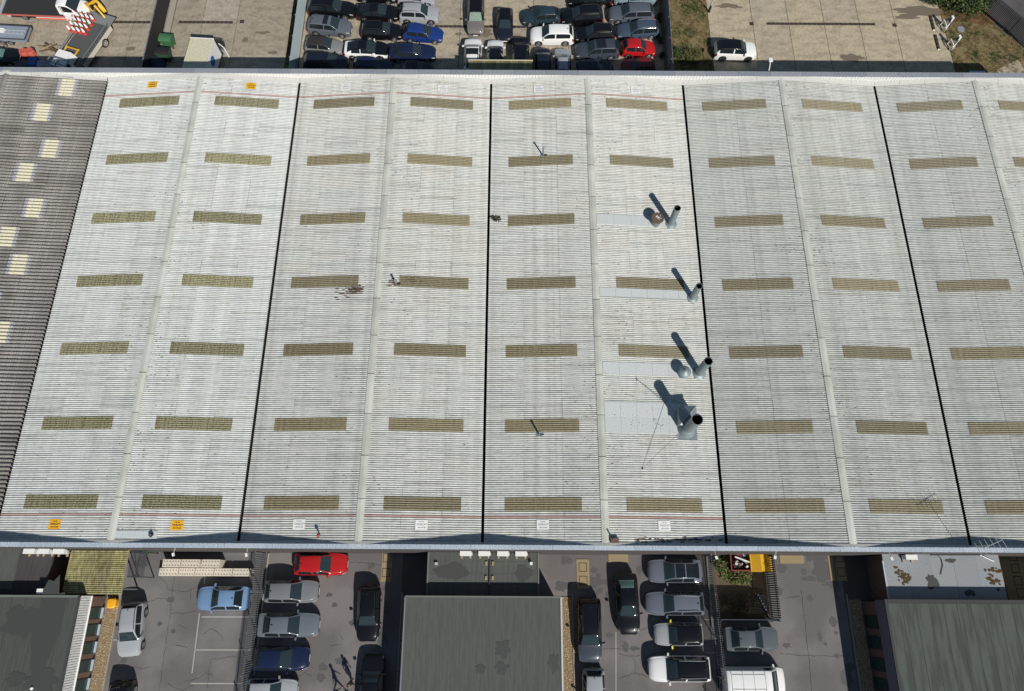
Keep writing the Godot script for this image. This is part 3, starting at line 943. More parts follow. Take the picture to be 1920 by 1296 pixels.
	cyl("mast", Vector3.ZERO, 0.022, 0.022, 2.9, M.steel_bright, t, 8)
	st = begin()
	bar(st, Vector3(-0.9, 2.75, 0.35), Vector3(0.9, 2.75, -0.35), 0.03)
	obj("boom", st, M.steel_bright, t)
	for i in 6:
		var c := Vector3(-0.9, 2.77, 0.35).lerp(Vector3(0.9, 2.77, -0.35), i / 5.0)
		st = begin()
		bar(st, c + Vector3(-0.2, 0, -0.5), c + Vector3(0.2, 0, 0.5), 0.022)
		obj("element", st, M.steel_bright, t)
	# lamps and cameras on the outer walls
	var n := 0
	for v in [[Vector3(15.19, 6.20, -3.01), "white wall lamp over the paling fence beside the planted compound", 0.3], [Vector3(19.79, 6.30, -2.88), "white wall lamp over the yellow skip", -0.2], [Vector3(28.19, 6.30, -2.70), "white wall lamp over the left end of the grey link roof", 0.25], [Vector3(-25.02, 6.40, -2.82), "white wall lamp over the stack of white blocks", 0.3], [Vector3(-19.61, 6.40, -2.89), "white wall lamp over the top of the left paling fence", 0.3]]:
		p = v[0]
		t = thing("wall_lamp", v[1], "lamp", Vector3(p.x, 6.2, Z_FRONT + 0.28), v[2], "lamps on the front wall")
		st = begin()
		bar(st, Vector3(0, 0, 0), Vector3(-0.1, 0.22, 0.4), 0.05)
		obj("arm", st, M.white_paint, t)
		bx("lamp_head", Vector3(-0.12, 0.22, 0.5), Vector3(0.18, 0.08, 0.24), M.white_paint, t)
	p = Vector3(24.49, 6.00, -48.40)
	t = thing("yard_lamp", "white lamp on an arm reaching out over the rear concrete", "lamp", Vector3(p.x, 6.2, Z_BACK - 0.42))
	st = begin()
	tube(st, [Vector3(-0.2, 0.0, 0), Vector3(-0.05, 0.5, -0.9), Vector3(0.05, 0.7, -1.5)], 0.05, 8)
	obj("arm", st, M.white_paint, t)
	bx("lamp_head", Vector3(0.08, 0.72, -1.62), Vector3(0.36, 0.12, 0.4), M.white_paint, t)
	p = Vector3(45.42, 5.00, -49.31)
	t = thing("wall_cabinet", "pale blue metal cabinet bracketed high on the rear wall", "cabinet", Vector3(p.x - 0.6, 5.3, Z_BACK - 0.42))
	bx("cabinet_box", Vector3(0.2, 0, -0.95), Vector3(1.5, 1.0, 1.0), M.pale_blue_paint, t)
	bx("bracket", Vector3(-0.3, -0.2, -0.25), Vector3(0.1, 0.1, 0.5), M.steel, t)
	bx("bracket", Vector3(0.6, -0.2, -0.25), Vector3(0.1, 0.1, 0.5), M.steel, t)


func leaves(parent: Node3D, called: String, at: Vector3, r: Vector3, n: int, size: float, seed_: int, tones: Array) -> void:
	var rg := RandomNumberGenerator.new()
	rg.seed = seed_
	var key := "leaf"
	if not mesh_cache.has(key):
		var st := begin()
		quad(st, Vector3(-0.5, 0, 0), Vector3(0, 0.08, 0.32), Vector3(0.55, -0.05, 0), Vector3(0, 0.08, -0.32))
		st.generate_normals()
		mesh_cache[key] = st.commit()
	var clumps := []
	for i in maxi(5, int(n / 60.0)):
		var d := Vector3(rg.randfn(), absf(rg.randfn()) * 0.8, rg.randfn()).normalized() * pow(rg.randf(), 0.4)
		clumps.append([Vector3(d.x * r.x, d.y * r.y, d.z * r.z) * 0.8, rg.randf_range(0.25, 0.42)])
	var places := []
	var tints := []
	for i in n:
		var c: Array = clumps[rg.randi() % clumps.size()]
		var d := Vector3(rg.randfn(), rg.randfn(), rg.randfn()) * 0.5
		var p: Vector3 = c[0] + Vector3(d.x * r.x, d.y * r.y, d.z * r.z) * c[1]
		p.y = maxf(p.y, 0.0)
		var b := Basis.from_euler(Vector3(rg.randf_range(-0.9, 0.9), rg.randf() * TAU, rg.randf_range(-0.9, 0.9))).scaled(Vector3.ONE * size * rg.randf_range(0.6, 1.5))
		places.append(Transform3D(b, at + p))
		var tone: Color = tones[rg.randi() % tones.size()]
		tints.append(tone * rg.randf_range(0.7, 1.3))
	stuff(called, mesh_cache[key], M.leaf, places, parent, tints)


func bush(called: String, label: String, at: Vector3, r: Vector3, n: int, size: float, seed_: int, tones: Array, cat := "bush") -> void:
	var t := thing(called, label, cat, at)
	leaves(t, "foliage", Vector3(0, r.y * 0.3, 0), r, n, size, seed_, tones)
	for i in 4:
		var st := begin()
		var a := TAU * i / 4 + 0.4
		tube(st, [Vector3(0, 0, 0), Vector3(cos(a) * r.x * 0.5, r.y * 0.7, sin(a) * r.z * 0.5)], 0.03, 5)
		obj("stem", st, M.bark, t)


# ---------------------------------------------------------------- ground

func concrete_yard(called: String, xs: Array, zs: Array, y: float, tones: Array, seed_: int) -> void:
	var yard := structure(called)
	var rg := RandomNumberGenerator.new()
	rg.seed = seed_
	for i in xs.size() - 1:
		for j in zs.size() - 1:
			var a := Vector2(xs[i] + 0.025, zs[j] + 0.025)
			var b := Vector2(xs[i + 1] - 0.025, zs[j + 1] - 0.025)
			bx("concrete_slab", Vector3((a.x + b.x) / 2, y - 0.06 + rg.randf_range(-0.004, 0.004), (a.y + b.y) / 2), Vector3(b.x - a.x, 0.12, b.y - a.y), M[tones[rg.randi() % tones.size()]], yard)


func drain(label_from: Vector3, label_to: Vector3, y: float) -> void:
	var d := structure("drain_channel")
	var n := int((label_to.x - label_from.x) / 0.5)
	for i in n:
		bx("drain_grate", Vector3(label_from.x + 0.5 * (i + 0.5), y, label_from.z), Vector3(0.47, 0.02, 0.34), M.iron, d)


func crack(st: SurfaceTool, pts: Array, w: float, y: float) -> void:
	var rg := RandomNumberGenerator.new()
	rg.seed = int(pts[0].x * 100) + 7
	var fine := [pts[0]]
	for i in pts.size() - 1:
		var a: Vector3 = pts[i]
		var b: Vector3 = pts[i + 1]
		var n := maxi(2, int(a.distance_to(b) / 0.25))
		var side := (b - a).normalized().cross(Vector3.UP)
		for k in range(1, n + 1):
			fine.append(a.lerp(b, float(k) / n) + side * rg.randf_range(-0.05, 0.05))
	for i in fine.size() - 1:
		var a: Vector3 = fine[i]
		var b: Vector3 = fine[i + 1]
		var s := (b - a).normalized().cross(Vector3.UP) * w * rg.randf_range(0.4, 1.1) * 0.5
		quad(st, Vector3(a.x + s.x, y, a.z + s.z), Vector3(b.x + s.x, y, b.z + s.z), Vector3(b.x - s.x, y, b.z - s.z), Vector3(a.x - s.x, y, a.z - s.z))


func grounds() -> void:
	var g := MeshInstance3D.new()
	var pm := PlaneMesh.new()
	pm.size = Vector2(900, 900)
	g.mesh = pm
	g.name = "ground"
	g.material_override = M.asphalt
	g.set_meta("kind", "structure")
	add_child(g)
	# rear yards of cast concrete slabs
	concrete_yard("left_yard", [-62.0, -57.2, -52.4, -47.4, -41.90, -38.35], [-84.0, -75.0, -67.0, -59.15, -54.60, Z_BACK - 0.45], 0.05, ["slab_a", "slab_b", "slab_c"], 11)
	concrete_yard("van_yard", [-37.6, -34.34, -30.55, -24.6], [-84.0, -75.0, -67.0, -59.19, -54.71, Z_BACK - 0.45], 0.05, ["slab_a", "slab_b", "slab_c"], 12)
	concrete_yard("car_yard", [-23.1, -18.6, -13.34, -5.93, 2.16, 5.97, 10.69, 16.2], [-84.0, -75.0, -67.0, -58.81, -55.05, Z_BACK - 0.45], 0.05, ["slab_b", "slab_c", "slab_d"], 13)
	concrete_yard("right_yard", [21.5, 26.34, 30.33, 34.26, 38.13, 42.06, 47.4], [-84.0, -75.0, -59.47, Z_BACK - 0.45], 0.05, ["slab_e", "slab_f", "slab_d", "slab_e"], 14)
	drain(Vector3(-44.54, 0.00, -59.11), Vector3(-39.72, 0.00, -59.14), 0.055)
	drain(Vector3(-36.96, 0.00, -59.16), Vector3(-30.91, 0.00, -59.21), 0.055)
	drain(Vector3(-8.72, 0.00, -58.77), Vector3(2.15, 0.00, -58.70), 0.055)
	drain(Vector3(27.88, 0.00, -59.42), Vector3(40.00, 0.00, -59.36), 0.055)
	for p in [Vector3(-29.98, 0.00, -59.29), Vector3(26.23, 0.00, -59.40), Vector3(41.99, 0.00, -59.30)]:
		var d := structure("drain_pit")
		bx("pit_cover", Vector3(p.x, 0.056, p.z), Vector3(0.46, 0.02, 0.46), M.iron, d)
	# kerb strip under the dark panel fence
	sheet("kerb_strip", [Vector3(-38.3, 0, -84), Vector3(-37.65, 0, -84), Vector3(-37.65, 0, -46.6), Vector3(-38.3, 0, -46.6)], 0.08, M.kerb)
	# verges
	sheet("grass_verge", [Vector3(-24.55, 0, -84), Vector3(-23.15, 0, -84), Vector3(-23.15, 0, -46.6), Vector3(-24.55, 0, -46.6)], 0.05, M.dry_grass)
	sheet("grass_verge", [Vector3(16.2, 0, -84), Vector3(21.45, 0, -84), Vector3(21.45, 0, -46.6), Vector3(16.2, 0, -46.6)], 0.05, M.dry_grass)
	sheet("grass_verge", [Vector3(47.45, 0, -84), Vector3(52.5, 0, -66), Vector3(51.86, 0.00, -61.10), Vector3(55.52, 0.00, -56.14), Vector3(57.5, 0, -54), Vector3(54.5, 0, -51.5), Vector3(54.5, 0, -46.6), Vector3(47.45, 0, -46.6)], 0.05, M.dry_grass)
	sheet("concrete_path", [Vector3(51.83, 0.00, -53.24), Vector3(54.47, 0.00, -54.69), Vector3(54.72, 0.00, -53.83), Vector3(54.90, 0.00, -53.12), Vector3(54.5, 0, -47)], 0.07, M.slab_f)
	# bare reddish earth under the trees
	var earth := begin()
	blob(earth, Vector3(49.89, 0.00, -61.01), 2.6, 1.0, 0.056, 31)
	blob(earth, Vector3(52.06, 0.00, -60.12), 1.8, 0.7, 0.058, 32)
	var e := obj("bare_earth", earth, M.red_earth)
	e.set_meta("kind", "structure")
	# green tufts and dry grass
	var blade := begin()
	for i in 5:
		var a := TAU * i / 5
		quad(blade, Vector3(cos(a) * 0.1, 0, sin(a) * 0.1), Vector3(cos(a + 0.5) * 0.12, 0, sin(a + 0.5) * 0.12), Vector3(cos(a) * 0.5, 0.5, sin(a) * 0.5), Vector3(cos(a) * 0.45, 0.6, sin(a) * 0.4))
	blade.generate_normals()
	var blade_mesh := blade.commit()
	var places := []
	var tints := []
	var patch := FastNoiseLite.new()
	patch.seed = 5
	patch.frequency = 0.35
	for i in 9000:
		var zone := rng.randf()
		var p := Vector3(rng.randf_range(16.9, 21.4), 0.05, rng.randf_range(-66, -50)) if zone < 0.42 else (Vector3(rng.randf_range(47.5, 56.0), 0.05, rng.randf_range(-63, -50.5)) if zone < 0.86 else Vector3(rng.randf_range(-24.5, -23.3), 0.05, rng.randf_range(-66, -50)))
		if p.x > 52.3 and p.z < -61.0 + (p.x - 52.0) * 1.35:
			continue
		var v := patch.get_noise_2d(p.x, p.z)
		if v < -0.25 and rng.randf() < 0.7:
			continue
		places.append(Transform3D(Basis(Vector3.UP, rng.randf() * TAU).scaled(Vector3.ONE * rng.randf_range(0.12, 0.34)), p))
		tints.append((Color(0.07, 0.11, 0.025) if v > 0.16 else Color(0.27, 0.2, 0.1)) * rng.randf_range(0.6, 1.3))
	stuff("grass", blade_mesh, M.leaf, places, self, tints)
	# front car park: darker worn asphalt, pads, markings
	sheet("car_park", [Vector3(-32.3, 0, Z_FRONT + 0.3), Vector3(-20.4, 0, Z_FRONT + 0.3), Vector3(-20.3, 0, 30), Vector3(-31.6, 0, 30)], 0.006, M.asphalt_pale)
	sheet("service_lane", [Vector3(-20.0, 0, Z_FRONT + 0.3), Vector3(-8.9, 0, Z_FRONT + 0.3), Vector3(-8.9, 0, 30), Vector3(-20.0, 0, 30)], 0.006, M.asphalt_warm)
	sheet("service_lane", [Vector3(2.2, 0, Z_FRONT + 0.3), Vector3(16.2, 0, Z_FRONT + 0.3), Vector3(16.4, 0, 30), Vector3(5.0, 0, 30), Vector3(5.0, 0, 0.1), Vector3(2.2, 0, 0.1)], 0.006, M.asphalt_warm)
	sheet("service_lane", [Vector3(21.2, 0, Z_FRONT + 0.3), Vector3(27.2, 0, Z_FRONT + 0.3), Vector3(27.2, 0, 30), Vector3(16.7, 0, 30), Vector3(16.6, 0, 2.0), Vector3(21.2, 0, 2.0)], 0.006, M.asphalt_pale)
	var line := begin()
	for q in [[Vector3(-24.88, 0.00, 1.86), Vector3(-20.58, 0.00, 1.84)], [Vector3(-25.09, 0.00, 4.30), Vector3(-20.43, 0.00, 4.28)], [Vector3(-24.95, 0.00, 6.71), Vector3(-20.28, 0.00, 6.69)], [Vector3(-25.09, 0.00, 1.58), Vector3(-24.99, 0.00, 5.96)], [Vector3(-25.10, 0.00, -1.28), Vector3(-25.05, 0.00, -0.62)]]:
		var a: Vector3 = q[0]
		var b: Vector3 = q[1]
		bar(line, Vector3(a.x, 0.011, a.z), Vector3(b.x, 0.011, b.z), 0.09, 0.003)
	for q in [[Vector3(15.59, 0.00, 1.84), Vector3(16.63, 0.00, 1.84)], [Vector3(15.55, 0.00, 4.28), Vector3(16.44, 0.00, 4.28)], [Vector3(-29.63, 0.00, -60.65), Vector3(-28.13, 0.00, -59.98)], [Vector3(-27.65, 0.00, -59.91), Vector3(-25.74, 0.00, -58.72)], [Vector3(-27.52, 0.00, -55.25), Vector3(-25.49, 0.00, -54.26)], [Vector3(8.46, 0.00, 2.79), Vector3(8.27, 0.00, 7.07)]]:
		var a: Vector3 = q[0]
		var b: Vector3 = q[1]
		bar(line, Vector3(a.x, 0.056 if a.z < -40 else 0.011, a.z), Vector3(b.x, 0.056 if a.z < -40 else 0.011, b.z), 0.07, 0.003)
	obj("parking_line", line, M.worn_paint).set_meta("kind", "structure")
	var cr := begin()
	for c in [[Vector3(-27.63, 0.00, -1.47), Vector3(-27.48, 0.00, 1.19), Vector3(-27.41, 0.00, 3.58), Vector3(-27.41, 0.00, 5.51), Vector3(-27.36, 0.00, 7.25)], [Vector3(-28.75, 0.00, -1.09), Vector3(-28.25, 0.00, -0.77), Vector3(-27.99, 0.00, -0.27)], [Vector3(-29.46, 0.00, 0.76), Vector3(-28.65, 0.00, 0.47), Vector3(-27.59, 0.00, 0.54)], [Vector3(-28.04, 0.00, -0.27), Vector3(-26.82, 0.00, -0.03), Vector3(-26.14, 0.00, -0.12), Vector3(-25.51, 0.00, -0.53)], [Vector3(-27.50, 0.00, 1.59), Vector3(-26.34, 0.00, 1.59), Vector3(-25.30, 0.00, 1.38)], [Vector3(-26.14, 0.00, -0.12), Vector3(-25.94, 0.00, 0.57)], [Vector3(-29.59, 0.00, 5.52), Vector3(-28.89, 0.00, 5.67), Vector3(-28.33, 0.00, 5.56)], [Vector3(-24.59, 0.00, 3.17), Vector3(-24.06, 0.00, 2.69), Vector3(-23.42, 0.00, 3.00), Vector3(-22.82, 0.00, 3.55)], [Vector3(-23.67, 0.00, 4.99), Vector3(-21.68, 0.00, 4.75)], [Vector3(-23.67, 0.00, 4.99), Vector3(-23.65, 0.00, 7.01)], [Vector3(-26.74, 0.00, 6.72), Vector3(-26.05, 0.00, 7.10), Vector3(-25.42, 0.00, 7.17), Vector3(-24.76, 0.00, 6.83)], [Vector3(-13.56, 0.00, -2.47), Vector3(-11.79, 0.00, -2.36), Vector3(-10.37, 0.00, -2.15)], [Vector3(8.60, 0.00, 4.36), Vector3(9.27, 0.00, 4.59), Vector3(10.29, 0.00, 4.54)], [Vector3(8.52, 0.00, 6.20), Vector3(9.80, 0.00, 5.77), Vector3(9.96, 0.00, 5.01), Vector3(9.44, 0.00, 4.47)], [Vector3(9.80, 0.00, 5.77), Vector3(11.11, 0.00, 6.15)], [Vector3(10.35, 0.00, 2.70), Vector3(11.04, 0.00, 2.50)], [Vector3(7.39, 0.00, 4.05), Vector3(10.31, 0.00, 4.04)], [Vector3(23.77, 0.00, -0.47), Vector3(23.72, 0.00, 2.12), Vector3(23.68, 0.00, 4.28), Vector3(23.55, 0.00, 6.99)], [Vector3(21.38, 0.00, 4.33), Vector3(23.82, 0.00, 4.47), Vector3(26.53, 0.00, 4.46)], [Vector3(-14.37, 0.00, 3.90), Vector3(-13.53, 0.00, 3.85)], [Vector3(-13.64, 0.00, 3.03), Vector3(-13.35, 0.00, 3.50)], [Vector3(-26.62, 0.00, 2.47), Vector3(-25.93, 0.00, 2.78)], [Vector3(-26.58, 0.00, 3.96), Vector3(-25.62, 0.00, 4.15)], [Vector3(-25.52, 0.00, 6.57), Vector3(-24.43, 0.00, 6.33), Vector3(-23.94, 0.00, 5.95), Vector3(-23.20, 0.00, 6.18)], [Vector3(22.25, 0.00, 0.19), Vector3(23.57, 0.00, 0.02)], [Vector3(-16.59, 0.00, 6.14), Vector3(-16.11, 0.00, 5.91), Vector3(-15.41, 0.00, 6.21)]]:
		crack(cr, c, 0.035, 0.0135)
	obj("asphalt_crack", cr, M.crack).set_meta("kind", "structure")
	var stn := begin()
	var k := 0
	for s in [[Vector3(-14.77, 0.00, 0.11), 0.35, 0.22], [Vector3(-14.27, 0.00, 0.88), 0.3, 0.22], [Vector3(-14.77, 0.00, 5.48), 0.4, 0.3], [Vector3(-13.42, 0.00, 5.05), 0.6, 0.35], [Vector3(-14.86, 0.00, 6.25), 0.4, 0.35], [Vector3(-12.69, 0.00, 2.23), 0.35, 0.3], [Vector3(-11.51, 0.00, -2.11), 0.35, 0.35], [Vector3(-10.25, 0.00, -0.41), 0.25, 0.25], [Vector3(-9.98, 0.00, 1.10), 0.4, 0.6], [Vector3(-10.17, 0.00, 3.29), 0.5, 0.8], [Vector3(4.52, 0.00, -2.70), 0.6, 0.5], [Vector3(6.87, 0.00, -1.91), 0.4, 0.3], [Vector3(7.21, 0.00, -1.46), 0.25, 0.25], [Vector3(7.80, 0.00, -0.96), 0.5, 0.35], [Vector3(7.30, 0.00, -0.30), 0.3, 0.3], [Vector3(6.98, 0.00, -0.09), 0.25, 0.3], [Vector3(7.97, 0.00, 0.23), 0.3, 0.5], [Vector3(10.65, 0.00, -1.94), 0.4, 0.4], [Vector3(7.94, 0.00, 3.07), 0.35, 0.25], [Vector3(9.13, 0.00, 3.89), 0.3, 0.45], [Vector3(9.89, 0.00, 4.00), 0.4, 0.25], [Vector3(4.21, 0.00, -0.70), 0.7, 0.5], [Vector3(22.32, 0.00, -2.08), 0.6, 0.4], [Vector3(25.61, 0.00, -2.06), 1.0, 1.1], [Vector3(24.41, 0.00, -1.30), 0.9, 0.25], [Vector3(24.72, 0.00, -2.90), 0.3, 0.35], [Vector3(25.67, 0.00, -3.03), 0.9, 0.45], [Vector3(26.23, 0.00, -0.90), 0.7, 0.3], [Vector3(24.18, 0.00, -1.88), 0.3, 0.3], [Vector3(24.38, 0.00, 0.18), 0.25, 0.3], [Vector3(25.98, 0.00, 1.90), 0.35, 0.5], [Vector3(24.78, 0.00, 3.06), 0.25, 0.45], [Vector3(26.11, 0.00, 2.78), 0.2, 0.15], [Vector3(25.09, 0.00, 3.61), 0.2, 0.15], [Vector3(22.05, 0.00, 3.74), 0.4, 0.25], [Vector3(25.85, 0.00, 4.46), 0.25, 0.2], [Vector3(26.44, 0.00, 6.07), 0.5, 1.0], [Vector3(26.83, 0.00, 5.23), 0.5, 0.4], [Vector3(21.97, 0.00, -0.38), 0.35, 0.4], [Vector3(-27.59, 0.00, 0.58), 0.4, 0.25], [Vector3(-30.37, 0.00, -2.30), 0.6, 0.6], [Vector3(-26.96, 0.00, 2.98), 0.2, 0.2], [Vector3(-28.13, 0.00, 2.40), 0.25, 0.2], [Vector3(-30.51, 0.00, 5.14), 0.3, 0.2], [Vector3(6.88, 0.00, -0.96), 0.8, 0.5]]:
		blob(stn, s[0], s[1] * 0.8, s[2] * 0.8, 0.0105 + 0.0001 * k, 40 + k)
		k += 1
	obj("damp_patch", stn, M.damp).set_meta("kind", "structure")
	var oil := begin()
	for s in [[Vector3(23.89, 0.00, -61.89), 1.4, 0.35], [Vector3(45.20, 0.00, -61.28), 2.6, 0.7], [Vector3(43.57, 0.00, -60.51), 1.2, 0.4], [Vector3(-6.04, 0.00, -57.68), 0.4, 0.2], [Vector3(-29.29, 0.00, -56.77), 0.3, 0.3], [Vector3(-26.04, 0.00, -54.97), 0.5, 0.2], [Vector3(-3.24, 0.00, -57.92), 0.9, 0.6], [Vector3(24.19, 0.00, -56.21), 1.0, 0.3], [Vector3(36.72, 0.00, -54.70), 1.2, 0.5], [Vector3(-27.55, 0.00, -57.74), 0.8, 0.2], [Vector3(-41.54, 0.00, -55.44), 0.6, 0.3]]:
		blob(oil, s[0], s[1], s[2], 0.058 + 0.0002 * k, 140 + k)
		k += 1
	obj("oil_stain", oil, M.oil).set_meta("kind", "structure")
	# paved pads with covers
	for q in [[Vector3(-10.32, 0.00, -3.47), Vector3(-10.15, 0.00, -0.91), 0.85, 2], [Vector3(5.98, 0.00, -2.75), Vector3(5.91, 0.00, -0.46), 1.05, 2], [Vector3(8.93, 0.00, -3.57), Vector3(8.88, 0.00, -2.51), 1.65, 0], [Vector3(23.34, 0.00, -3.48), Vector3(23.21, 0.00, -2.51), 2.0, 0], [Vector3(26.56, 0.00, -3.67), Vector3(26.36, 0.00, -1.19), 0.4, 0], [Vector3(27.31, 0.00, -3.68), Vector3(27.11, 0.00, -1.19), 0.8, 2], [Vector3(41.67, 0.00, -3.76), Vector3(41.59, 0.00, 0.25), 2.2, 4]]:
		var a: Vector3 = q[0]
		var b: Vector3 = q[1]
		var pad := structure("paved_pad")
		bx("pad_slab", Vector3((a.x + b.x) / 2, 0.02, (a.z + b.z) / 2), Vector3(q[2], 0.06, absf(b.z - a.z)), M.pad, pad)
		for i in q[3]:
			var z: float = lerpf(a.z, b.z, (i + 0.6) / (q[3] + 0.2))
			for s in 2:
				bx("cover_rim", Vector3((a.x + b.x) / 2 + (s - 0.5) * 0.62, 0.052, z), Vector3(0.05, 0.012, 0.7), M.iron, pad)
				bx("cover_rim", Vector3((a.x + b.x) / 2, 0.053, z + (s - 0.5) * 0.66), Vector3(0.66, 0.012, 0.05), M.iron, pad)
	# gravel margins round the offices, edged with a thin kerb
	var beds := [[Vector3(-32.8, 0, 0.1), Vector3(-31.75, 0, 0.1), Vector3(-31.75, 0, 30), Vector3(-32.8, 0, 30)], [Vector3(3.8, 0, 0.2), Vector3(5.0, 0, 0.2), Vector3(5.0, 0, 30), Vector3(3.8, 0, 30)], [Vector3(27.4, 0, 0.3), Vector3(28.5, 0, 0.3), Vector3(28.5, 0, 30), Vector3(27.4, 0, 30)], [Vector3(-8.8, 0, 0.2), Vector3(-8.0, 0, 0.2), Vector3(-8.0, 0, 30), Vector3(-8.8, 0, 30)]]
	var stone := SphereMesh.new()
	stone.radius = 0.5
	stone.height = 0.7
	stone.radial_segments = 6
	stone.rings = 3
	for bed in beds:
		sheet("gravel_bed", bed, 0.02, M.gravel)
		var pl := []
		var ti := []
		for i in 2600:
			pl.append(Transform3D(Basis(Vector3.UP, rng.randf() * TAU).scaled(Vector3.ONE * rng.randf_range(0.03, 0.085)), Vector3(rng.randf_range(bed[0].x + 0.02, bed[1].x - 0.05), 0.03, rng.randf_range(0.2, 8.5))))
			var v := rng.randf()
			ti.append(Color(0.30, 0.20, 0.10).lerp(Color(0.62, 0.52, 0.38), v * v))
		stuff("gravel", stone, M.leaf, pl, self, ti)
	for kx in [-31.72, 5.03, 27.37, -8.83]:
		var kb := structure("edging_kerb")
		for i in 10:
			bx("kerb_stone", Vector3(kx, 0.05, 0.3 + 0.92 * i), Vector3(0.09, 0.12, 0.9), M.kerb, kb)


# ---------------------------------------------------------------- fences

func paling(label: String, a: Vector3, b: Vector3, h: float, pitch: float, wide: float, m: Material, group: String) -> void:
	var d := b - a
	d.y = 0
	var t := thing("paling_fence", label, "fence", Vector3(a.x, 0, a.z), atan2(-d.z, d.x), group)
	var ln := d.length()
	var n := int(ln / pitch)
	for i in n:
		bx("pale", Vector3(pitch * (i + 0.5), h / 2 + 0.04, 0), Vector3(wide, h, 0.025), m, t)
	for y in [0.35, h - 0.35]:
		bx("rail", Vector3(ln / 2, y, 0.04), Vector3(ln, 0.05, 0.045), m, t)
	var posts := maxi(2, int(ln / 2.75) + 1)
	for i in posts:
		bx("post", Vector3(ln * i / (posts - 1), h / 2, 0.1), Vector3(0.1, h - 0.1, 0.06), m, t)


func fences() -> void:
	paling("steel paling fence between the pale blue saloon and the left row of cars", Vector3(-20.3, 0, Z_FRONT + 0.35), Vector3(-20.15, 0, 12), 2.3, 0.165, 0.05, M.fence_light, "")
	paling("steel paling fence between the right row of cars and the planted compound", Vector3(16.15, 0, Z_FRONT + 0.35), Vector3(16.5, 0, 12), 2.2, 0.165, 0.055, M.fence_light, "")
	paling("dark paling fence along the lane side of the planted compound", Vector3(21.0, 0, Z_FRONT + 0.35), Vector3(21.0, 0, 1.75), 2.3, 0.17, 0.10, M.fence_dark, "")
	paling("dark paling fence across the car side of the planted compound", Vector3(16.4, 0, 1.75), Vector3(20.95, 0, 1.75), 2.3, 0.135, 0.11, M.fence_dark, "")
	paling("pale grey mesh-like fence along the left side of the packed car yard", Vector3(-23.25, 0, -72), Vector3(-23.15, 0, -46.8), 2.4, 0.12, 0.09, M.fence_mesh, "")
	paling("grey mesh-like fence along the right side of the packed car yard", Vector3(16.85, 0, -72), Vector3(16.4, 0, -46.8), 2.4, 0.12, 0.09, M.fence_grey, "")
	paling("dark paling fence running diagonally past the dry lawn to the road", Vector3(50.58, 0.00, -63.40), Vector3(56.09, 0.00, -55.64), 2.3, 0.17, 0.10, M.fence_dark, "")
	# the dark panel fence in the left yard
	var t := thing("panel_fence", "black solid panel fence across the left yard with a grey top rail", "fence", Vector3(-38.45, 0, -76), 0.0)
	for i in 10:
		bx("panel", Vector3(0, 1.15, 1.45 + 2.92 * i), Vector3(0.06, 2.2, 2.86), M.fence_black, t)
		bx("post", Vector3(0.02, 1.15, 2.92 * i), Vector3(0.1, 2.35, 0.1), M.fence_black, t)
	bx("top_rail", Vector3(0, 2.28, 14.6), Vector3(0.10, 0.05, 29.2), M.steel, t)
	# low concrete plinths under the front fences
	for q in [[-20.05, 9.0, 3.0], [16.2, 6.0, 1.0]]:
		var kb := structure("fence_plinth")
		for i in int(q[1] / 0.9):
			bx("kerb_stone", Vector3(q[0], 0.06, Z_FRONT + 0.8 + 0.92 * i), Vector3(0.12, 0.16, 0.9), M.kerb, kb)


# ---------------------------------------------------------------- offices

func felt_roof(parent: Node3D, x0: float, x1: float, z0: float, z1: float, y: float, m: Material, laps: float, lap_mat: Material) -> void:
	bx("roof", Vector3((x0 + x1) / 2, y - 0.1, (z0 + z1) / 2), Vector3(x1 - x0, 0.2, z1 - z0), m, parent)
	var n := int((x1 - x0) / laps)
	for i in range(1, n):
		bx("felt_lap", Vector3(x0 + laps * i, y + 0.004, (z0 + z1) / 2), Vector3(0.045, 0.008, z1 - z0 - 0.02), lap_mat, parent)


func windows(parent: Node3D, x: float, side: float, zs: Array, wide: float, sill: Material) -> void:
	for z in zs:
		var w := bx("window", Vector3(x + side * 0.005, 1.22, z), Vector3(0.05, 1.75, wide), M.frame_dark, parent)
		bx("pane", Vector3(side * 0.02, 0.3, 0), Vector3(0.03, 1.0, wide - 0.12), M.office_glass, w)
		bx("pane", Vector3(side * 0.02, -0.55, 0), Vector3(0.03, 0.55, wide - 0.12), M.office_glass, w)
		bx("sill", Vector3(side * 0.10, -0.9, 0), Vector3(0.20, 0.05, wide - 0.1), sill, w)


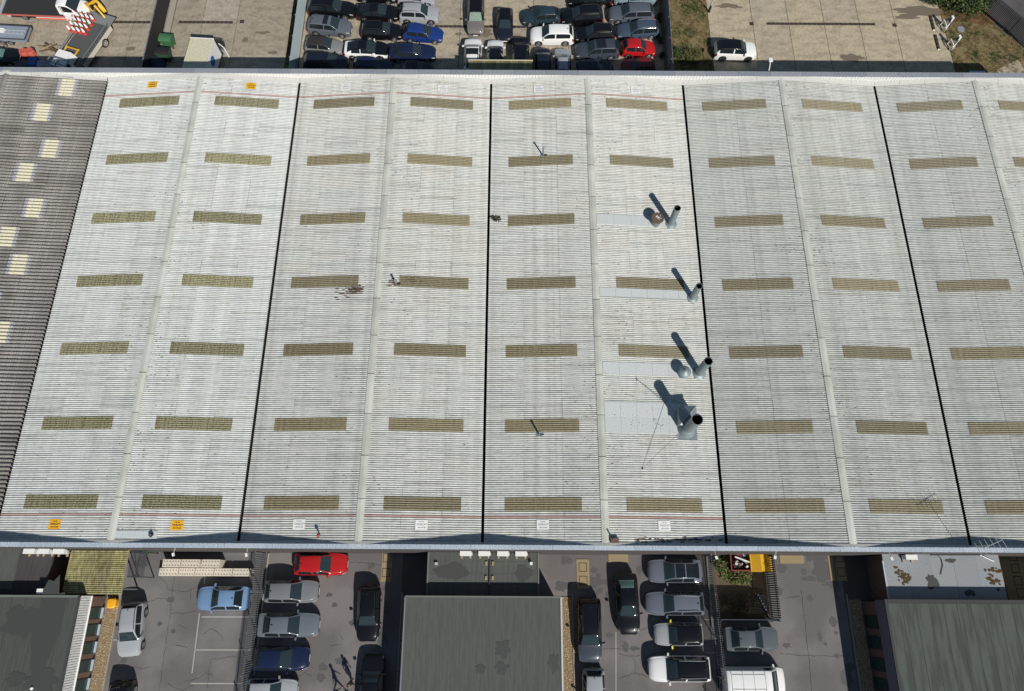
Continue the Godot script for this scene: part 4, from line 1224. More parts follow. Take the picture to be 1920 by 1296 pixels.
func offices() -> void:
	# left office
	var t := thing("left_office", "flat-roofed brick office at the frame's left edge with a white ribbed fascia", "office building")
	bx("wall", Vector3(-41.9, 1.75, 10.2), Vector3(18.0, 3.5, 19.7), M.brick, t)
	felt_roof(t, -51.0, -32.9, 0.32, 20.2, 3.62, M.felt_dark, 1.0, M.felt_dark_lap)
	windows(t, -32.9, 1.0, [1.6, 2.85, 4.12, 5.42, 6.75, 8.1, 9.4], 0.9, M.pale_blue_paint)
	var fascia := begin()
	for i in 110:
		var z := 0.3 + 0.18 * i
		for q in [[0.0, 0.1, 0.05, 0.05], [0.1, 0.115, 0.05, 0.02], [0.115, 0.165, 0.02, 0.02], [0.165, 0.18, 0.02, 0.05]]:
			quad(fascia, Vector3(-32.86 + q[2], 2.2, z + q[0]), Vector3(-32.86 + q[2], 3.6, z + q[0]), Vector3(-32.86 + q[3], 3.6, z + q[1]), Vector3(-32.86 + q[3], 2.2, z + q[1]))
	obj("ribbed_fascia", fascia, M.white_sheet, t).set_meta("kind", "stuff")
	bx("fascia_trim", Vector3(-32.8, 2.17, 10.2), Vector3(0.14, 0.06, 19.8), M.white_paint, t)
	bx("roof_edge", Vector3(-32.92, 3.64, 10.2), Vector3(0.16, 0.09, 19.8), M.felt_dark_lap, t)
	bx("roof_edge", Vector3(-41.9, 3.64, 0.34), Vector3(18.0, 0.09, 0.16), M.felt_edge, t)
	var pt := begin()
	blob(pt, Vector3(-36.66, 3.60, 1.93), 1.6, 1.1, 3.632, 61)
	blob(pt, Vector3(-34.96, 3.60, 2.86), 1.1, 3.2, 3.634, 62)
	blob(pt, Vector3(-36.38, 3.60, 6.02), 0.7, 0.5, 3.636, 63)
	blob(pt, Vector3(-34.67, 3.60, 6.30), 1.3, 0.8, 3.638, 64)
	obj("damp_felt", pt, M.felt_wet, t)
	var ball := SphereMesh.new()
	ball.radius = 0.12
	ball.height = 0.2
	put("roof_vent", ball, M.white_paint, t, Vector3(-35.03, 3.68, 6.68))
	# its link to the warehouse
	t = thing("left_link", "low dark flat-roofed link between the warehouse and the left office", "building")
	bx("wall", Vector3(-43.5, 1.3, -1.45), Vector3(14.0, 2.6, 3.3), M.brick, t)
	felt_roof(t, -50.5, -36.2, Z_FRONT + 0.3, 0.18, 2.72, M.felt_plain, 3.4, M.felt_dark_lap)
	bx("roof_patch", Vector3(-39.83, 2.74, -1.85) + Vector3(-1.8, 0, 0.1), Vector3(5.6, 0.012, 3.2), M.felt_mid, t)
	# translucent canopy beside it
	t = thing("sheet_canopy", "olive translucent corrugated canopy between the warehouse and the left office", "canopy")
	var cx0 := -34.84
	var cx1 := -30.28
	for i in 4:
		var xa := lerpf(cx0, cx1, i / 4.0)
		var xb := lerpf(cx0, cx1, (i + 1) / 4.0) + 0.03
		put("canopy_sheet", corrugated(xa, 2.75 + 0.006 * (i % 2), xb, 2.76 + 0.006 * (i % 2), Z_FRONT + 0.3, 0.12, 0.15, 0.05, 1, 6, [], 500 + i, 0.04), M["canopy_%d" % (i % 3)], t)
	for i in 5:
		bx("rafter", Vector3(lerpf(cx0 + 0.1, cx1 - 0.1, i / 4.0), 2.64, (Z_FRONT + 0.2) / 2), Vector3(0.07, 0.12, 3.1), M.timber_pale, t)
	for x in [cx0 + 0.2, cx1 - 0.1]:
		bx("post", Vector3(x, 1.3, -0.2), Vector3(0.1, 2.6, 0.1), M.steel, t)
	bx("edge_trim", Vector3(cx1 + 0.01, 2.72, (Z_FRONT + 0.2) / 2), Vector3(0.05, 0.1, 3.2), M.timber_pale, t)
	# central office
	t = thing("central_office", "central flat-roofed office with streaky grey felt and a white right edge", "office building")
	bx("wall", Vector3(-2.06, 1.7, 10.2), Vector3(11.5, 3.4, 19.6), M.brick, t)
	felt_roof(t, -8.0, 3.8, 0.25, 20.2, 3.6, M.felt_mid, 0.92, M.felt_mid_lap)
	bx("roof_edge", Vector3(3.87, 3.6, 10.2), Vector3(0.13, 0.14, 20.0), M.white_dirty, t)
	bx("roof_edge", Vector3(-2.1, 3.6, 0.2), Vector3(11.9, 0.12, 0.12), M.felt_edge, t)
	bx("roof_edge", Vector3(-8.04, 3.6, 10.2), Vector3(0.1, 0.12, 20.0), M.steel, t)
	pt = begin()
	blob(pt, Vector3(-0.55, 3.60, 3.85), 0.62, 0.62, 3.614, 71)
	blob(pt, Vector3(-0.61, 3.60, 5.16), 0.45, 0.4, 3.616, 72)
	blob(pt, Vector3(-2.23, 3.60, 5.24), 0.4, 0.3, 3.618, 73)
	blob(pt, Vector3(3.30, 3.60, 4.85), 0.4, 0.7, 3.62, 74)
	obj("damp_felt", pt, M.felt_wet, t)
	windows(t, 3.7, 1.0, [2.0, 4.2, 6.4, 8.6], 1.1, M.pale_blue_paint)
	# its link
	t = thing("central_link", "low grey felted link roof with dark damp patches before the warehouse", "building")
	bx("wall", Vector3(-2.15, 1.3, -1.5), Vector3(8.5, 2.6, 3.2), M.brick, t)
	felt_roof(t, -6.55, 2.22, Z_FRONT + 0.3, 0.12, 2.74, M.felt_mid, 2.9, M.felt_mid_lap)
	for z in [-2.4, -1.5, -0.75]:
		bx("felt_lap", Vector3(-2.15, 2.745, z), Vector3(8.7, 0.008, 0.04), M.felt_mid_lap, t)
	for x in [-6.5, 2.17]:
		bx("roof_edge", Vector3(x, 2.77, -1.5), Vector3(0.12, 0.08, 3.2), M.felt_edge, t)
	pt = begin()
	blob(pt, Vector3(-4.58, 2.75, -1.53), 1.15, 0.62, 2.752, 81)
	blob(pt, Vector3(1.15, 2.75, -1.56), 0.75, 0.55, 2.754, 82)
	blob(pt, Vector3(-4.41, 2.75, -1.41), 0.6, 0.4, 2.756, 83)
	obj("damp_felt", pt, M.felt_wet, t)
	st_pipe(t, [Vector3(-1.66, 2.82, Z_FRONT + 0.35), Vector3(-1.66, 2.82, 0.1)], 0.06, M.pipe_blue)
	for z in [-2.26, -1.18]:
		for s in [-0.26, 0.26]:
			bx("pipe_block", Vector3(-1.66 + s, 2.8, z), Vector3(0.16, 0.12, 0.3), M.timber_pale, t)
	cyl("round_vent", Vector3(1.61, 2.74, -2.28), 0.12, 0.12, 0.3, M.white_paint, t, 14)
	bx("square_vent", Vector3(-5.86, 2.84, -2.23), Vector3(0.22, 0.2, 0.18), M.white_dirty, t)
	# right office
	t = thing("right_office", "right flat-roofed office with mossy green felt and a purple-grey fascia in shade", "office building")
	bx("wall", Vector3(38.0, 1.7, 10.2), Vector3(18.8, 3.4, 19.6), M.brick, t)
	felt_roof(t, 28.75, 47.4, 0.5, 20.2, 3.66, M.felt_green, 1.05, M.felt_green_lap)
	bx("fascia", Vector3(28.58, 2.9, 10.2), Vector3(0.1, 1.4, 19.9), M.fascia_purple, t)
	bx("roof_edge", Vector3(28.66, 3.62, 10.2), Vector3(0.2, 0.1, 20.0), M.felt_dark_lap, t)
	bx("roof_edge", Vector3(38.0, 3.6, 0.36), Vector3(18.9, 0.1, 0.3), M.felt_dark_lap, t)
	windows(t, 28.56, -1.0, [1.9, 3.4, 4.95, 6.4, 7.85], 0.98, M.frame_dark)
	# its link
	t = thing("right_link", "pale grey sheet-roofed link with rusty moss patches at the right of the frame", "building")
	bx("wall", Vector3(34.1, 1.3, -1.45), Vector3(9.3, 2.6, 3.3), M.brick, t)
	for i in 5:
		bx("roof_sheet", Vector3(29.4 + 1.84 * (i + 0.5), 2.72 + 0.004 * (i % 2), -1.42), Vector3(1.83, 0.1, 3.45), M["grp_%d" % (i % 2)], t)
	bx("roof_edge", Vector3(29.38, 2.74, -1.2), Vector3(0.1, 0.12, 2.9), M.pale_blue_paint, t)
	pt = begin()
	var bi := 0
	for q in [[Vector3(30.77, 2.75, -1.72), 0.28, 0.22], [Vector3(30.89, 2.75, -1.25), 0.24, 0.26], [Vector3(37.99, 2.75, -1.96), 0.36, 0.12], [Vector3(37.80, 2.75, -1.28), 0.32, 0.24]]:
		for i in 16:
			blob(pt, q[0] + Vector3(rng.randfn() * q[1], 0, rng.randfn() * q[2]), rng.randf_range(0.05, 0.17), rng.randf_range(0.04, 0.12), 2.788 + 0.0003 * bi, 90 + bi)
			bi += 1
	obj("moss_patch", pt, M.moss_rust, t)
	pt = begin()
	blob(pt, Vector3(33.01, 2.75, -1.18), 0.55, 0.5, 2.79, 101)
	blob(pt, Vector3(35.74, 2.75, -0.29), 0.4, 0.25, 2.79, 102)
	blob(pt, Vector3(34.75, 2.75, -2.70), 0.4, 0.15, 2.79, 103)
	obj("dirt_patch", pt, M.felt_wet, t)
	st_pipe(t, [Vector3(33.72, 2.85, -3.14), Vector3(34.01, 2.82, -2.82), Vector3(34.04, 2.82, -2.34), Vector3(33.73, 2.82, -1.62)], 0.025, M.black_plastic)
	st_pipe(t, [Vector3(32.96, 3.20, -3.08), Vector3(36.91, 3.20, -3.10)], 0.04, M.black_plastic)
	st_pipe(t, [Vector3(37.04, 3.00, -3.11), Vector3(38.12, 2.85, -2.64)], 0.035, M.white_paint)
	# air conditioners standing on the link roofs
	var ac := 0
	for v in [[874, 1037, "leftmost of the four white air conditioners on the central link roof"], [908, 1037, "second from left of the four white air conditioners on the central link roof"], [942.5, 1037, "third from left of the four white air conditioners on the central link roof"], [976, 1037, "rightmost of the four white air conditioners on the central link roof"]]:
		air_con(px_roof(v[0]), v[2], "air conditioners in a row on the central link")
	for v in [[Vector3(-37.68, 3.10, -2.97), "leftmost of the three white air conditioners on the dark left link roof"], [Vector3(-36.55, 3.10, -2.98), "middle of the three white air conditioners on the dark left link roof"], [Vector3(-35.37, 3.10, -2.98), "rightmost of the three white air conditioners on the dark left link roof"]]:
		air_con(Vector3(v[0].x, 2.73, -2.95), v[1], "air conditioners in a row on the left link")
	air_con(Vector3(-35.93, 2.73, -0.01), "lone white air conditioner in the shade beside the left office roof", "")
	air_con(Vector3(31.31, 2.78, -2.89), "lone white air conditioner on the pale grey link roof", "")


func px_roof(px: float) -> Vector3:
	return Vector3((px - 957.0) * 0.0425, 2.75, -2.98)


func air_con(at: Vector3, label: String, group: String) -> void:
	var t := thing("air_conditioner", label, "air conditioner", at, 0.0, group)
	for s in [-0.34, 0.34]:
		bx("foot", Vector3(s, 0.05, 0.05), Vector3(0.14, 0.1, 0.62), M.timber_pale, t)
	bx("casing", Vector3(0, 0.42, 0), Vector3(0.86, 0.64, 0.34), M.white_paint, t)
	bx("top_panel", Vector3(0, 0.75, 0), Vector3(0.9, 0.03, 0.38), M.white_paint, t)
	var st := begin()
	lathe(st, [Vector2(0.24, 0.0), Vector2(0.24, 0.03), Vector2(0.21, 0.03), Vector2(0.21, 0.0)], Vector3.ZERO, 18)
	for i in 6:
		bar(st, Vector3(0.05 * cos(i * PI / 6), 0.012, 0.05 * sin(i * PI / 6)), Vector3(0.22 * cos(i * PI / 6), 0.012, 0.22 * sin(i * PI / 6)), 0.012)
	var f := obj("fan_grille", st, M.steel, t, Vector3(-0.12, 0.42, 0.172))
	f.rotation.x = PI / 2
	bx("valve_cover", Vector3(0.47, 0.3, 0.02), Vector3(0.1, 0.3, 0.22), M.white_dirty, t)
	var p := begin()
	tube(p, [Vector3(0.5, 0.25, 0.0), Vector3(0.62, 0.12, -0.05), Vector3(0.62, 0.1, -0.3)], 0.03, 6)
	obj("pipe", p, M.black_plastic, t)


func st_pipe(parent: Node3D, pts: Array, r: float, m: Material) -> void:
	var st := begin()
	tube(st, pts, r, 8)
	obj("pipe", st, m, parent)


# ---------------------------------------------------------------- lorries, plant and yard clutter

func cone(at: Vector3, green: bool) -> void:
	var t := thing("traffic_cone", "green and white cone among the red ones on the works truck bed" if green else "red and white traffic cone standing in rows on the works truck bed", "traffic cone", at, 0.3, "green cones on the truck bed" if green else "red cones on the truck bed")
	var m: Material = M.cone_green if green else M.cone_red
	bx("base", Vector3(0, 0.02, 0), Vector3(0.36, 0.04, 0.36), m, t)
	cyl("cone_body", Vector3(0, 0.04, 0), 0.18, 0.135, 0.3, m, t, 14)
	cyl("sleeve", Vector3(0, 0.34, 0), 0.145, 0.09, 0.5, M.white_paint, t, 14)
	cyl("tip", Vector3(0, 0.84, 0), 0.085, 0.05, 0.12, m, t, 12)


func left_yard_things() -> void:
	# flatbed lorry with a dark deck and red side rails
	var a: Vector3 = Vector3(-55.79, 1.10, -59.19)
	var b: Vector3 = Vector3(-48.82, 1.10, -58.87)
	var d := (b - a)
	d.y = 0
	var dir := d.normalized()
	var back := Vector3(dir.z, 0, -dir.x)
	var mid := (a + b) / 2 + back * 1.25 + dir * 1.1
	var t := thing("flatbed_lorry", "flatbed lorry with black deck, red side rails and white cab at the frame top", "lorry", Vector3(mid.x, 0, mid.z), atan2(-dir.z, dir.x))
	car_parts(t, "cab", 9.2, "white", {})
	bx("deck", Vector3(-1.15, 1.02, 0), Vector3(6.9, 0.16, 2.5), M.deck_black, t)
	for s in [-1, 1]:
		bx("side_rail", Vector3(-1.15, 1.0, s * 1.28), Vector3(6.9, 0.16, 0.07), M.red_rail, t)
		bx("side_guard", Vector3(0.6, 0.62, s * 1.22), Vector3(3.2, 0.22, 0.05), M.red_guard, t)
		bx("reflective_strip", Vector3(0.6, 0.735, s * 1.225), Vector3(3.2, 0.04, 0.06), M.white_paint, t)
	bx("headboard", Vector3(2.32, 1.5, 0), Vector3(0.08, 1.0, 2.4), M.white_paint, t)
	for i in 5:
		var bar_m := bx("chevron_bar", Vector3(2.27, 1.5, -0.9 + 0.45 * i), Vector3(0.03, 0.9, 0.14), M.red_rail, t)
		bar_m.rotation.x = 0.5
	bx("tail_board", Vector3(-4.62, 1.15, 0), Vector3(0.08, 0.35, 2.5), M.pale_blue_paint, t)
	bx("tail_lamp_cluster", Vector3(-4.6, 0.8, 1.0), Vector3(0.1, 0.2, 0.3), M.yellow_plate, t)
	# works truck with cones
	a = Vector3(-43.60, 1.30, -57.39)
	b = Vector3(-45.63, 1.30, -51.40)
	d = b - a
	d.y = 0
	dir = d.normalized()
	back = Vector3(-dir.z, 0, dir.x)
	var org := a + back * 1.5
	t = thing("works_truck", "traffic works truck carrying rows of cones, with a white coded side panel", "truck", Vector3(org.x, 0, org.z) + dir * 4.3, atan2(-dir.z, dir.x))
	car_parts(t, "cab", 8.8, "white", {})
	bx("deck", Vector3(-1.4, 1.12, 0), Vector3(6.0, 0.14, 3.0), M.deck_grey, t)
	for s in [-1, 1]:
		bx("side_panel", Vector3(-1.6, 0.92, s * 1.52), Vector3(5.6, 0.5, 0.06), M.truck_cream, t)
		bx("side_rail", Vector3(-1.6, 1.62, s * 1.46), Vector3(5.2, 0.07, 0.07), M.steel, t)
		for i in 5:
			bx("stanchion", Vector3(-4.1 + 1.25 * i, 1.4, s * 1.46), Vector3(0.06, 0.5, 0.06), M.steel, t)
	for x in [-2.6, 2.9]:
		for q in [-1, 1]:
			add_wheel(t, Vector3(x, 0.48, q * 1.48), 0.48, q, M.white_dirty)
	bx("code_plate", Vector3(-3.0, 0.85, 1.56), Vector3(1.5, 0.34, 0.03), M.white_paint, t)
	for i in 4:
		bx("code_stroke", Vector3(-3.5 + 0.32 * i, 0.85, 1.58), Vector3(0.12, 0.2, 0.01), M.black_plastic, t)
	bx("locker", Vector3(-1.0, 0.62, 1.42), Vector3(1.2, 0.45, 0.2), M.white_dirty, t)
	bx("crash_deck", Vector3(-4.9, 1.2, 0), Vector3(1.3, 0.12, 3.0), M.deck_plate, t)
	bx("hazard_stripe", Vector3(-4.3, 1.24, 1.49), Vector3(0.5, 0.1, 0.06), M.cone_red, t)
	# overhead rack, stacked barrier boards and the yellow frame
	for i in 4:
		bx("rack_bar", Vector3(2.0 + 0.65 * i, 2.45, 0), Vector3(0.07, 0.07, 2.2), M.steel, t)
	for s in [-1.1, 0, 1.1]:
		bx("rack_rail", Vector3(2.97, 2.38, s), Vector3(2.1, 0.08, 0.08), M.steel, t)
	for i in 5:
		bx("barrier_board", Vector3(1.1 + 0.02 * i, 1.28 + 0.16 * i, 0.2 + 0.05 * i), Vector3(1.1, 0.13, 1.5), M.white_paint, t)
	for s in [-0.7, 0.7]:
		bx("yellow_frame", Vector3(0.15, 1.55, s + 0.3), Vector3(0.9, 0.1, 0.1), M.plant_yellow, t)
	for s in [-0.3, 0.4]:
		bx("yellow_frame", Vector3(0.15 + s, 1.58, 0.3), Vector3(0.1, 0.12, 1.5), M.plant_yellow, t)
	for j in 4:
		for i in 4:
			var px := Vector2(132.7 + 9.2 * i + 5.6 * j, 58.2 + 1.8 * i - 8.2 * j)
			var c: Vector3 = Vector3(-47.60, 1.20, -56.71)
			var ei: Vector3 = Vector3(-47.05, 1.20, -56.58)
			var ej: Vector3 = Vector3(-47.41, 1.20, -57.31)
			var p := c + (ei - c) * i + (ej - c) * j
			cone(Vector3(p.x, 1.2, p.z), (i == 1 and j == 1) or (i == 2 and j == 2))
	# yellow excavator
	var e: Vector3 = Vector3(-46.00, 0.80, -60.39)
	t = thing("mini_excavator", "yellow mini excavator with black hoses behind the works truck", "excavator", Vector3(e.x, 0, e.z), -0.75)
	for s in [-1, 1]:
		var st := begin()
		var pr := []
		for k in 16:
			var an := TAU * k / 16
			pr.append(Vector2((0.62 if cos(an) > 0 else -0.62) + cos(an) * 0.25, 0.27 + sin(an) * 0.25))
		for k in 16:
			var p0: Vector2 = pr[k]
			var p1: Vector2 = pr[(k + 1) % 16]
			quad(st, Vector3(p0.x, p0.y, s * 0.5 - 0.16), Vector3(p1.x, p1.y, s * 0.5 - 0.16), Vector3(p1.x, p1.y, s * 0.5 + 0.16), Vector3(p0.x, p0.y, s * 0.5 + 0.16))
			for zz in [-0.16, 0.16]:
				quad(st, Vector3(0, 0.27, s * 0.5 + zz), Vector3(p0.x, p0.y, s * 0.5 + zz), Vector3(p1.x, p1.y, s * 0.5 + zz), Vector3(0, 0.27, s * 0.5 + zz))
		obj("track", st, M.rubber, t)
	var st2 := begin()
	for k in 10:
		var a0 := PI * k / 10
		var a1 := PI * (k + 1) / 10
		quad(st2, Vector3(cos(a0) * 1.1, 0.6 + sin(a0) * 0.95, -0.62), Vector3(cos(a1) * 1.1, 0.6 + sin(a1) * 0.95, -0.62), Vector3(cos(a1) * 1.1, 0.6 + sin(a1) * 0.95, 0.62), Vector3(cos(a0) * 1.1, 0.6 + sin(a0) * 0.95, 0.62))
		for zz in [-0.62, 0.62]:
			quad(st2, Vector3(0, 0.6, zz), Vector3(cos(a0) * 1.1, 0.6 + sin(a0) * 0.95, zz), Vector3(cos(a1) * 1.1, 0.6 + sin(a1) * 0.95, zz), Vector3(0, 0.6, zz))
	obj("engine_cover", st2, M.plant_yellow, t)
	bx("vent_panel", Vector3(0.5, 1.42, 0), Vector3(0.35, 0.05, 0.7), M.black_plastic, t).rotation.z = -0.5
	bx("seat", Vector3(-0.35, 1.62, 0), Vector3(0.5, 0.16, 0.5), M.black_plastic, t)
	st2 = begin()
	bar(st2, Vector3(0.9, 0.9, 0.2), Vector3(1.6, 2.2, 0.2), 0.2)
	bar(st2, Vector3(1.6, 2.2, 0.2), Vector3(2.5, 1.2, 0.2), 0.16)
	obj("boom", st2, M.plant_yellow, t)
	bx("bucket", Vector3(2.5, 0.9, 0.2), Vector3(0.45, 0.5, 0.5), M.deck_black, t)
	for k in 3:
		st2 = begin()
		tube(st2, [Vector3(0.7, 1.2, 0.3 + 0.1 * k), Vector3(1.2, 2.3, 0.45 + 0.1 * k), Vector3(1.9, 2.4, 0.5 + 0.1 * k), Vector3(2.3, 1.4, 0.35)], 0.035, 6)
		obj("hose", st2, M.rubber, t)
	# grey trailer at the frame edge
	e = Vector3(-54.87, 0.90, -56.82)
	t = thing("rack_trailer", "blue-grey flat trailer with a row of rungs along its middle at the left frame edge", "trailer", Vector3(e.x, 0, e.z), -0.06)
	bx("body", Vector3(0, 0.72, 0), Vector3(4.8, 0.36, 1.9), M.blue_steel, t)
	bx("rim", Vector3(0, 0.93, 0.9), Vector3(4.8, 0.08, 0.1), M.steel_dark, t)
	bx("rim", Vector3(0, 0.93, -0.9), Vector3(4.8, 0.08, 0.1), M.steel_dark, t)
	bx("rim", Vector3(2.38, 0.93, 0), Vector3(0.1, 0.08, 1.7), M.steel_dark, t)
	for s in [-0.22, 0.22]:
		bx("ladder_rail", Vector3(0.1, 1.0, s), Vector3(4.2, 0.08, 0.07), M.steel_bright, t)
	for i in 9:
		bx("rung", Vector3(-1.8 + 0.46 * i, 0.98, 0), Vector3(0.08, 0.05, 0.42), M.steel_bright, t)
	bx("tool_box", Vector3(-0.3, 1.05, -0.05), Vector3(0.5, 0.2, 0.5), M.white_paint, t)
	for x in [-0.4, 0.5]:
		for s in [-1, 1]:
			add_wheel(t, Vector3(x, 0.33, s * 0.86), 0.33, s, M.alloy)
	e = Vector3(-52.91, 0.20, -57.07)
	t = thing("pallet_stack", "small pale timber pallet beside the blue-grey trailer", "pallet", Vector3(e.x, 0.05, e.z), -0.1)
	for i in 5:
		bx("board", Vector3(0, 0.13, -0.4 + 0.2 * i), Vector3(0.7, 0.03, 0.13), M.timber_pale, t)
	for i in 3:
		bx("bearer", Vector3(-0.28 + 0.28 * i, 0.06, 0), Vector3(0.09, 0.1, 0.9), M.timber_pale, t)
	# two red plastic barriers
	for i in 2:
		e = Vector3(-52.54, 0.40, -54.41) if i == 0 else Vector3(-51.87, 0.40, -54.49)
		t = thing("plastic_barrier", ["left one of two red plastic tubs side by side in the left yard", "right one of two red plastic tubs side by side in the left yard"][i], "barrier", Vector3(e.x, 0.05, e.z), 0.1, "red tubs in the left yard")
		var st := begin()
		lathe(st, [Vector2(0.30, 0.0), Vector2(0.48, 0.1), Vector2(0.46, 0.62), Vector2(0.40, 0.74), Vector2(0.2, 0.72), Vector2(0.0, 0.7)], Vector3.ZERO, 8)
		obj("shell", st, M.red_plastic, t)
		bx("seam", Vector3(0, 0.73, 0), Vector3(0.7, 0.03, 0.06), M.red_plastic, t)
	# crates under the eave and a timber heap
	for v in [[Vector3(-51.19, 0.40, -53.07), Vector3(0.95, 0.7, 1.0), "crate_blue", "blue plastic crate in the shade under the rear eave"], [Vector3(-52.49, 0.30, -53.01), Vector3(1.3, 0.5, 0.8), "steel_dark", "dark grey steel crate in the shade under the rear eave"], [Vector3(-49.56, 0.50, -52.71), Vector3(1.9, 0.8, 0.8), "blue_steel", "long pale blue crate under the rear eave beside the works truck"]]:
		e = v[0]
		t = thing("crate", v[3], "crate", Vector3(e.x, 0.05, e.z), 0.05)
		var s: Vector3 = v[1]
		bx("floor", Vector3(0, 0.03, 0), Vector3(s.x, 0.06, s.z), M[v[2]], t)
		for q in [-1, 1]:
			bx("side", Vector3(q * (s.x / 2 - 0.02), s.y / 2, 0), Vector3(0.04, s.y, s.z), M[v[2]], t)
			bx("end", Vector3(0, s.y / 2, q * (s.z / 2 - 0.02)), Vector3(s.x - 0.08, s.y, 0.04), M[v[2]], t)
		bx("lid", Vector3(0, s.y + 0.015, 0), Vector3(s.x, 0.03, s.z), M[v[2]], t)
	e = Vector3(-50.11, 0.20, -55.26)
	t = thing("timber_heap", "heap of brown scrap timber beside the works truck", "timber", Vector3(e.x, 0.05, e.z))
	for i in 16:
		var bd := bx("plank", Vector3(rng.randf_range(-0.8, 0.8), 0.06 + 0.03 * i, rng.randf_range(-0.35, 0.35)), Vector3(rng.randf_range(0.7, 1.5), 0.05, 0.12), M.timber_brown if i % 3 else M.timber_pale, t, rng.randf_range(-0.7, 0.7))
		bd.rotation.z = rng.randf_range(-0.08, 0.08)
	# box van
	var vx0 := -33.60
	var vx1 := -31.17
	var vz := -54.29
	t = thing("box_van", "box van with a cream roof and white sides backed against the rear eave", "van", Vector3((vx0 + vx1) / 2, 0, vz + 1.3), PI / 2 - 0.06)
	car_parts(t, "cab", 6.3, "midnight", {})
	bx("box_body", Vector3(-1.05, 2.0, 0), Vector3(4.2, 2.1, vx1 - vx0), M.white_paint, t)
	bx("box_roof", Vector3(-1.05, 3.07, 0), Vector3(4.16, 0.05, vx1 - vx0 - 0.04), M.van_cream, t)
	bx("box_cap", Vector3(1.06, 3.05, 0), Vector3(0.12, 0.1, vx1 - vx0 + 0.04), M.white_paint, t)
	for s in [-1, 1]:
		bx("skirt_rail", Vector3(-1.05, 0.93, s * (vx1 - vx0) / 2), Vector3(4.2, 0.08, 0.06), M.steel, t)
		bx("arm_mirror", Vector3(1.75, 1.75, s * 1.35), Vector3(0.18, 0.42, 0.14), M.black_plastic, t)
		bx("mirror_arm", Vector3(1.75, 1.62, s * 1.15), Vector3(0.06, 0.06, 0.3), M.black_plastic, t)
	var dv := bx("open_door", Vector3(1.35, 1.2, 1.5), Vector3(1.0, 1.3, 0.09), M.white_paint, t, 0.9)
	bx("door_window", Vector3(0.1, 0.32, 0), Vector3(0.6, 0.5, 0.11), M.car_glass, dv)
	var st3 := begin()
	lathe(st3, [Vector2(0.0, -0.015), Vector2(0.5, -0.015), Vector2(0.5, 0.015), Vector2(0.0, 0.015)], Vector3.ZERO, 22)
	var em := obj("blue_emblem", st3, M.emblem_blue, t, Vector3(-1.0, 2.2, (vx1 - vx0) / 2 + 0.01))
	em.rotation.x = PI / 2
	# wheeled bins and the tarpaulin
	for v in [[Vector3(-37.24, 0.70, -55.83), "bin_green", "bin_green", "green wheeled bin with its lid in full sun beside the panel fence"], [Vector3(-37.27, 0.70, -54.03), "bin_dark", "black_plastic", "dark green wheeled bin with a black lid beside the panel fence"]]:
		e = v[0]
		t = thing("wheeled_bin", v[3], "bin", Vector3(e.x, 0.05, e.z), -0.12)
		var st := begin()
		for q in 4:
			var c0: Vector3 = [Vector3(-0.5, 0, -0.38), Vector3(0.5, 0, -0.38), Vector3(0.5, 0, 0.38), Vector3(-0.5, 0, 0.38)][q]
			var c1: Vector3 = [Vector3(-0.5, 0, -0.38), Vector3(0.5, 0, -0.38), Vector3(0.5, 0, 0.38), Vector3(-0.5, 0, 0.38)][(q + 1) % 4]
			quad(st, c0 + Vector3(0, 0.2, 0), c0 * 1.3 + Vector3(0, 1.2, 0), c1 * 1.3 + Vector3(0, 1.2, 0), c1 + Vector3(0, 0.2, 0))
		obj("tub", st, M[v[1]], t)
		bx("rim", Vector3(0, 1.2, 0), Vector3(1.38, 0.07, 1.08), M[v[1]], t)
		st = begin()
		for k in 6:
			var a0 := PI * k / 6
			var a1 := PI * (k + 1) / 6
			quad(st, Vector3(-0.66, 1.24 + sin(a0) * 0.2, -cos(a0) * 0.52), Vector3(-0.66, 1.24 + sin(a1) * 0.2, -cos(a1) * 0.52), Vector3(0.66, 1.24 + sin(a1) * 0.2, -cos(a1) * 0.52), Vector3(0.66, 1.24 + sin(a0) * 0.2, -cos(a0) * 0.52))
			for xx in [-0.66, 0.66]:
				quad(st, Vector3(xx, 1.24, 0), Vector3(xx, 1.24 + sin(a0) * 0.2, -cos(a0) * 0.52), Vector3(xx, 1.24 + sin(a1) * 0.2, -cos(a1) * 0.52), Vector3(xx, 1.24, 0))
		obj("lid", st, M[v[2]], t)
		for x in [-0.45, 0.45]:
			for z in [-0.3, 0.3]:
				var wl := cyl("castor", Vector3(x, 0.0, z), 0.1, 0.1, 0.06, M.rubber, t, 10)
				wl.position = Vector3(x, 0.1, z)
				wl.rotation.x = PI / 2
	e = Vector3(-38.26, 0.40, -53.02)
	t = thing("tarpaulin_heap", "dark blue domed tarpaulin in the shade under the rear eave", "tarpaulin", Vector3(e.x, 0.05, e.z))
	st3 = begin()
	lathe(st3, [Vector2(1.15, 0.0), Vector2(1.08, 0.35), Vector2(0.8, 0.72), Vector2(0.4, 0.9), Vector2(0.0, 0.94)], Vector3.ZERO, 14)
	obj("cover", st3, M.tarp_blue, t)
	st3 = begin()
	lathe(st3, [Vector2(1.17, 0.1), Vector2(1.19, 0.13), Vector2(1.17, 0.16)], Vector3.ZERO, 14)
	obj("tie_rope", st3, M.white_dirty, t)


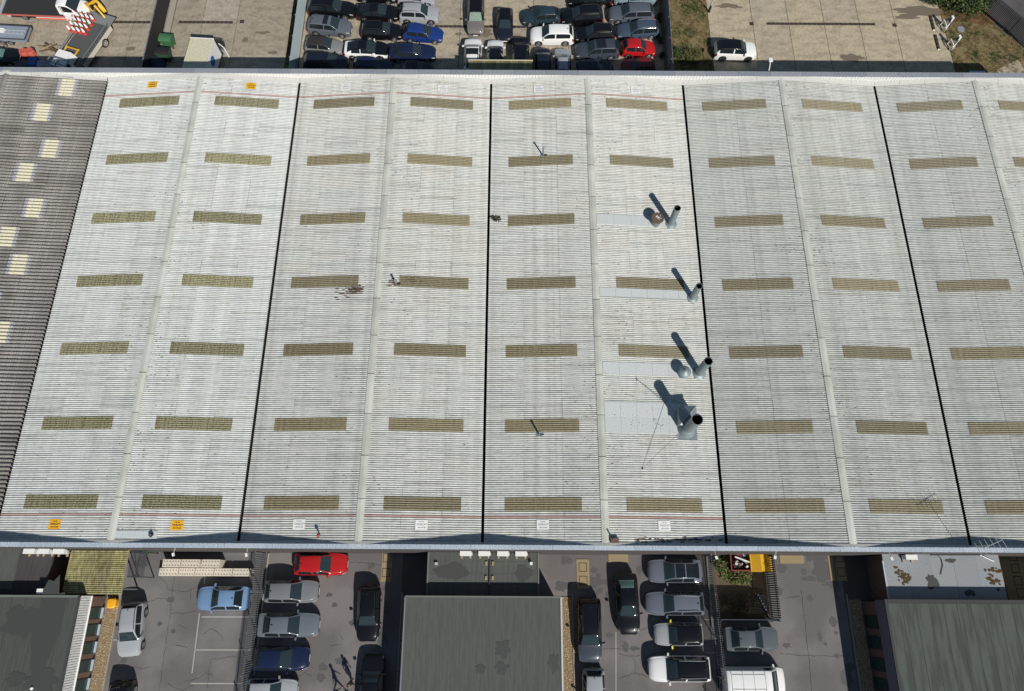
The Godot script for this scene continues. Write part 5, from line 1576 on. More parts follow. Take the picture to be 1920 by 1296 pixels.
func rear_yard_things() -> void:
	# shed roof against the rear wall
	var x0 := -4.60
	var x1 := 1.91
	var z0 := -51.53
	var t := thing("green_shed_roof", "lean-to roof of olive ribbed sheets with a cream front edge over three parked cars", "shed")
	var n := 14
	for i in n:
		var st := begin()
		var xa := lerpf(x0, x1, float(i) / n)
		var w := (x1 - x0) / n - 0.012
		for r in 3:
			var a := xa + w * r / 3
			for q in [[0.0, 0.4, 0.05, 0.05], [0.4, 0.55, 0.05, 0.0], [0.55, 0.85, 0.0, 0.0], [0.85, 1.0, 0.0, 0.05]]:
				quad(st, Vector3(a + w / 3 * q[0], 2.9 + q[2], z0), Vector3(a + w / 3 * q[1], 2.9 + q[3], z0), Vector3(a + w / 3 * q[1], 3.7 + q[3], Z_BACK - 0.45), Vector3(a + w / 3 * q[0], 3.7 + q[2], Z_BACK - 0.45))
		obj("roof_sheet", st, M["shed_%d" % (i % 3)], t)
	bx("front_edge", Vector3((x0 + x1) / 2, 2.89, z0 - 0.04), Vector3(x1 - x0 + 0.1, 0.16, 0.08), M.shed_cream, t)
	for x in [x0 + 0.2, x1 - 0.2]:
		bx("post", Vector3(x, 1.45, z0 + 0.1), Vector3(0.12, 2.9, 0.12), M.steel, t)
	# charging posts with wheel stops
	for v in [[Vector3(47.39, 0.00, -58.96), Vector3(46.17, 0.00, -59.63), "white charging post with a looped black cable, the farther from the warehouse"], [Vector3(47.60, 0.00, -56.31), Vector3(46.16, 0.00, -56.95), "white charging post with a looped black cable, the nearer to the warehouse"]]:
		var p: Vector3 = v[0]
		t = thing("charging_post", v[2], "charging post", Vector3(p.x, 0.05, p.z), 0.15, "charging posts by the right yard")
		bx("plinth", Vector3(0, 0.06, 0), Vector3(0.7, 0.12, 0.6), M.slab_f, t)
		bx("column", Vector3(0.08, 0.8, 0), Vector3(0.2, 1.4, 0.34), M.white_paint, t)
		bx("column_top", Vector3(0.08, 1.52, 0), Vector3(0.24, 0.05, 0.38), M.white_paint, t)
		bx("screen_panel", Vector3(-0.03, 1.15, 0), Vector3(0.03, 0.42, 0.26), M.black_plastic, t)
		bx("guard_hoop", Vector3(-0.32, 0.4, 0.42), Vector3(0.08, 0.7, 0.08), M.white_paint, t)
		bx("guard_hoop", Vector3(-0.32, 0.4, -0.42), Vector3(0.08, 0.7, 0.08), M.white_paint, t)
		bx("guard_hoop", Vector3(-0.32, 0.76, 0), Vector3(0.08, 0.08, 0.92), M.white_paint, t)
		for s in [-1, 1]:
			var st := begin()
			tube(st, [Vector3(0.0, 1.2, s * 0.2), Vector3(-0.25, 0.7, s * 0.4), Vector3(-0.4, 0.12, s * 0.55), Vector3(-0.2, 0.1, s * 0.8), Vector3(0.1, 0.8, s * 0.35), Vector3(0.08, 1.0, s * 0.22)], 0.03, 6)
			obj("cable", st, M.black_plastic, t)
		p = v[1]
		var ws := thing("wheel_stop", ["black and yellow wheel stop before the farther charging post", "black and yellow wheel stop before the nearer charging post"][0 if p.z < -57.5 else 1], "wheel stop", Vector3(p.x, 0.05, p.z), 0.0, "wheel stops in the right yard")
		for i in 7:
			bx("stop_block", Vector3(0.0, 0.06, -0.84 + 0.28 * i), Vector3(0.24, 0.12, 0.272), M.stop_black if i % 2 == 0 else M.stop_brown, ws)
		bx("end_cap", Vector3(0, 0.05, 1.02), Vector3(0.2, 0.1, 0.1), M.white_paint, ws)
	var p2: Vector3 = Vector3(49.17, 0.00, -58.75)
	t = thing("manhole_cover", "round grey manhole cover in the dry lawn", "manhole cover", Vector3(p2.x, 0.055, p2.z))
	cyl("cover", Vector3.ZERO, 0.42, 0.42, 0.05, M.steel_cover, t, 24)
	cyl("boss", Vector3(0, 0.05, 0), 0.06, 0.06, 0.02, M.steel, t, 10)
	# lamp post at the left edge of the right yard
	p2 = Vector3(21.67, 0.00, -61.03)
	t = thing("yard_post", "tall grey lamp post with a black foot at the left edge of the rear concrete", "lamp post", Vector3(p2.x, 0.05, p2.z))
	cyl("foot", Vector3.ZERO, 0.14, 0.12, 0.9, M.black_plastic, t, 14)
	cyl("column", Vector3(0, 0.9, 0), 0.075, 0.05, 5.0, M.steel_bright, t, 12)
	bx("lantern", Vector3(0.3, 5.95, 0), Vector3(0.75, 0.12, 0.28), M.steel, t)
	# greenery
	var olive := [Color(0.09, 0.10, 0.03), Color(0.13, 0.12, 0.035), Color(0.05, 0.065, 0.018), Color(0.17, 0.13, 0.05)]
	var deep := [Color(0.025, 0.05, 0.014), Color(0.05, 0.085, 0.02), Color(0.035, 0.06, 0.016), Color(0.09, 0.13, 0.035)]
	bush("shrub", "round yellowish green shrub just left of the white crossover on bare concrete", Vector3(19.18, 0.00, -54.58), Vector3(1.35, 1.0, 1.0), 2600, 0.13, 201, olive)
	bush("shrub", "dark green shrub against the fence left of the yellowish shrub", Vector3(17.65, 0.00, -54.93), Vector3(0.75, 0.9, 0.9), 900, 0.12, 202, deep)
	bush("laurel_bush", "large bright green bush at the frame top above the dry lawn", Vector3(50.21, 0.00, -62.24), Vector3(2.6, 1.9, 2.0), 5200, 0.24, 203, deep)
	bush("laurel_bush", "dark bush at the frame top on the corner of the rear concrete", Vector3(47.08, 0.00, -62.68), Vector3(1.5, 1.4, 1.3), 1500, 0.2, 204, deep)
	for v in [[Vector3(16.03, 0.00, -60.08), 0.7, 205, "leafy weeds at the fence beside the steel grey wagon"], [Vector3(15.98, 0.00, -56.73), 0.8, 206, "leafy weeds at the fence beside the red hatchback"], [Vector3(15.92, 0.00, -54.91), 0.6, 207, "leafy weeds at the fence beside the dark red hatchback"]]:
		bush("fence_weed", v[3], v[0], Vector3(0.35, 0.6, v[1]), 420, 0.12, v[2], deep, "weeds")


func front_things() -> void:
	# cream blocks with slots, stacked against the warehouse
	var blocks := [
		[294, 330, 1066, 1080, 0.6, 0.0], [331, 361, 1066, 1080, 0.6, 0.0], [362, 397, 1066, 1080, 0.6, 0.0], [398, 432, 1066, 1080, 0.6, 0.0], [433, 470, 1066, 1080, 0.6, 0.0],
		[304, 338, 1052, 1065, 0.6, 0.0], [339, 376, 1052, 1065, 0.6, 0.0], [377, 412, 1052, 1065, 0.6, 0.0], [304, 338, 1053, 1064, 0.58, 0.6], [339, 374, 1053, 1064, 0.58, 0.6], [377, 412, 1052, 1066, 0.58, 0.6],
	]
	var where := ["leftmost in the front row", "second in the front row", "middle in the front row", "fourth in the front row", "rightmost in the front row", "bottom left in the back row", "bottom middle in the back row", "bottom right in the back row", "top left in the back row", "top middle in the back row", "sunlit top right in back row"]
	var zf := -1.55
	for i in blocks.size():
		var q: Array = blocks[i]
		var xa: float = (q[0] - 957.0) * 0.0432 + 0.02
		var xb: float = (q[1] - 957.0) * 0.0432 - 0.02
		var zc: float = zf if i < 5 else zf - 0.66
		var t := thing("slotted_block", "cream slotted block, %s of the stack by the front wall" % where[i], "block", Vector3((xa + xb) / 2, q[5], zc), 0.0, "cream slotted blocks stacked by the front wall")
		bx("block", Vector3(0, q[4] / 2, 0), Vector3(xb - xa, q[4], 0.6), M.block_cream, t)
		var nn := 6
		for k in nn:
			for r in 2:
				var s := bx("slot", Vector3(lerpf(-(xb - xa) / 2 + 0.14, (xb - xa) / 2 - 0.14, k / float(nn - 1)), q[4] + 0.001, -0.15 + 0.3 * r), Vector3(0.11, 0.006, 0.055), M.soot, t, 0.5 if (k + r) % 2 else -0.4)
	# cage of dark bars beside the canopy
	var c0 := -30.49
	var c1 := -29.25
	var z1 := -1.13
	var t := thing("bar_cage", "open cage of dark bars between the olive canopy and the car park", "cage")
	for i in 15:
		bx("bar", Vector3(lerpf(c0, c1, i / 14.0), 1.82, (Z_FRONT + 0.4 + z1) / 2), Vector3(0.03, 0.03, z1 - Z_FRONT - 0.4), M.fence_dark, t)
	for z in [Z_FRONT + 0.4, z1]:
		bx("frame", Vector3((c0 + c1) / 2, 1.85, z), Vector3(c1 - c0, 0.07, 0.07), M.fence_dark, t)
		for x in [c0, c1]:
			bx("post", Vector3(x, 0.92, z), Vector3(0.07, 1.84, 0.07), M.fence_dark, t)
	for s in 2:
		var st := begin()
		bar(st, Vector3(c0 + 0.25 + 0.5 * s, 1.9, Z_FRONT + 0.4), Vector3(c0 + 0.75 - 0.5 * s + 0.4 * s, 1.9, z1), 0.05)
		obj("brace", st, M.fence_dark, t)
	bush("weed_clump", "small bright green weed clump between the cage and the front wall", Vector3(-30.06, 0.00, -3.23), Vector3(0.4, 0.5, 0.4), 260, 0.14, 301, [Color(0.05, 0.16, 0.02), Color(0.09, 0.22, 0.03)], "weeds")
	# yellow grit bin
	var p: Vector3 = Vector3(-32.00, 0.70, 0.84)
	t = thing("grit_bin", "yellow rounded grit bin in the gravel at the left office corner", "grit bin", Vector3(p.x, 0.02, p.z))
	var body := begin()
	for lv in [[0.0, 0.30, 0.5, 0.33], [0.5, 0.33, 0.56, 0.37], [0.56, 0.37, 0.66, 0.36], [0.66, 0.36, 0.74, 0.28], [0.74, 0.28, 0.76, 0.0]]:
		for k in 20:
			var f := func(an: float, r: float) -> Vector3: return Vector3(signf(cos(an)) * pow(absf(cos(an)), 0.5) * r, 0, signf(sin(an)) * pow(absf(sin(an)), 0.5) * r * 1.05)
			var a0 := TAU * k / 20
			var a1 := TAU * (k + 1) / 20
			quad(body, f.call(a0, lv[1]) + Vector3(0, lv[0], 0), f.call(a0, lv[3]) + Vector3(0, lv[2], 0), f.call(a1, lv[3]) + Vector3(0, lv[2], 0), f.call(a1, lv[1]) + Vector3(0, lv[0], 0))
	obj("tub", body, M.grit_yellow, t)
	bx("lid_handle", Vector3(0, 0.6, 0.39), Vector3(0.3, 0.05, 0.05), M.grit_yellow, t)
	# planted compound: weeds, skips, a slatted panel
	sheet("planting_soil", [Vector3(16.5, 0, Z_FRONT + 0.3), Vector3(20.95, 0, Z_FRONT + 0.3), Vector3(20.95, 0, 1.7), Vector3(16.6, 0, 1.7)], 0.02, M.soil)
	var green := [Color(0.05, 0.10, 0.02), Color(0.08, 0.13, 0.03), Color(0.12, 0.13, 0.04), Color(0.22, 0.18, 0.07)]
	bush("weed_thicket", "leafy weed thicket filling the left part of the compound beside the red skip", Vector3(17.39, 0.00, -2.56), Vector3(0.75, 0.75, 1.2), 1700, 0.13, 302, green, "weeds")
	bush("weed_thicket", "leafy weed thicket below the red skip in the compound", Vector3(18.60, 0.00, -1.40), Vector3(1.3, 0.55, 0.7), 1700, 0.12, 303, green, "weeds")
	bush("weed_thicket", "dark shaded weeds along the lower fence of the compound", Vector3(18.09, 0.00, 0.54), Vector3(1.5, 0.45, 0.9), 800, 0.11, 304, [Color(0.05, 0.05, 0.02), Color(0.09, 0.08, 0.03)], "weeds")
	skip_box("open red skip full of scrap in the compound", Vector3(18.78, 1.10, -2.65), 1.75, 1.5, M.skip_red, true)
	skip_box("yellow skip with sloping sheet sides beside the red skip", Vector3(20.27, 1.30, -2.65), 1.55, 1.6, M.skip_yellow, false)
	p = Vector3(20.24, 0.30, 0.56)
	t = thing("slatted_panel", "dark slatted panel leaning in the corner of the compound", "panel", Vector3(p.x, 0.35, p.z), -0.15)
	t.rotation.x = 0.2
	for i in 7:
		bx("slat", Vector3(-0.45 + 0.15 * i, 0, 0), Vector3(0.07, 0.03, 1.2), M.steel_dark, t)
	for z in [-0.6, 0, 0.6]:
		bx("cross_bar", Vector3(0, 0.03, z), Vector3(1.05, 0.04, 0.07), M.steel_dark, t)


func skip_box(label: String, at: Vector3, w: float, dp: float, m: Material, full: bool) -> void:
	var t := thing("skip", label, "skip", Vector3(at.x, 0.03, at.z))
	var h := 1.15
	for s in [-1, 1]:
		bx("side", Vector3(s * (w / 2 - 0.02), h / 2, 0), Vector3(0.05, h, dp), m, t).rotation.z = s * -0.12
		bx("end", Vector3(0, h / 2, s * (dp / 2 - 0.02)), Vector3(w, h, 0.05), m, t)
		bx("rim", Vector3(0, h + 0.02, s * dp / 2), Vector3(w + 0.1, 0.07, 0.09), m, t)
		bx("rim", Vector3(s * (w / 2 + 0.04), h + 0.025, 0), Vector3(0.09, 0.07, dp), m, t)
	bx("floor", Vector3(0, 0.1, 0), Vector3(w - 0.1, 0.06, dp - 0.1), m, t)
	if full:
		for i in 34:
			var mm: Material = [m, M.steel_bright, M.white_dirty, M.rust, m, M.steel_dark][i % 6]
			var b := bx("scrap", Vector3(rng.randf_range(-0.7, 0.7), rng.randf_range(0.5, 1.05), rng.randf_range(-0.55, 0.55)), Vector3(rng.randf_range(0.1, 0.5), 0.06, rng.randf_range(0.06, 0.22)), mm, t, rng.randf() * TAU)
			b.rotation.z = rng.randf_range(-0.5, 0.5)
		bx("pale_plank", Vector3(0.0, 1.2, -0.1), Vector3(1.2, 0.05, 0.1), M.white_paint, t, -0.35)
	else:
		var st := begin()
		quad(st, Vector3(-w / 2, h + 0.05, -dp / 2), Vector3(-w * 0.08, h + 0.38, -dp / 2), Vector3(-w * 0.05, h + 0.34, dp / 2), Vector3(-w / 2, h + 0.05, dp / 2))
		quad(st, Vector3(-w * 0.08, h + 0.38, -dp / 2), Vector3(w / 2, h + 0.1, -dp / 2), Vector3(w / 2, h + 0.05, dp / 2), Vector3(-w * 0.05, h + 0.34, dp / 2))
		obj("sheet_cover", st, m, t)
		for i in 3:
			st = begin()
			var zz := dp * (0.15 + 0.12 * i)
			tube(st, [Vector3(0.1 + 0.1 * i, h + 0.33, zz), Vector3(0.35 + 0.1 * i, h + 0.24, zz - 0.1), Vector3(0.6, h + 0.16, zz - 0.25)], 0.02, 5)
			obj("fold", st, m, t)


# ---------------------------------------------------------------- people

func capsule_d(p: Vector3, a: Vector3, b: Vector3, ra: float, rb: float) -> float:
	var ab := b - a
	var t := clampf((p - a).dot(ab) / maxf(ab.length_squared(), 1e-8), 0.0, 1.0)
	return p.distance_to(a + ab * t) - lerpf(ra, rb, t)


# triangles of the smooth union of tapered bones [a, b, ra, rb], by surface nets
func flesh(bones: Array, cell: float, k: float) -> PackedVector3Array:
	var value := {}
	for bn in bones:
		var lo: Vector3 = bn[0].min(bn[1]) - Vector3.ONE * (maxf(bn[2], bn[3]) + cell * 2)
		var hi: Vector3 = bn[0].max(bn[1]) + Vector3.ONE * (maxf(bn[2], bn[3]) + cell * 2)
		for x in range(int(floor(lo.x / cell)), int(ceil(hi.x / cell)) + 1):
			for y in range(int(floor(lo.y / cell)), int(ceil(hi.y / cell)) + 1):
				for z in range(int(floor(lo.z / cell)), int(ceil(hi.z / cell)) + 1):
					value[Vector3i(x, y, z)] = 1.0
	for c in value:
		var p := Vector3(c) * cell
		var d := 10.0
		for bn in bones:
			var e := capsule_d(p, bn[0], bn[1], bn[2], bn[3])
			var h := clampf(0.5 + 0.5 * (d - e) / k, 0.0, 1.0)
			d = lerpf(d, e, h) - k * h * (1.0 - h)
		value[c] = d
	var vert := {}
	var corner := [Vector3i(0, 0, 0), Vector3i(1, 0, 0), Vector3i(0, 1, 0), Vector3i(1, 1, 0), Vector3i(0, 0, 1), Vector3i(1, 0, 1), Vector3i(0, 1, 1), Vector3i(1, 1, 1)]
	var edges := [[0, 1], [2, 3], [4, 5], [6, 7], [0, 2], [1, 3], [4, 6], [5, 7], [0, 4], [1, 5], [2, 6], [3, 7]]
	for c in value:
		var vs := []
		var inside := 0
		for o in corner:
			var v: float = value.get(c + o, 1.0)
			vs.append(v)
			inside += 1 if v < 0 else 0
		if inside == 0 or inside == 8:
			continue
		var sum := Vector3.ZERO
		var n := 0
		for e in edges:
			if (vs[e[0]] < 0) != (vs[e[1]] < 0):
				var t: float = vs[e[0]] / (vs[e[0]] - vs[e[1]])
				sum += Vector3(corner[e[0]]).lerp(Vector3(corner[e[1]]), t)
				n += 1
		vert[c] = (Vector3(c) + sum / n) * cell
	var out := PackedVector3Array()
	var axes := [[Vector3i(1, 0, 0), Vector3i(0, 1, 0), Vector3i(0, 0, 1)], [Vector3i(0, 1, 0), Vector3i(0, 0, 1), Vector3i(1, 0, 0)], [Vector3i(0, 0, 1), Vector3i(1, 0, 0), Vector3i(0, 1, 0)]]
	for c in value:
		for ax in axes:
			var v0: float = value[c]
			var v1: float = value.get(c + ax[0], 1.0)
			if (v0 < 0) == (v1 < 0):
				continue
			var q := [c, c - ax[1], c - ax[1] - ax[2], c - ax[2]]
			var ok := true
			for i in q:
				ok = ok and vert.has(i)
			if not ok:
				continue
			var o := [0, 1, 2, 0, 2, 3] if v0 > 0 else [0, 2, 1, 0, 3, 2]
			for i in o:
				out.append(vert[q[i]])
	return out


func person(label: String, at: Vector3, turn: float, stride: float, top: Color, legs: Color, hair: Color) -> void:
	var t := thing("person", label, "person", at, turn)
	var skin := Color(0.42, 0.24, 0.16)
	var hip := 0.92
	var b := []
	for s in [-1, 1]:
		var f: float = stride * s
		var kn := Vector3(0.16 * f + 0.05, 0.50, s * 0.10)
		var an := Vector3(0.42 * f - 0.02, 0.09 + (0.08 if f < 0 else 0.0), s * 0.10)
		b.append([Vector3(0, hip, s * 0.095), kn, 0.088, 0.06])
		b.append([kn, an, 0.058, 0.042])
		b.append([an + Vector3(-0.05, -0.035, 0), an + Vector3(0.17, -0.05, s * 0.02), 0.042, 0.034])
	b.append([Vector3(0, hip - 0.02, -0.07), Vector3(0, hip - 0.02, 0.07), 0.11, 0.11])
	b.append([Vector3(0, hip, 0), Vector3(0.01, 1.18, 0), 0.125, 0.115])
	b.append([Vector3(0.01, 1.18, -0.05), Vector3(0.0, 1.36, -0.09), 0.11, 0.09])
	b.append([Vector3(0.01, 1.18, 0.05), Vector3(0.0, 1.36, 0.09), 0.11, 0.09])
	b.append([Vector3(0, 1.42, -0.17), Vector3(0, 1.42, 0.17), 0.06, 0.06])
	b.append([Vector3(0, 1.40, 0), Vector3(0.03, 1.56, 0), 0.062, 0.052])
	var wrists := []
	for s in [-1, 1]:
		var f: float = -stride * s
		var el := Vector3(0.10 * f - 0.03, 1.13, s * 0.25)
		var wr := Vector3(0.26 * f + 0.06, 0.90, s * 0.26)
		b.append([Vector3(0, 1.41, s * 0.19), el, 0.055, 0.044])
		b.append([el, wr, 0.043, 0.029])
		wrists.append([wr, (wr - el).normalized(), s])
	var st := SurfaceTool.new()
	st.begin(Mesh.PRIMITIVE_TRIANGLES)
	st.set_smooth_group(0)
	var tri := flesh(b, 0.026, 0.03)
	for v in tri:
		st.set_color(Color(0.03, 0.03, 0.03) if v.y < 0.09 else (legs if v.y < 0.97 and absf(v.z) < 0.2 else (top if v.y < 1.49 else skin)))
		st.add_vertex(v)
	# head with brow, nose, chin and ears
	var hd := [[Vector3(0.02, 1.66, 0), Vector3(0.03, 1.70, 0), 0.088, 0.086], [Vector3(0.06, 1.585, 0), Vector3(0.05, 1.62, 0), 0.05, 0.06], [Vector3(0.112, 1.655, 0), Vector3(0.13, 1.628, 0), 0.012, 0.016], [Vector3(0.10, 1.592, -0.015), Vector3(0.10, 1.592, 0.015), 0.014, 0.014], [Vector3(0.02, 1.64, 0.088), Vector3(0.015, 1.67, 0.092), 0.014, 0.018], [Vector3(0.02, 1.64, -0.088), Vector3(0.015, 1.67, -0.092), 0.014, 0.018], [Vector3(0.03, 1.5, 0), Vector3(0.03, 1.6, 0), 0.05, 0.052]]
	for v in flesh(hd, 0.012, 0.02):
		var eye := absf(v.y - 1.662) < 0.009 and absf(absf(v.z) - 0.032) < 0.013 and v.x > 0.085
		st.set_color(Color(0.02, 0.015, 0.01) if eye else skin)
		st.add_vertex(v)
	# hands: palm, four curled fingers and a thumb
	if not mesh_cache.has("hand"):
		var hb := [[Vector3(0, -0.02, -0.02), Vector3(0, -0.085, -0.026), 0.018, 0.014], [Vector3(0, -0.02, 0.0), Vector3(0, -0.09, 0.0), 0.018, 0.014], [Vector3(0, -0.02, 0.018), Vector3(0, -0.085, 0.026), 0.018, 0.013]]
		for i in 4:
			var z := -0.03 + 0.02 * i
			var l: float = [0.034, 0.042, 0.046, 0.04][i]
			var p0 := Vector3(0, -0.088, z)
			var p1 := p0 + Vector3(0.012, -l, z * 0.1)
			var p2 := p1 + Vector3(0.024, -l * 0.6, 0)
			hb.append([p0, p1, 0.0095, 0.0085])
			hb.append([p1, p2, 0.0085, 0.007])
		hb.append([Vector3(0.005, -0.03, 0.03), Vector3(0.025, -0.065, 0.055), 0.012, 0.010])
		hb.append([Vector3(0.025, -0.065, 0.055), Vector3(0.035, -0.095, 0.05), 0.010, 0.008])
		mesh_cache["hand"] = flesh(hb, 0.005, 0.006)
	for w in wrists:
		var y: Vector3 = -w[1]
		var z := Vector3(1, 0, 0).cross(y).normalized()
		var x := y.cross(z)
		var basis := Basis(x, y, z * (1.0))
		for v in mesh_cache["hand"]:
			st.set_color(skin)
			st.add_vertex(w[0] + basis * Vector3(v.x, v.y, v.z))
	st.index()
	st.generate_normals()
	put("body", st.commit(), M.cloth, t)
	var hs := SurfaceTool.new()
	hs.begin(Mesh.PRIMITIVE_TRIANGLES)
	hs.set_smooth_group(0)
	for v in flesh([[Vector3(-0.005, 1.69, 0), Vector3(0.01, 1.715, 0), 0.094, 0.092], [Vector3(-0.03, 1.62, 0), Vector3(-0.02, 1.68, 0), 0.07, 0.085]], 0.014, 0.02):
		hs.set_color(hair)
		hs.add_vertex(v)
	hs.index()
	hs.generate_normals()
	put("hair", hs.commit(), M.cloth, t)


# ---------------------------------------------------------------- materials

func materials() -> void:
	# roof
	var blot := noise_tex(1, 0.012, 5, grey_stops(0.62, 1.0, 0.15, 0.62))
	var streak := noise_tex(2, 0.10, 5, grey_stops(0.74, 1.0, 0.12, 0.5))
	var soft := noise_tex(3, 0.008, 4, grey_stops(0.8, 1.0, 0.2, 0.7))
	var white_tex := noise_tex(4, 0.11, 5, [[0.08, lin(0.463, 0.468, 0.448)], [0.4, lin(0.595, 0.613, 0.598)], [0.8, lin(0.661, 0.674, 0.660)]])
	var pale_tex := noise_tex(5, 0.11, 5, [[0.08, lin(0.374, 0.374, 0.341)], [0.4, lin(0.552, 0.561, 0.533)], [0.8, lin(0.618, 0.626, 0.603)]])
	var grey_tex := noise_tex(6, 0.11, 5, [[0.08, lin(0.308, 0.314, 0.291)], [0.4, lin(0.453, 0.467, 0.447)], [0.8, lin(0.515, 0.528, 0.509)]])
	for v in [["roof_white", white_tex], ["roof_pale", pale_tex], ["roof_grey", grey_tex]]:
		M[v[0]] = surf(v[1], Vector3(0.030, 0.1, 0.09), 0.75, streak, Vector3(0.011, 0.05, 0.053))
		M[v[0]].vertex_color_use_as_albedo = true
	var brown_tex := noise_tex(7, 0.06, 6, [[0.15, lin(0.115, 0.107, 0.099)], [0.45, lin(0.24, 0.225, 0.21)], [0.62, lin(0.325, 0.306, 0.288)], [0.85, lin(0.54, 0.52, 0.50)]])
	M.roof_brown = surf(brown_tex, Vector3(0.35, 0.3, 0.5), 0.95, blot, Vector3(0.06, 0.1, 0.06))
	M.roof_brown.vertex_color_use_as_albedo = true
	var fleck := noise_tex(8, 0.09, 4, [[0.2, lin(0.30, 0.305, 0.29)], [0.42, lin(0.53, 0.55, 0.53)], [0.8, lin(0.62, 0.64, 0.62)]])
	for i in 3:
		M["ridge_%d" % i] = surf(fleck, Vector3(0.5, 0.5, 0.35), 0.85, soft, Vector3(0.07, 0.1, 0.07))
		M["ridge_%d" % i].albedo_color = lin(1.10 - 0.07 * i, 1.09 - 0.07 * i, 1.02 - 0.065 * i)
	M.joint_seal = mat(lin(0.16, 0.16, 0.15), 0.9)
	M.gutter = mat(lin(0.018, 0.016, 0.015), 0.9)
	var moss := noise_tex(9, 0.05, 5, [[0.22, lin(0.08, 0.07, 0.035)], [0.42, lin(0.29, 0.275, 0.165)], [0.8, lin(0.40, 0.385, 0.25)]])
	var tan_ := noise_tex(10, 0.03, 4, [[0.2, lin(0.19, 0.165, 0.097)], [0.6, lin(0.262, 0.23, 0.142)], [0.9, lin(0.315, 0.28, 0.178)]])
	var dark := noise_tex(12, 0.03, 4, [[0.2, lin(0.185, 0.165, 0.105)], [0.6, lin(0.25, 0.225, 0.145)], [0.9, lin(0.30, 0.27, 0.175)]])
	for i in 3:
		var k := 1.0 - 0.11 * i
		for v in [["rooflight_mossy", moss], ["rooflight_tan", tan_], ["rooflight_dark", dark]]:
			M[v[0] + str(i)] = surf(v[1], Vector3(0.2, 0.4, 0.35), 0.55)
			M[v[0] + str(i)].albedo_color = lin(k, k, k)
	M.cream_sheet = surf(noise_tex(13, 0.03, 3, [[0.2, lin(0.50, 0.47, 0.35)], [0.7, lin(0.66, 0.63, 0.49)]]), Vector3(0.3, 0.3, 0.5), 0.5)
	M.pale_blue_sheet = surf(noise_tex(14, 0.08, 4, [[0.3, lin(0.20, 0.19, 0.20)], [0.6, lin(0.40, 0.42, 0.50)]]), Vector3(0.4, 0.4, 0.6), 0.6)
	M.white_sheet = surf(noise_tex(15, 0.03, 4, [[0.2, lin(0.62, 0.62, 0.60)], [0.6, lin(0.76, 0.77, 0.76)]]), Vector3(0.3, 0.3, 0.3), 0.5)
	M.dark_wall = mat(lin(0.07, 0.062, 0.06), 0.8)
	M.clad_wall = surf(white_tex, Vector3(0.2, 0.2, 0.2), 0.7)
	var lead := noise_tex(16, 0.06, 4, [[0.2, lin(0.36, 0.36, 0.34)], [0.6, lin(0.55, 0.55, 0.53)]])
	M.lead_pale = surf(lead, Vector3(0.4, 0.4, 0.6), 0.8)
	var cop := noise_tex(17, 0.05, 5, [[0.25, lin(0.34, 0.40, 0.47)], [0.5, lin(0.50, 0.57, 0.65)], [0.8, lin(0.72, 0.78, 0.84)]])
	for i in 3:
		M["coping_%d" % i] = surf(cop, Vector3(0.25, 0.4, 0.8), 0.45, null, Vector3.ONE, 0.2)
		M["coping_%d" % i].albedo_color = lin(1.0 - 0.06 * i, 1.0 - 0.05 * i, 1.0 - 0.04 * i)
		M["back_coping_%d" % i] = surf(cop, Vector3(0.25, 0.4, 0.8), 0.5, null, Vector3.ONE, 0.1)
		M["back_coping_%d" % i].albedo_color = lin(0.62 - 0.05 * i, 0.58 - 0.04 * i, 0.57 - 0.03 * i)
	var fl := noise_tex(18, 0.06, 5, [[0.2, lin(0.42, 0.445, 0.45)], [0.5, lin(0.56, 0.59, 0.595)], [0.8, lin(0.63, 0.655, 0.66)]])
	for i in 3:
		M["flash_%d" % i] = surf(fl, Vector3(0.3, 0.3, 0.4), 0.6)
		M["flash_%d" % i].albedo_color = lin(1.0 - 0.06 * i, 1.0 - 0.04 * i, 1.0 - 0.04 * i)
	M.dirt = mat(lin(0.05, 0.042, 0.03), 1.0)
	M.dirt.vertex_color_use_as_albedo = true
	M.galvanised = surf(noise_tex(19, 0.06, 4, [[0.2, lin(0.17, 0.21, 0.22)], [0.7, lin(0.28, 0.335, 0.35)]]), Vector3(0.6, 0.3, 0.6), 0.5, null, Vector3.ONE, 0.25)
	M.steel = mat(lin(0.25, 0.27, 0.29), 0.5, 0.4)
	M.steel_bright = mat(lin(0.52, 0.55, 0.58), 0.4, 0.3)
	M.steel_dark = mat(lin(0.07, 0.075, 0.085), 0.6, 0.3)
	M.steel_cover = surf(lead, Vector3(1, 1, 1), 0.7)
	M.steel_cover.albedo_color = lin(0.55, 0.6, 0.7)
	M.soot = mat(lin(0.008, 0.008, 0.008), 1.0)
	M.rust = surf(noise_tex(20, 0.08, 5, [[0.2, lin(0.05, 0.035, 0.025)], [0.6, lin(0.15, 0.10, 0.075)], [0.9, lin(0.26, 0.19, 0.15)]]), Vector3(1, 1, 1), 0.9)
	M.white_paint = mat(lin(0.78, 0.78, 0.77), 0.5)
	M.white_dirty = mat(lin(0.52, 0.51, 0.48), 0.7)
	M.sign_yellow = mat(lin(0.80, 0.42, 0.02), 0.5)
	M.grey_ink = mat(lin(0.30, 0.30, 0.32), 0.7)
	M.red_dull = mat(lin(0.35, 0.05, 0.04), 0.6)
	M.pale_blue_paint = mat(lin(0.42, 0.50, 0.58), 0.5)
	# ground
	var asp := noise_tex(21, 0.08, 5, [[0.2, lin(0.125, 0.118, 0.117)], [0.5, lin(0.165, 0.156, 0.153)], [0.8, lin(0.20, 0.19, 0.186)]])
	var cloud := noise_tex(22, 0.006, 5, grey_stops(0.72, 1.0, 0.25, 0.7))
	M.asphalt = surf(asp, Vector3(0.35, 0.35, 0.35), 0.95, cloud, Vector3(0.05, 0.05, 0.05))
	M.asphalt.albedo_color = lin(0.62, 0.62, 0.64)
	M.asphalt_pale = surf(asp, Vector3(0.3, 0.3, 0.3), 0.95, cloud, Vector3(0.06, 0.06, 0.06))
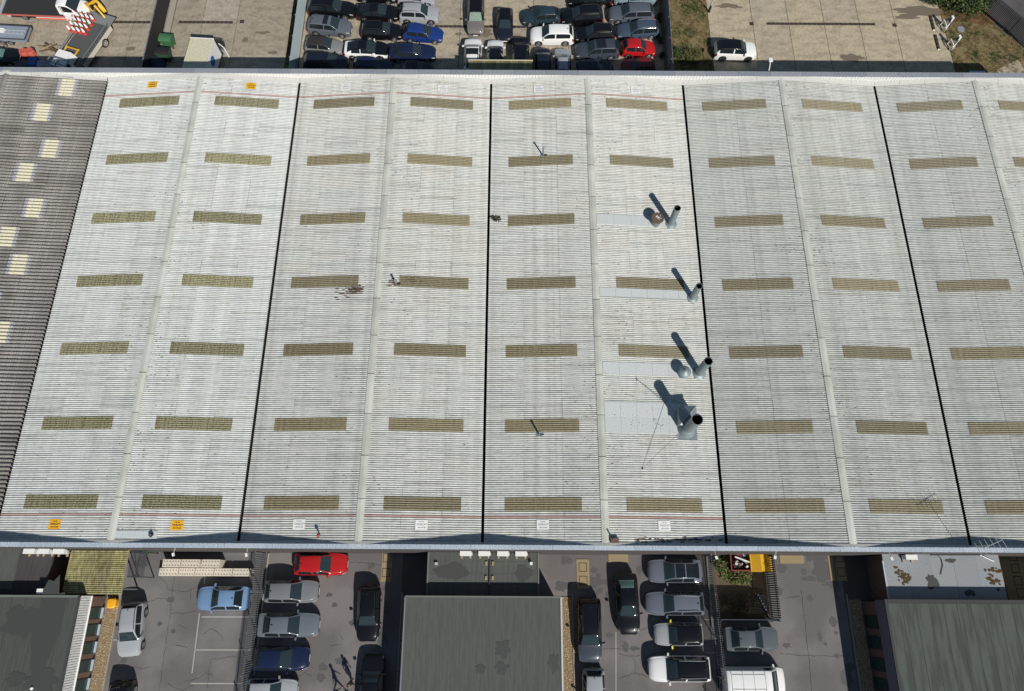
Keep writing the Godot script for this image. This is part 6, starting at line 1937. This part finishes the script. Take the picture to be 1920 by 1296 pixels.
	M.asphalt_pale.albedo_color = lin(1.1, 1.1, 1.12)
	M.asphalt_warm = surf(asp, Vector3(0.3, 0.3, 0.3), 0.95, cloud, Vector3(0.055, 0.055, 0.055))
	M.asphalt_warm.albedo_color = lin(1.12, 1.09, 1.09)
	M.crack = mat(lin(0.05, 0.047, 0.045), 1.0)
	M.damp = surf(noise_tex(23, 0.05, 3, grey_stops(0.07, 0.105)), Vector3(0.5, 0.5, 0.5), 0.7)
	M.oil = surf(noise_tex(24, 0.05, 3, [[0.2, lin(0.12, 0.095, 0.07)], [0.8, lin(0.22, 0.18, 0.13)]]), Vector3(0.5, 0.5, 0.5), 0.7)
	M.worn_paint = surf(noise_tex(25, 0.15, 4, [[0.3, lin(0.2, 0.19, 0.18)], [0.5, lin(0.44, 0.43, 0.40)]]), Vector3(0.8, 0.8, 0.8), 0.9)
	var conc := noise_tex(26, 0.05, 6, [[0.1, lin(0.33, 0.285, 0.22)], [0.45, lin(0.405, 0.357, 0.28)], [0.8, lin(0.445, 0.395, 0.315)]])
	var brush := noise_tex(27, 0.02, 4, grey_stops(0.78, 1.0, 0.2, 0.62))
	var tones := {"slab_a": [0.93, 0.93, 0.95], "slab_b": [0.86, 0.84, 0.82], "slab_c": [0.80, 0.78, 0.77], "slab_d": [0.98, 0.95, 0.90], "slab_e": [1.06, 1.02, 0.93], "slab_f": [1.02, 1.0, 0.96]}
	for k in tones:
		M[k] = surf(conc, Vector3(0.09, 0.09, 0.09), 0.92, brush, Vector3(0.045, 0.1, 0.10))
		M[k].albedo_color = lin(tones[k][0], tones[k][1], tones[k][2])
	M.kerb = surf(conc, Vector3(0.6, 0.6, 0.6), 0.95)
	M.kerb.albedo_color = lin(0.8, 0.82, 0.85)
	M.pad = surf(noise_tex(28, 0.09, 5, [[0.2, lin(0.19, 0.14, 0.075)], [0.6, lin(0.34, 0.27, 0.16)], [0.9, lin(0.40, 0.32, 0.20)]]), Vector3(0.6, 0.6, 0.6), 0.95)
	M.iron = mat(lin(0.045, 0.032, 0.027), 0.8)
	M.dry_grass = surf(noise_tex(29, 0.05, 6, [[0.2, lin(0.06, 0.065, 0.022)], [0.45, lin(0.18, 0.135, 0.062)], [0.75, lin(0.27, 0.21, 0.11)]]), Vector3(0.25, 0.25, 0.25), 1.0)
	M.red_earth = surf(noise_tex(30, 0.06, 5, [[0.2, lin(0.10, 0.05, 0.025)], [0.8, lin(0.24, 0.12, 0.06)]]), Vector3(0.4, 0.4, 0.4), 1.0)
	M.gravel = surf(noise_tex(31, 0.2, 3, [[0.2, lin(0.10, 0.07, 0.04)], [0.5, lin(0.27, 0.19, 0.11)], [0.8, lin(0.45, 0.36, 0.24)]]), Vector3(0.6, 0.6, 0.6), 1.0)
	M.soil = surf(noise_tex(32, 0.08, 4, [[0.2, lin(0.05, 0.04, 0.025)], [0.8, lin(0.20, 0.15, 0.09)]]), Vector3(0.5, 0.5, 0.5), 1.0)
	M.leaf = mat(Color.WHITE, 0.8)
	M.leaf.vertex_color_use_as_albedo = true
	M.leaf.backlight_enabled = true
	M.leaf.backlight = Color(0.35, 0.4, 0.2)
	M.bark = mat(lin(0.07, 0.05, 0.035), 1.0)
	# buildings
	M.brick = surf(brick_texture(), Vector3(0.5, 0.5, 0.5), 0.95)
	var felt := noise_tex(33, 0.05, 6, grey_stops(0.86, 1.0, 0.25, 0.65))
	var feltz := noise_tex(34, 0.02, 5, grey_stops(0.66, 1.0, 0.25, 0.6))
	var felts := noise_tex(44, 0.02, 5, grey_stops(0.84, 1.0, 0.25, 0.6))
	for v in [["felt_dark", Vector3(0.075, 0.08, 0.075)], ["felt_mid", Vector3(0.096, 0.102, 0.096)], ["felt_plain", Vector3(0.062, 0.056, 0.06)], ["felt_green", Vector3(0.088, 0.103, 0.092)]]:
		var c: Vector3 = v[1]
		M[v[0]] = surf(felt, Vector3(0.4, 0.4, 0.4), 0.95, feltz if v[0] == "felt_green" else felts, Vector3(0.16, 0.2, 0.02) if v[0] == "felt_green" else Vector3(0.4, 0.2, 0.04))
		M[v[0]].albedo_color = lin(c.x, c.y, c.z)
	M.felt_dark_lap = mat(lin(0.05, 0.052, 0.052), 0.95)
	M.felt_mid_lap = mat(lin(0.085, 0.087, 0.08), 0.95)
	M.felt_green_lap = mat(lin(0.045, 0.055, 0.048), 0.95)
	M.felt_edge = mat(lin(0.14, 0.16, 0.145), 0.9)
	M.felt_wet = surf(felt, Vector3(0.3, 0.3, 0.3), 0.7)
	M.felt_wet.albedo_color = lin(0.055, 0.058, 0.056)
	M.fascia_purple = mat(lin(0.13, 0.125, 0.17), 0.6)
	M.frame_dark = mat(lin(0.035, 0.03, 0.03), 0.6)
	M.office_glass = mat(lin(0.022, 0.05, 0.05), 0.08)
	M.timber_pale = mat(lin(0.32, 0.26, 0.16), 0.9)
	M.timber_brown = mat(lin(0.12, 0.075, 0.045), 0.9)
	M.pipe_blue = mat(lin(0.03, 0.04, 0.06), 0.6)
	for i in 2:
		M["grp_%d" % i] = surf(fl, Vector3(0.35, 0.35, 0.35), 0.6)
		M["grp_%d" % i].albedo_color = lin(0.50 - 0.03 * i, 0.51 - 0.03 * i, 0.54 - 0.02 * i)
	M.moss_rust = surf(noise_tex(35, 0.1, 5, [[0.3, lin(0.02, 0.014, 0.008)], [0.7, lin(0.16, 0.09, 0.03)]]), Vector3(0.9, 0.9, 0.9), 1.0)
	var can := noise_tex(36, 0.02, 4, [[0.2, lin(0.20, 0.18, 0.08)], [0.6, lin(0.33, 0.305, 0.145)], [0.85, lin(0.46, 0.43, 0.23)]])
	for i in 3:
		M["canopy_%d" % i] = surf(can, Vector3(0.5, 0.3, 0.12), 0.5)
		M["canopy_%d" % i].albedo_color = lin(1.0 - 0.12 * i, 1.0 - 0.12 * i, 1.0 - 0.1 * i)
		M["canopy_%d" % i].vertex_color_use_as_albedo = true
		M["shed_%d" % i] = surf(can, Vector3(0.5, 0.3, 0.5), 0.6)
		M["shed_%d" % i].albedo_color = lin(0.9 - 0.14 * i, 0.9 - 0.14 * i, 0.9 - 0.12 * i)
	M.shed_cream = mat(lin(0.62, 0.58, 0.40), 0.7)
	M.fence_steel = mat(lin(0.13, 0.135, 0.14), 0.5, 0.3)
	M.fence_light = mat(lin(0.24, 0.25, 0.26), 0.5, 0.2)
	M.fence_dark = mat(lin(0.055, 0.06, 0.075), 0.6, 0.2)
	M.fence_mesh = mat(lin(0.40, 0.48, 0.52), 0.6)
	M.fence_grey = mat(lin(0.26, 0.28, 0.30), 0.6)
	M.fence_black = mat(lin(0.02, 0.02, 0.021), 0.7)
	M.block_cream = surf(noise_tex(37, 0.06, 4, [[0.2, lin(0.52, 0.46, 0.38)], [0.7, lin(0.68, 0.62, 0.53)]]), Vector3(0.6, 0.6, 0.6), 0.9)
	M.grit_yellow = mat(lin(0.80, 0.40, 0.015), 0.5)
	M.skip_red = surf(noise_tex(38, 0.08, 4, [[0.2, lin(0.12, 0.03, 0.025)], [0.7, lin(0.30, 0.05, 0.045)]]), Vector3(1, 1, 1), 0.8)
	M.skip_yellow = mat(lin(0.66, 0.36, 0.015), 0.6)
	# vehicles
	M.rubber = mat(lin(0.018, 0.018, 0.018), 0.85)
	M.alloy = mat(lin(0.42, 0.43, 0.45), 0.35, 0.6)
	M.black_plastic = mat(lin(0.015, 0.015, 0.016), 0.6)
	M.chrome = mat(lin(0.62, 0.64, 0.67), 0.25, 0.8)
	M.car_glass = mat(lin(0.012, 0.016, 0.019), 0.04)
	M.screen_glass = mat(lin(0.022, 0.035, 0.042), 0.04)
	M.teal_glass = mat(lin(0.10, 0.19, 0.18), 0.05)
	M.pale_glass = surf(noise_tex(39, 0.05, 3, [[0.35, lin(0.05, 0.10, 0.09)], [0.6, lin(0.36, 0.44, 0.36)]]), Vector3(0.6, 0.6, 0.6), 0.05)
	M.headlight = mat(lin(0.42, 0.44, 0.46), 0.15)
	M.tail_light = mat(lin(0.20, 0.012, 0.012), 0.2)
	M.yellow_plate = mat(lin(0.65, 0.48, 0.06), 0.5)
	M.yellow = mat(lin(0.72, 0.66, 0.03), 0.4)
	M.cone_red = mat(lin(0.60, 0.05, 0.035), 0.6)
	M.cone_green = mat(lin(0.04, 0.30, 0.08), 0.6)
	M.red_rail = mat(lin(0.50, 0.12, 0.11), 0.6)
	M.red_guard = mat(lin(0.75, 0.13, 0.07), 0.6)
	M.red_plastic = mat(lin(0.48, 0.10, 0.07), 0.7)
	M.deck_black = surf(noise_tex(40, 0.06, 4, grey_stops(0.012, 0.045)), Vector3(0.5, 0.5, 0.5), 0.8)
	M.deck_grey = mat(lin(0.075, 0.08, 0.08), 0.8)
	M.deck_plate = mat(lin(0.20, 0.21, 0.21), 0.7)
	M.truck_cream = mat(lin(0.58, 0.55, 0.46), 0.6)
	M.plant_yellow = mat(lin(0.72, 0.42, 0.03), 0.5)
	M.blue_steel = mat(lin(0.24, 0.28, 0.35), 0.6)
	M.crate_blue = mat(lin(0.03, 0.09, 0.30), 0.6)
	M.van_cream = surf(noise_tex(41, 0.03, 3, [[0.3, lin(0.50, 0.48, 0.34)], [0.7, lin(0.62, 0.60, 0.44)]]), Vector3(0.3, 0.3, 0.3), 0.7)
	M.emblem_blue = mat(lin(0.02, 0.14, 0.42), 0.5)
	M.bin_green = mat(lin(0.045, 0.14, 0.06), 0.7)
	M.bin_dark = mat(lin(0.025, 0.07, 0.045), 0.7)
	M.tarp_blue = mat(lin(0.025, 0.035, 0.07), 0.8)
	M.stop_black = mat(lin(0.02, 0.015, 0.013), 0.8)
	M.stop_brown = mat(lin(0.07, 0.045, 0.03), 0.8)
	M.cloth = mat(Color.WHITE, 0.9)
	M.cloth.vertex_color_use_as_albedo = true
	# paints
	for v in [["black", Vector3(0.005, 0.005, 0.007)], ["midnight", Vector3(0.010, 0.013, 0.024)], ["navy", Vector3(0.009, 0.016, 0.05)], ["blue", Vector3(0.012, 0.035, 0.17)], ["white", Vector3(0.78, 0.78, 0.78)], ["silver", Vector3(0.32, 0.34, 0.365)], ["lilac", Vector3(0.30, 0.31, 0.36)], ["slate", Vector3(0.10, 0.115, 0.14)], ["slatelight", Vector3(0.125, 0.14, 0.175)], ["pewter", Vector3(0.19, 0.195, 0.19)], ["graphite", Vector3(0.045, 0.055, 0.075)], ["gunmetal", Vector3(0.10, 0.115, 0.127)], ["taupe", Vector3(0.155, 0.145, 0.14)], ["teal", Vector3(0.022, 0.040, 0.055)], ["mist", Vector3(0.19, 0.26, 0.30)], ["steel", Vector3(0.085, 0.10, 0.125)], ["denim", Vector3(0.05, 0.075, 0.115)], ["red", Vector3(0.40, 0.012, 0.014)], ["maroon", Vector3(0.14, 0.012, 0.014)], ["sky", Vector3(0.16, 0.27, 0.44)], ["warmgrey", Vector3(0.165, 0.175, 0.19)], ["steelblue", Vector3(0.125, 0.145, 0.17)], ["matt_dark", Vector3(0.035, 0.032, 0.03)]]:
		var c: Vector3 = v[1]
		var m := mat(lin(c.x, c.y, c.z), 0.3, 0.0)
		m.metallic_specular = 0.3
		m.clearcoat_enabled = true
		m.clearcoat = 0.7
		m.clearcoat_roughness = 0.06
		paints[v[0]] = m


var paints := {}


func brick_texture() -> ImageTexture:
	var im := Image.create(256, 256, false, Image.FORMAT_RGB8)
	im.fill(Color(0.42, 0.37, 0.34))
	var rg := RandomNumberGenerator.new()
	rg.seed = 77
	# 2 m of wall: courses of 75 mm, stretchers of 225 mm
	for row in 27:
		var y := int(row * 256.0 / 27.0)
		for col in 10:
			var x := int((col + (0.5 if row % 2 else 0.0)) * 256.0 / 9.0)
			var v := rg.randf_range(0.75, 1.2)
			im.fill_rect(Rect2i(x % 256, y, 26, 8), lin(0.15 * v, 0.085 * v, 0.065 * v))
	return ImageTexture.create_from_image(im)


# ---------------------------------------------------------------- scene

func _ready() -> void:
	rng.seed = 4242
	var cam := Camera3D.new()
	cam.name = "camera"
	cam.fov = 52.99
	cam.near = 0.5
	cam.far = 2000.0
	cam.transform = Transform3D(Basis(Vector3(0.99998324, 0.00195494, -0.00544916), Vector3(-0.00578922, 0.33768108, -0.94124278), Vector3(0.0, 0.94125856, 0.33768674)), Vector3(0, 60, 0))
	cam.current = true
	add_child(cam)
	var sky_mat := ProceduralSkyMaterial.new()
	sky_mat.sky_top_color = Color(0.38, 0.48, 0.60)
	sky_mat.sky_horizon_color = Color(0.60, 0.65, 0.69)
	sky_mat.sky_curve = 0.15
	sky_mat.ground_bottom_color = Color(0.25, 0.24, 0.22)
	sky_mat.ground_horizon_color = Color(0.5, 0.56, 0.62)
	sky_mat.sun_angle_max = 12.0
	var sky := Sky.new()
	sky.sky_material = sky_mat
	var env := Environment.new()
	env.background_mode = Environment.BG_SKY
	env.sky = sky
	env.background_energy_multiplier = 0.6
	env.tonemap_mode = Environment.TONE_MAPPER_LINEAR
	env.tonemap_exposure = 1.0
	env.sdfgi_enabled = true
	env.ssao_enabled = true
	env.ssil_enabled = true
	var we := WorldEnvironment.new()
	we.name = "environment"
	we.environment = env
	add_child(we)
	var sun := DirectionalLight3D.new()
	sun.name = "sun"
	sun.light_energy = 1.5
	sun.light_color = Color(1.0, 0.98, 0.945)
	sun.light_angular_distance = 0.5
	sun.shadow_enabled = true
	sun.rotation_degrees = Vector3(-SUN_EL, SUN_AZ, 0)
	add_child(sun)
	materials()
	grounds()
	warehouse()
	offices()
	fences()
	rooftop_things()
	left_yard_things()
	rear_yard_things()
	front_things()
	cars()
	person("person in dark clothes walking across the lane at the frame bottom", Vector3(-13.19, 0.00, 7.22), 0.35, 1.0, Color(0.02, 0.022, 0.03), Color(0.02, 0.022, 0.03), Color(0.02, 0.015, 0.01))
	person("person in black standing beside the nose-up black saloon", Vector3(-12.33, 0.00, 6.54), -0.4, 0.15, Color(0.012, 0.012, 0.014), Color(0.012, 0.012, 0.014), Color(0.03, 0.02, 0.012))


func cars() -> void:
	car("suv", Vector3(-20.07, 0, -60.56), -5.4, 5.16, "black", "black off-road wagon beside the mesh fence, second from the frame top", "cars packed in the yard behind the warehouse", {"rail": true})
	car("suv", Vector3(-20.04, 0, -58.03), -5.9, 4.70, "slate", "slate grey wagon with a small square black sunroof beside the mesh fence", "cars packed in the yard behind the warehouse", {"sun": [.49, .60]})
	car("mini", Vector3(-20.43, 0, -55.42), -4.2, 4.04, "pewter", "damaged small grey hatchback with dark roof and its front bumper missing", "cars packed in the yard behind the warehouse", {"roof": "matt_dark"})
	car("suv", Vector3(-19.91, 0, -53.03), -3.0, 4.78, "midnight", "black wagon half hidden under the eave at the fence corner", "cars packed in the yard behind the warehouse", {"rail": true})
	car("saloon", Vector3(-15.28, 0, -62.69), -4.1, 4.40, "black", "black saloon cut by the frame top, second column from the mesh fence", "cars packed in the yard behind the warehouse", {})
	car("coupe", Vector3(-15.00, 0, -60.07), -2.4, 4.63, "black", "glossy black sloping-back car between a black wagon and a silver wagon", "cars packed in the yard behind the warehouse", {})
	car("estate", Vector3(-14.33, 0, -57.50), -1.5, 4.40, "black", "black estate with bright window trim just left of a blue hatchback", "cars packed in the yard behind the warehouse", {"rail": true})
	car("coupe", Vector3(-15.84, 0, -54.93), -0.4, 4.74, "white", "white coupe with black roof and black bonnet near the eave", "cars packed in the yard behind the warehouse", {"roof": "black", "hood": "black"})
	car("hatch", Vector3(-14.91, 0, -52.67), -1.5, 4.30, "navy", "blue hatchback half hidden under the eave behind the white coupe", "cars packed in the yard behind the warehouse", {})
	car("hatch", Vector3(-10.86, 0, -62.29), -1.7, 4.19, "lilac", "pale lilac silver hatchback cut by the frame top", "cars packed in the yard behind the warehouse", {})
	car("suv", Vector3(-10.41, 0, -59.85), -1.6, 4.32, "silver", "silver crossover with lilac grey roof, in front of a blue hatchback", "cars packed in the yard behind the warehouse", {"rail": true})
	car("hatch", Vector3(-9.85, 0, -57.18), -4.4, 4.35, "blue", "bright blue hatchback between a silver crossover and a navy saloon", "cars packed in the yard behind the warehouse", {})
	car("saloon", Vector3(-10.88, 0, -54.60), 1.2, 5.01, "navy", "dark navy saloon next to the white coupe, nearest the eave", "cars packed in the yard behind the warehouse", {})
	car("saloon", Vector3(-10.31, 0, -52.34), -0.7, 3.61, "black", "black saloon of which only the roof shows past the eave, behind the navy saloon", "cars packed in the yard behind the warehouse", {})
	car("suv", Vector3(-4.16, 0, -59.59), -90.0, 4.80, "taupe", "taupe wagon with pale seats showing through its windscreen, facing the warehouse", "cars packed in the yard behind the warehouse", {"roof": "black", "screen": "pale_glass"})
	car("hatch", Vector3(-0.97, 0, -58.53), -90.0, 4.25, "midnight", "midnight blue hatchback facing the warehouse across the drain line", "cars packed in the yard behind the warehouse", {"roof": "black"})
	car("suv", Vector3(-4.37, 0, -54.20), 90.0, 4.50, "white", "white crossover with a square black sunroof, nose out from under the green shed roof", "cars packed in the yard behind the warehouse", {"sun": [.47, .66], "rail": true})
	car("hatch", Vector3(-1.98, 0, -54.30), 90.0, 4.20, "white", "white hatchback with a black roof, nose out from under the green shed roof", "cars packed in the yard behind the warehouse", {"roof": "black"})
	car("suv", Vector3(0.73, 0, -54.51), 90.0, 4.40, "black", "all black wagon with its nose out beside the green shed roof", "cars packed in the yard behind the warehouse", {})
	car("mini", Vector3(3.11, 0, -53.45), 90.0, 3.80, "midnight", "small midnight blue car between the green shed roof and a silver hatchback", "cars packed in the yard behind the warehouse", {})
	car("hatch", Vector3(5.24, 0, -53.24), 90.0, 4.10, "silver", "small silver hatchback nose out beside a midnight blue car", "cars packed in the yard behind the warehouse", {"rail": true})
	car("hatch", Vector3(2.97, 0, -59.67), -175.5, 4.15, "teal", "dark teal hatchback above the white wagon", "cars packed in the yard behind the warehouse", {})
	car("suv", Vector3(4.13, 0, -57.00), -179.6, 4.72, "white", "all white wagon with dark windows in the middle of the yard", "cars packed in the yard behind the warehouse", {})
	car("saloon", Vector3(8.45, 0, -62.27), 179.5, 4.83, "black", "black saloon cut by the frame top, right half of the yard", "cars packed in the yard behind the warehouse", {})
	car("suv", Vector3(7.46, 0, -59.68), -175.9, 4.62, "black", "black wagon with bright window trim right of the teal hatchback", "cars packed in the yard behind the warehouse", {"rail": true})
	car("estate", Vector3(8.78, 0, -57.34), -176.7, 4.34, "black", "black estate right of the all white wagon", "cars packed in the yard behind the warehouse", {"rail": true})
	car("suv", Vector3(8.95, 0, -55.01), -176.1, 4.70, "graphite", "graphite wagon with a long black sunroof left of the red hatchback", "cars packed in the yard behind the warehouse", {"sun": [.46, .68]})
	car("coupe", Vector3(8.61, 0, -52.59), 0.4, 3.90, "midnight", "dark blue rounded coupe half hidden under the eave", "cars packed in the yard behind the warehouse", {})
	car("hatch", Vector3(13.47, 0, -62.47), -179.6, 4.72, "mist", "pale blue hatchback cut by the frame top beside the right fence", "cars packed in the yard behind the warehouse", {})
	car("suv", Vector3(12.90, 0, -60.06), -177.0, 4.98, "steel", "steel grey wagon with bright rear trim, below the pale blue hatchback", "cars packed in the yard behind the warehouse", {})
	car("estate", Vector3(13.54, 0, -57.86), -175.9, 4.60, "denim", "blue grey estate with silver roof rails behind the red hatchback", "cars packed in the yard behind the warehouse", {"rail": true, "railmat": "chrome"})
	car("hatch", Vector3(13.40, 0, -55.36), 0.4, 3.60, "red", "bright red hatchback at the right fence of the rear yard", "cars packed in the yard behind the warehouse", {})
	car("hatch", Vector3(13.25, 0, -52.80), -179.6, 3.56, "maroon", "dark red hatchback in the shade under the eave, behind the bright red one", "cars packed in the yard behind the warehouse", {})
	car("suv", Vector3(23.77, 0, -55.09), -1.4, 4.50, "white", "white crossover with a black roof alone on the bare concrete", "cars packed in the yard behind the warehouse", {"roof": "black", "dark_rim": true})
	car("estate", Vector3(-30.03, 0, 2.76), -85.2, 4.02, "silver", "silver estate with black rear window beside the gravel strip", "cars in the car park before the warehouse", {"rail": true})
	car("hatch", Vector3(-29.89, 0, 8.22), -89.4, 3.52, "black", "black car cut by the frame bottom, behind the silver estate", "cars in the car park before the warehouse", {})
	car("saloon", Vector3(-23.05, 0, 0.43), -179.7, 4.29, "sky", "pale blue saloon alone in the left bay", "cars in the car park before the warehouse", {})
	car("hatch", Vector3(-15.52, 0, -2.23), 0.3, 4.31, "red", "red crossover tight under the front eave, uppermost of its row", "cars in the car park before the warehouse", {})
	car("hatch", Vector3(-17.68, 0, -0.12), 0.3, 4.34, "warmgrey", "grey hatchback directly below the red crossover", "cars in the car park before the warehouse", {})
	car("saloon", Vector3(-17.63, 0, 2.38), 0.3, 4.83, "steelblue", "steel grey saloon with long bonnet, third in the left row", "cars in the car park before the warehouse", {})
	car("hatch", Vector3(-17.92, 0, 4.82), 0.3, 4.30, "navy", "navy blue hatchback, fourth in the left row", "cars in the car park before the warehouse", {})
	car("hatch", Vector3(-18.43, 0, 7.12), 0.3, 3.99, "silver", "silver hatchback cut by the frame bottom, last in the left row", "cars in the car park before the warehouse", {})
	car("estate", Vector3(-11.32, 0, 1.50), -88.6, 4.14, "black", "long black estate parked end-on left of the central office", "cars in the car park before the warehouse", {"rail": true})
	car("saloon", Vector3(-10.71, 0, 6.53), 90.8, 4.15, "black", "black saloon nose-up behind the long black estate", "cars in the car park before the warehouse", {})
	car("suv", Vector3(6.27, 0, 2.61), -90.8, 4.67, "black", "large black wagon with grey sheen bonnet beside the central office", "cars in the car park before the warehouse", {"rail": true, "hood": "graphite"})
	car("hatch", Vector3(6.45, 0, 7.17), -90.7, 3.63, "silver", "silver hatchback cut by the frame bottom behind the large black wagon", "cars in the car park before the warehouse", {})
	car("saloon", Vector3(9.37, 0, 0.65), -88.6, 4.62, "black", "shiny black saloon facing away from the warehouse in the middle of the lane", "cars in the car park before the warehouse", {"rear": "teal_glass"})
	car("coupe", Vector3(13.41, 0, -1.85), -179.7, 4.44, "slatelight", "grey coupe wagon with a square black sunroof beside the planted compound", "cars in the car park before the warehouse", {"sun": [.47, .64]})
	car("estate", Vector3(13.21, 0, 0.62), -179.7, 4.67, "slatelight", "silver grey estate with roof rails, second in the right row", "cars in the car park before the warehouse", {"rail": true, "railmat": "chrome"})
	car("mini", Vector3(13.34, 0, 2.90), -179.7, 3.85, "silver", "silver small car with black roof and yellow door mirrors", "cars in the car park before the warehouse", {"roof": "black", "mirror": "yellow"})
	car("suv", Vector3(13.19, 0, 5.38), -179.7, 4.79, "white", "white wagon with black roof and roof rails, last in the right row", "cars in the car park before the warehouse", {"roof": "black", "rail": true, "railmat": "chrome"})
	car("saloon", Vector3(18.99, 0, 3.20), 0.3, 4.30, "gunmetal", "gunmetal saloon with dark rear window in front of the compound", "cars in the car park before the warehouse", {})
	car("van", Vector3(18.82, 0, 6.18), 0.3, 4.89, "white", "white panel van with ribbed roof at the frame bottom", "cars in the car park before the warehouse", {})
	car("saloon", Vector3(-55.18, 0, -53.75), 0.4, 4.59, "black", "black saloon at the left frame edge with a bright front bumper", "cars packed in the yard behind the warehouse", {"screen": "teal_glass"})
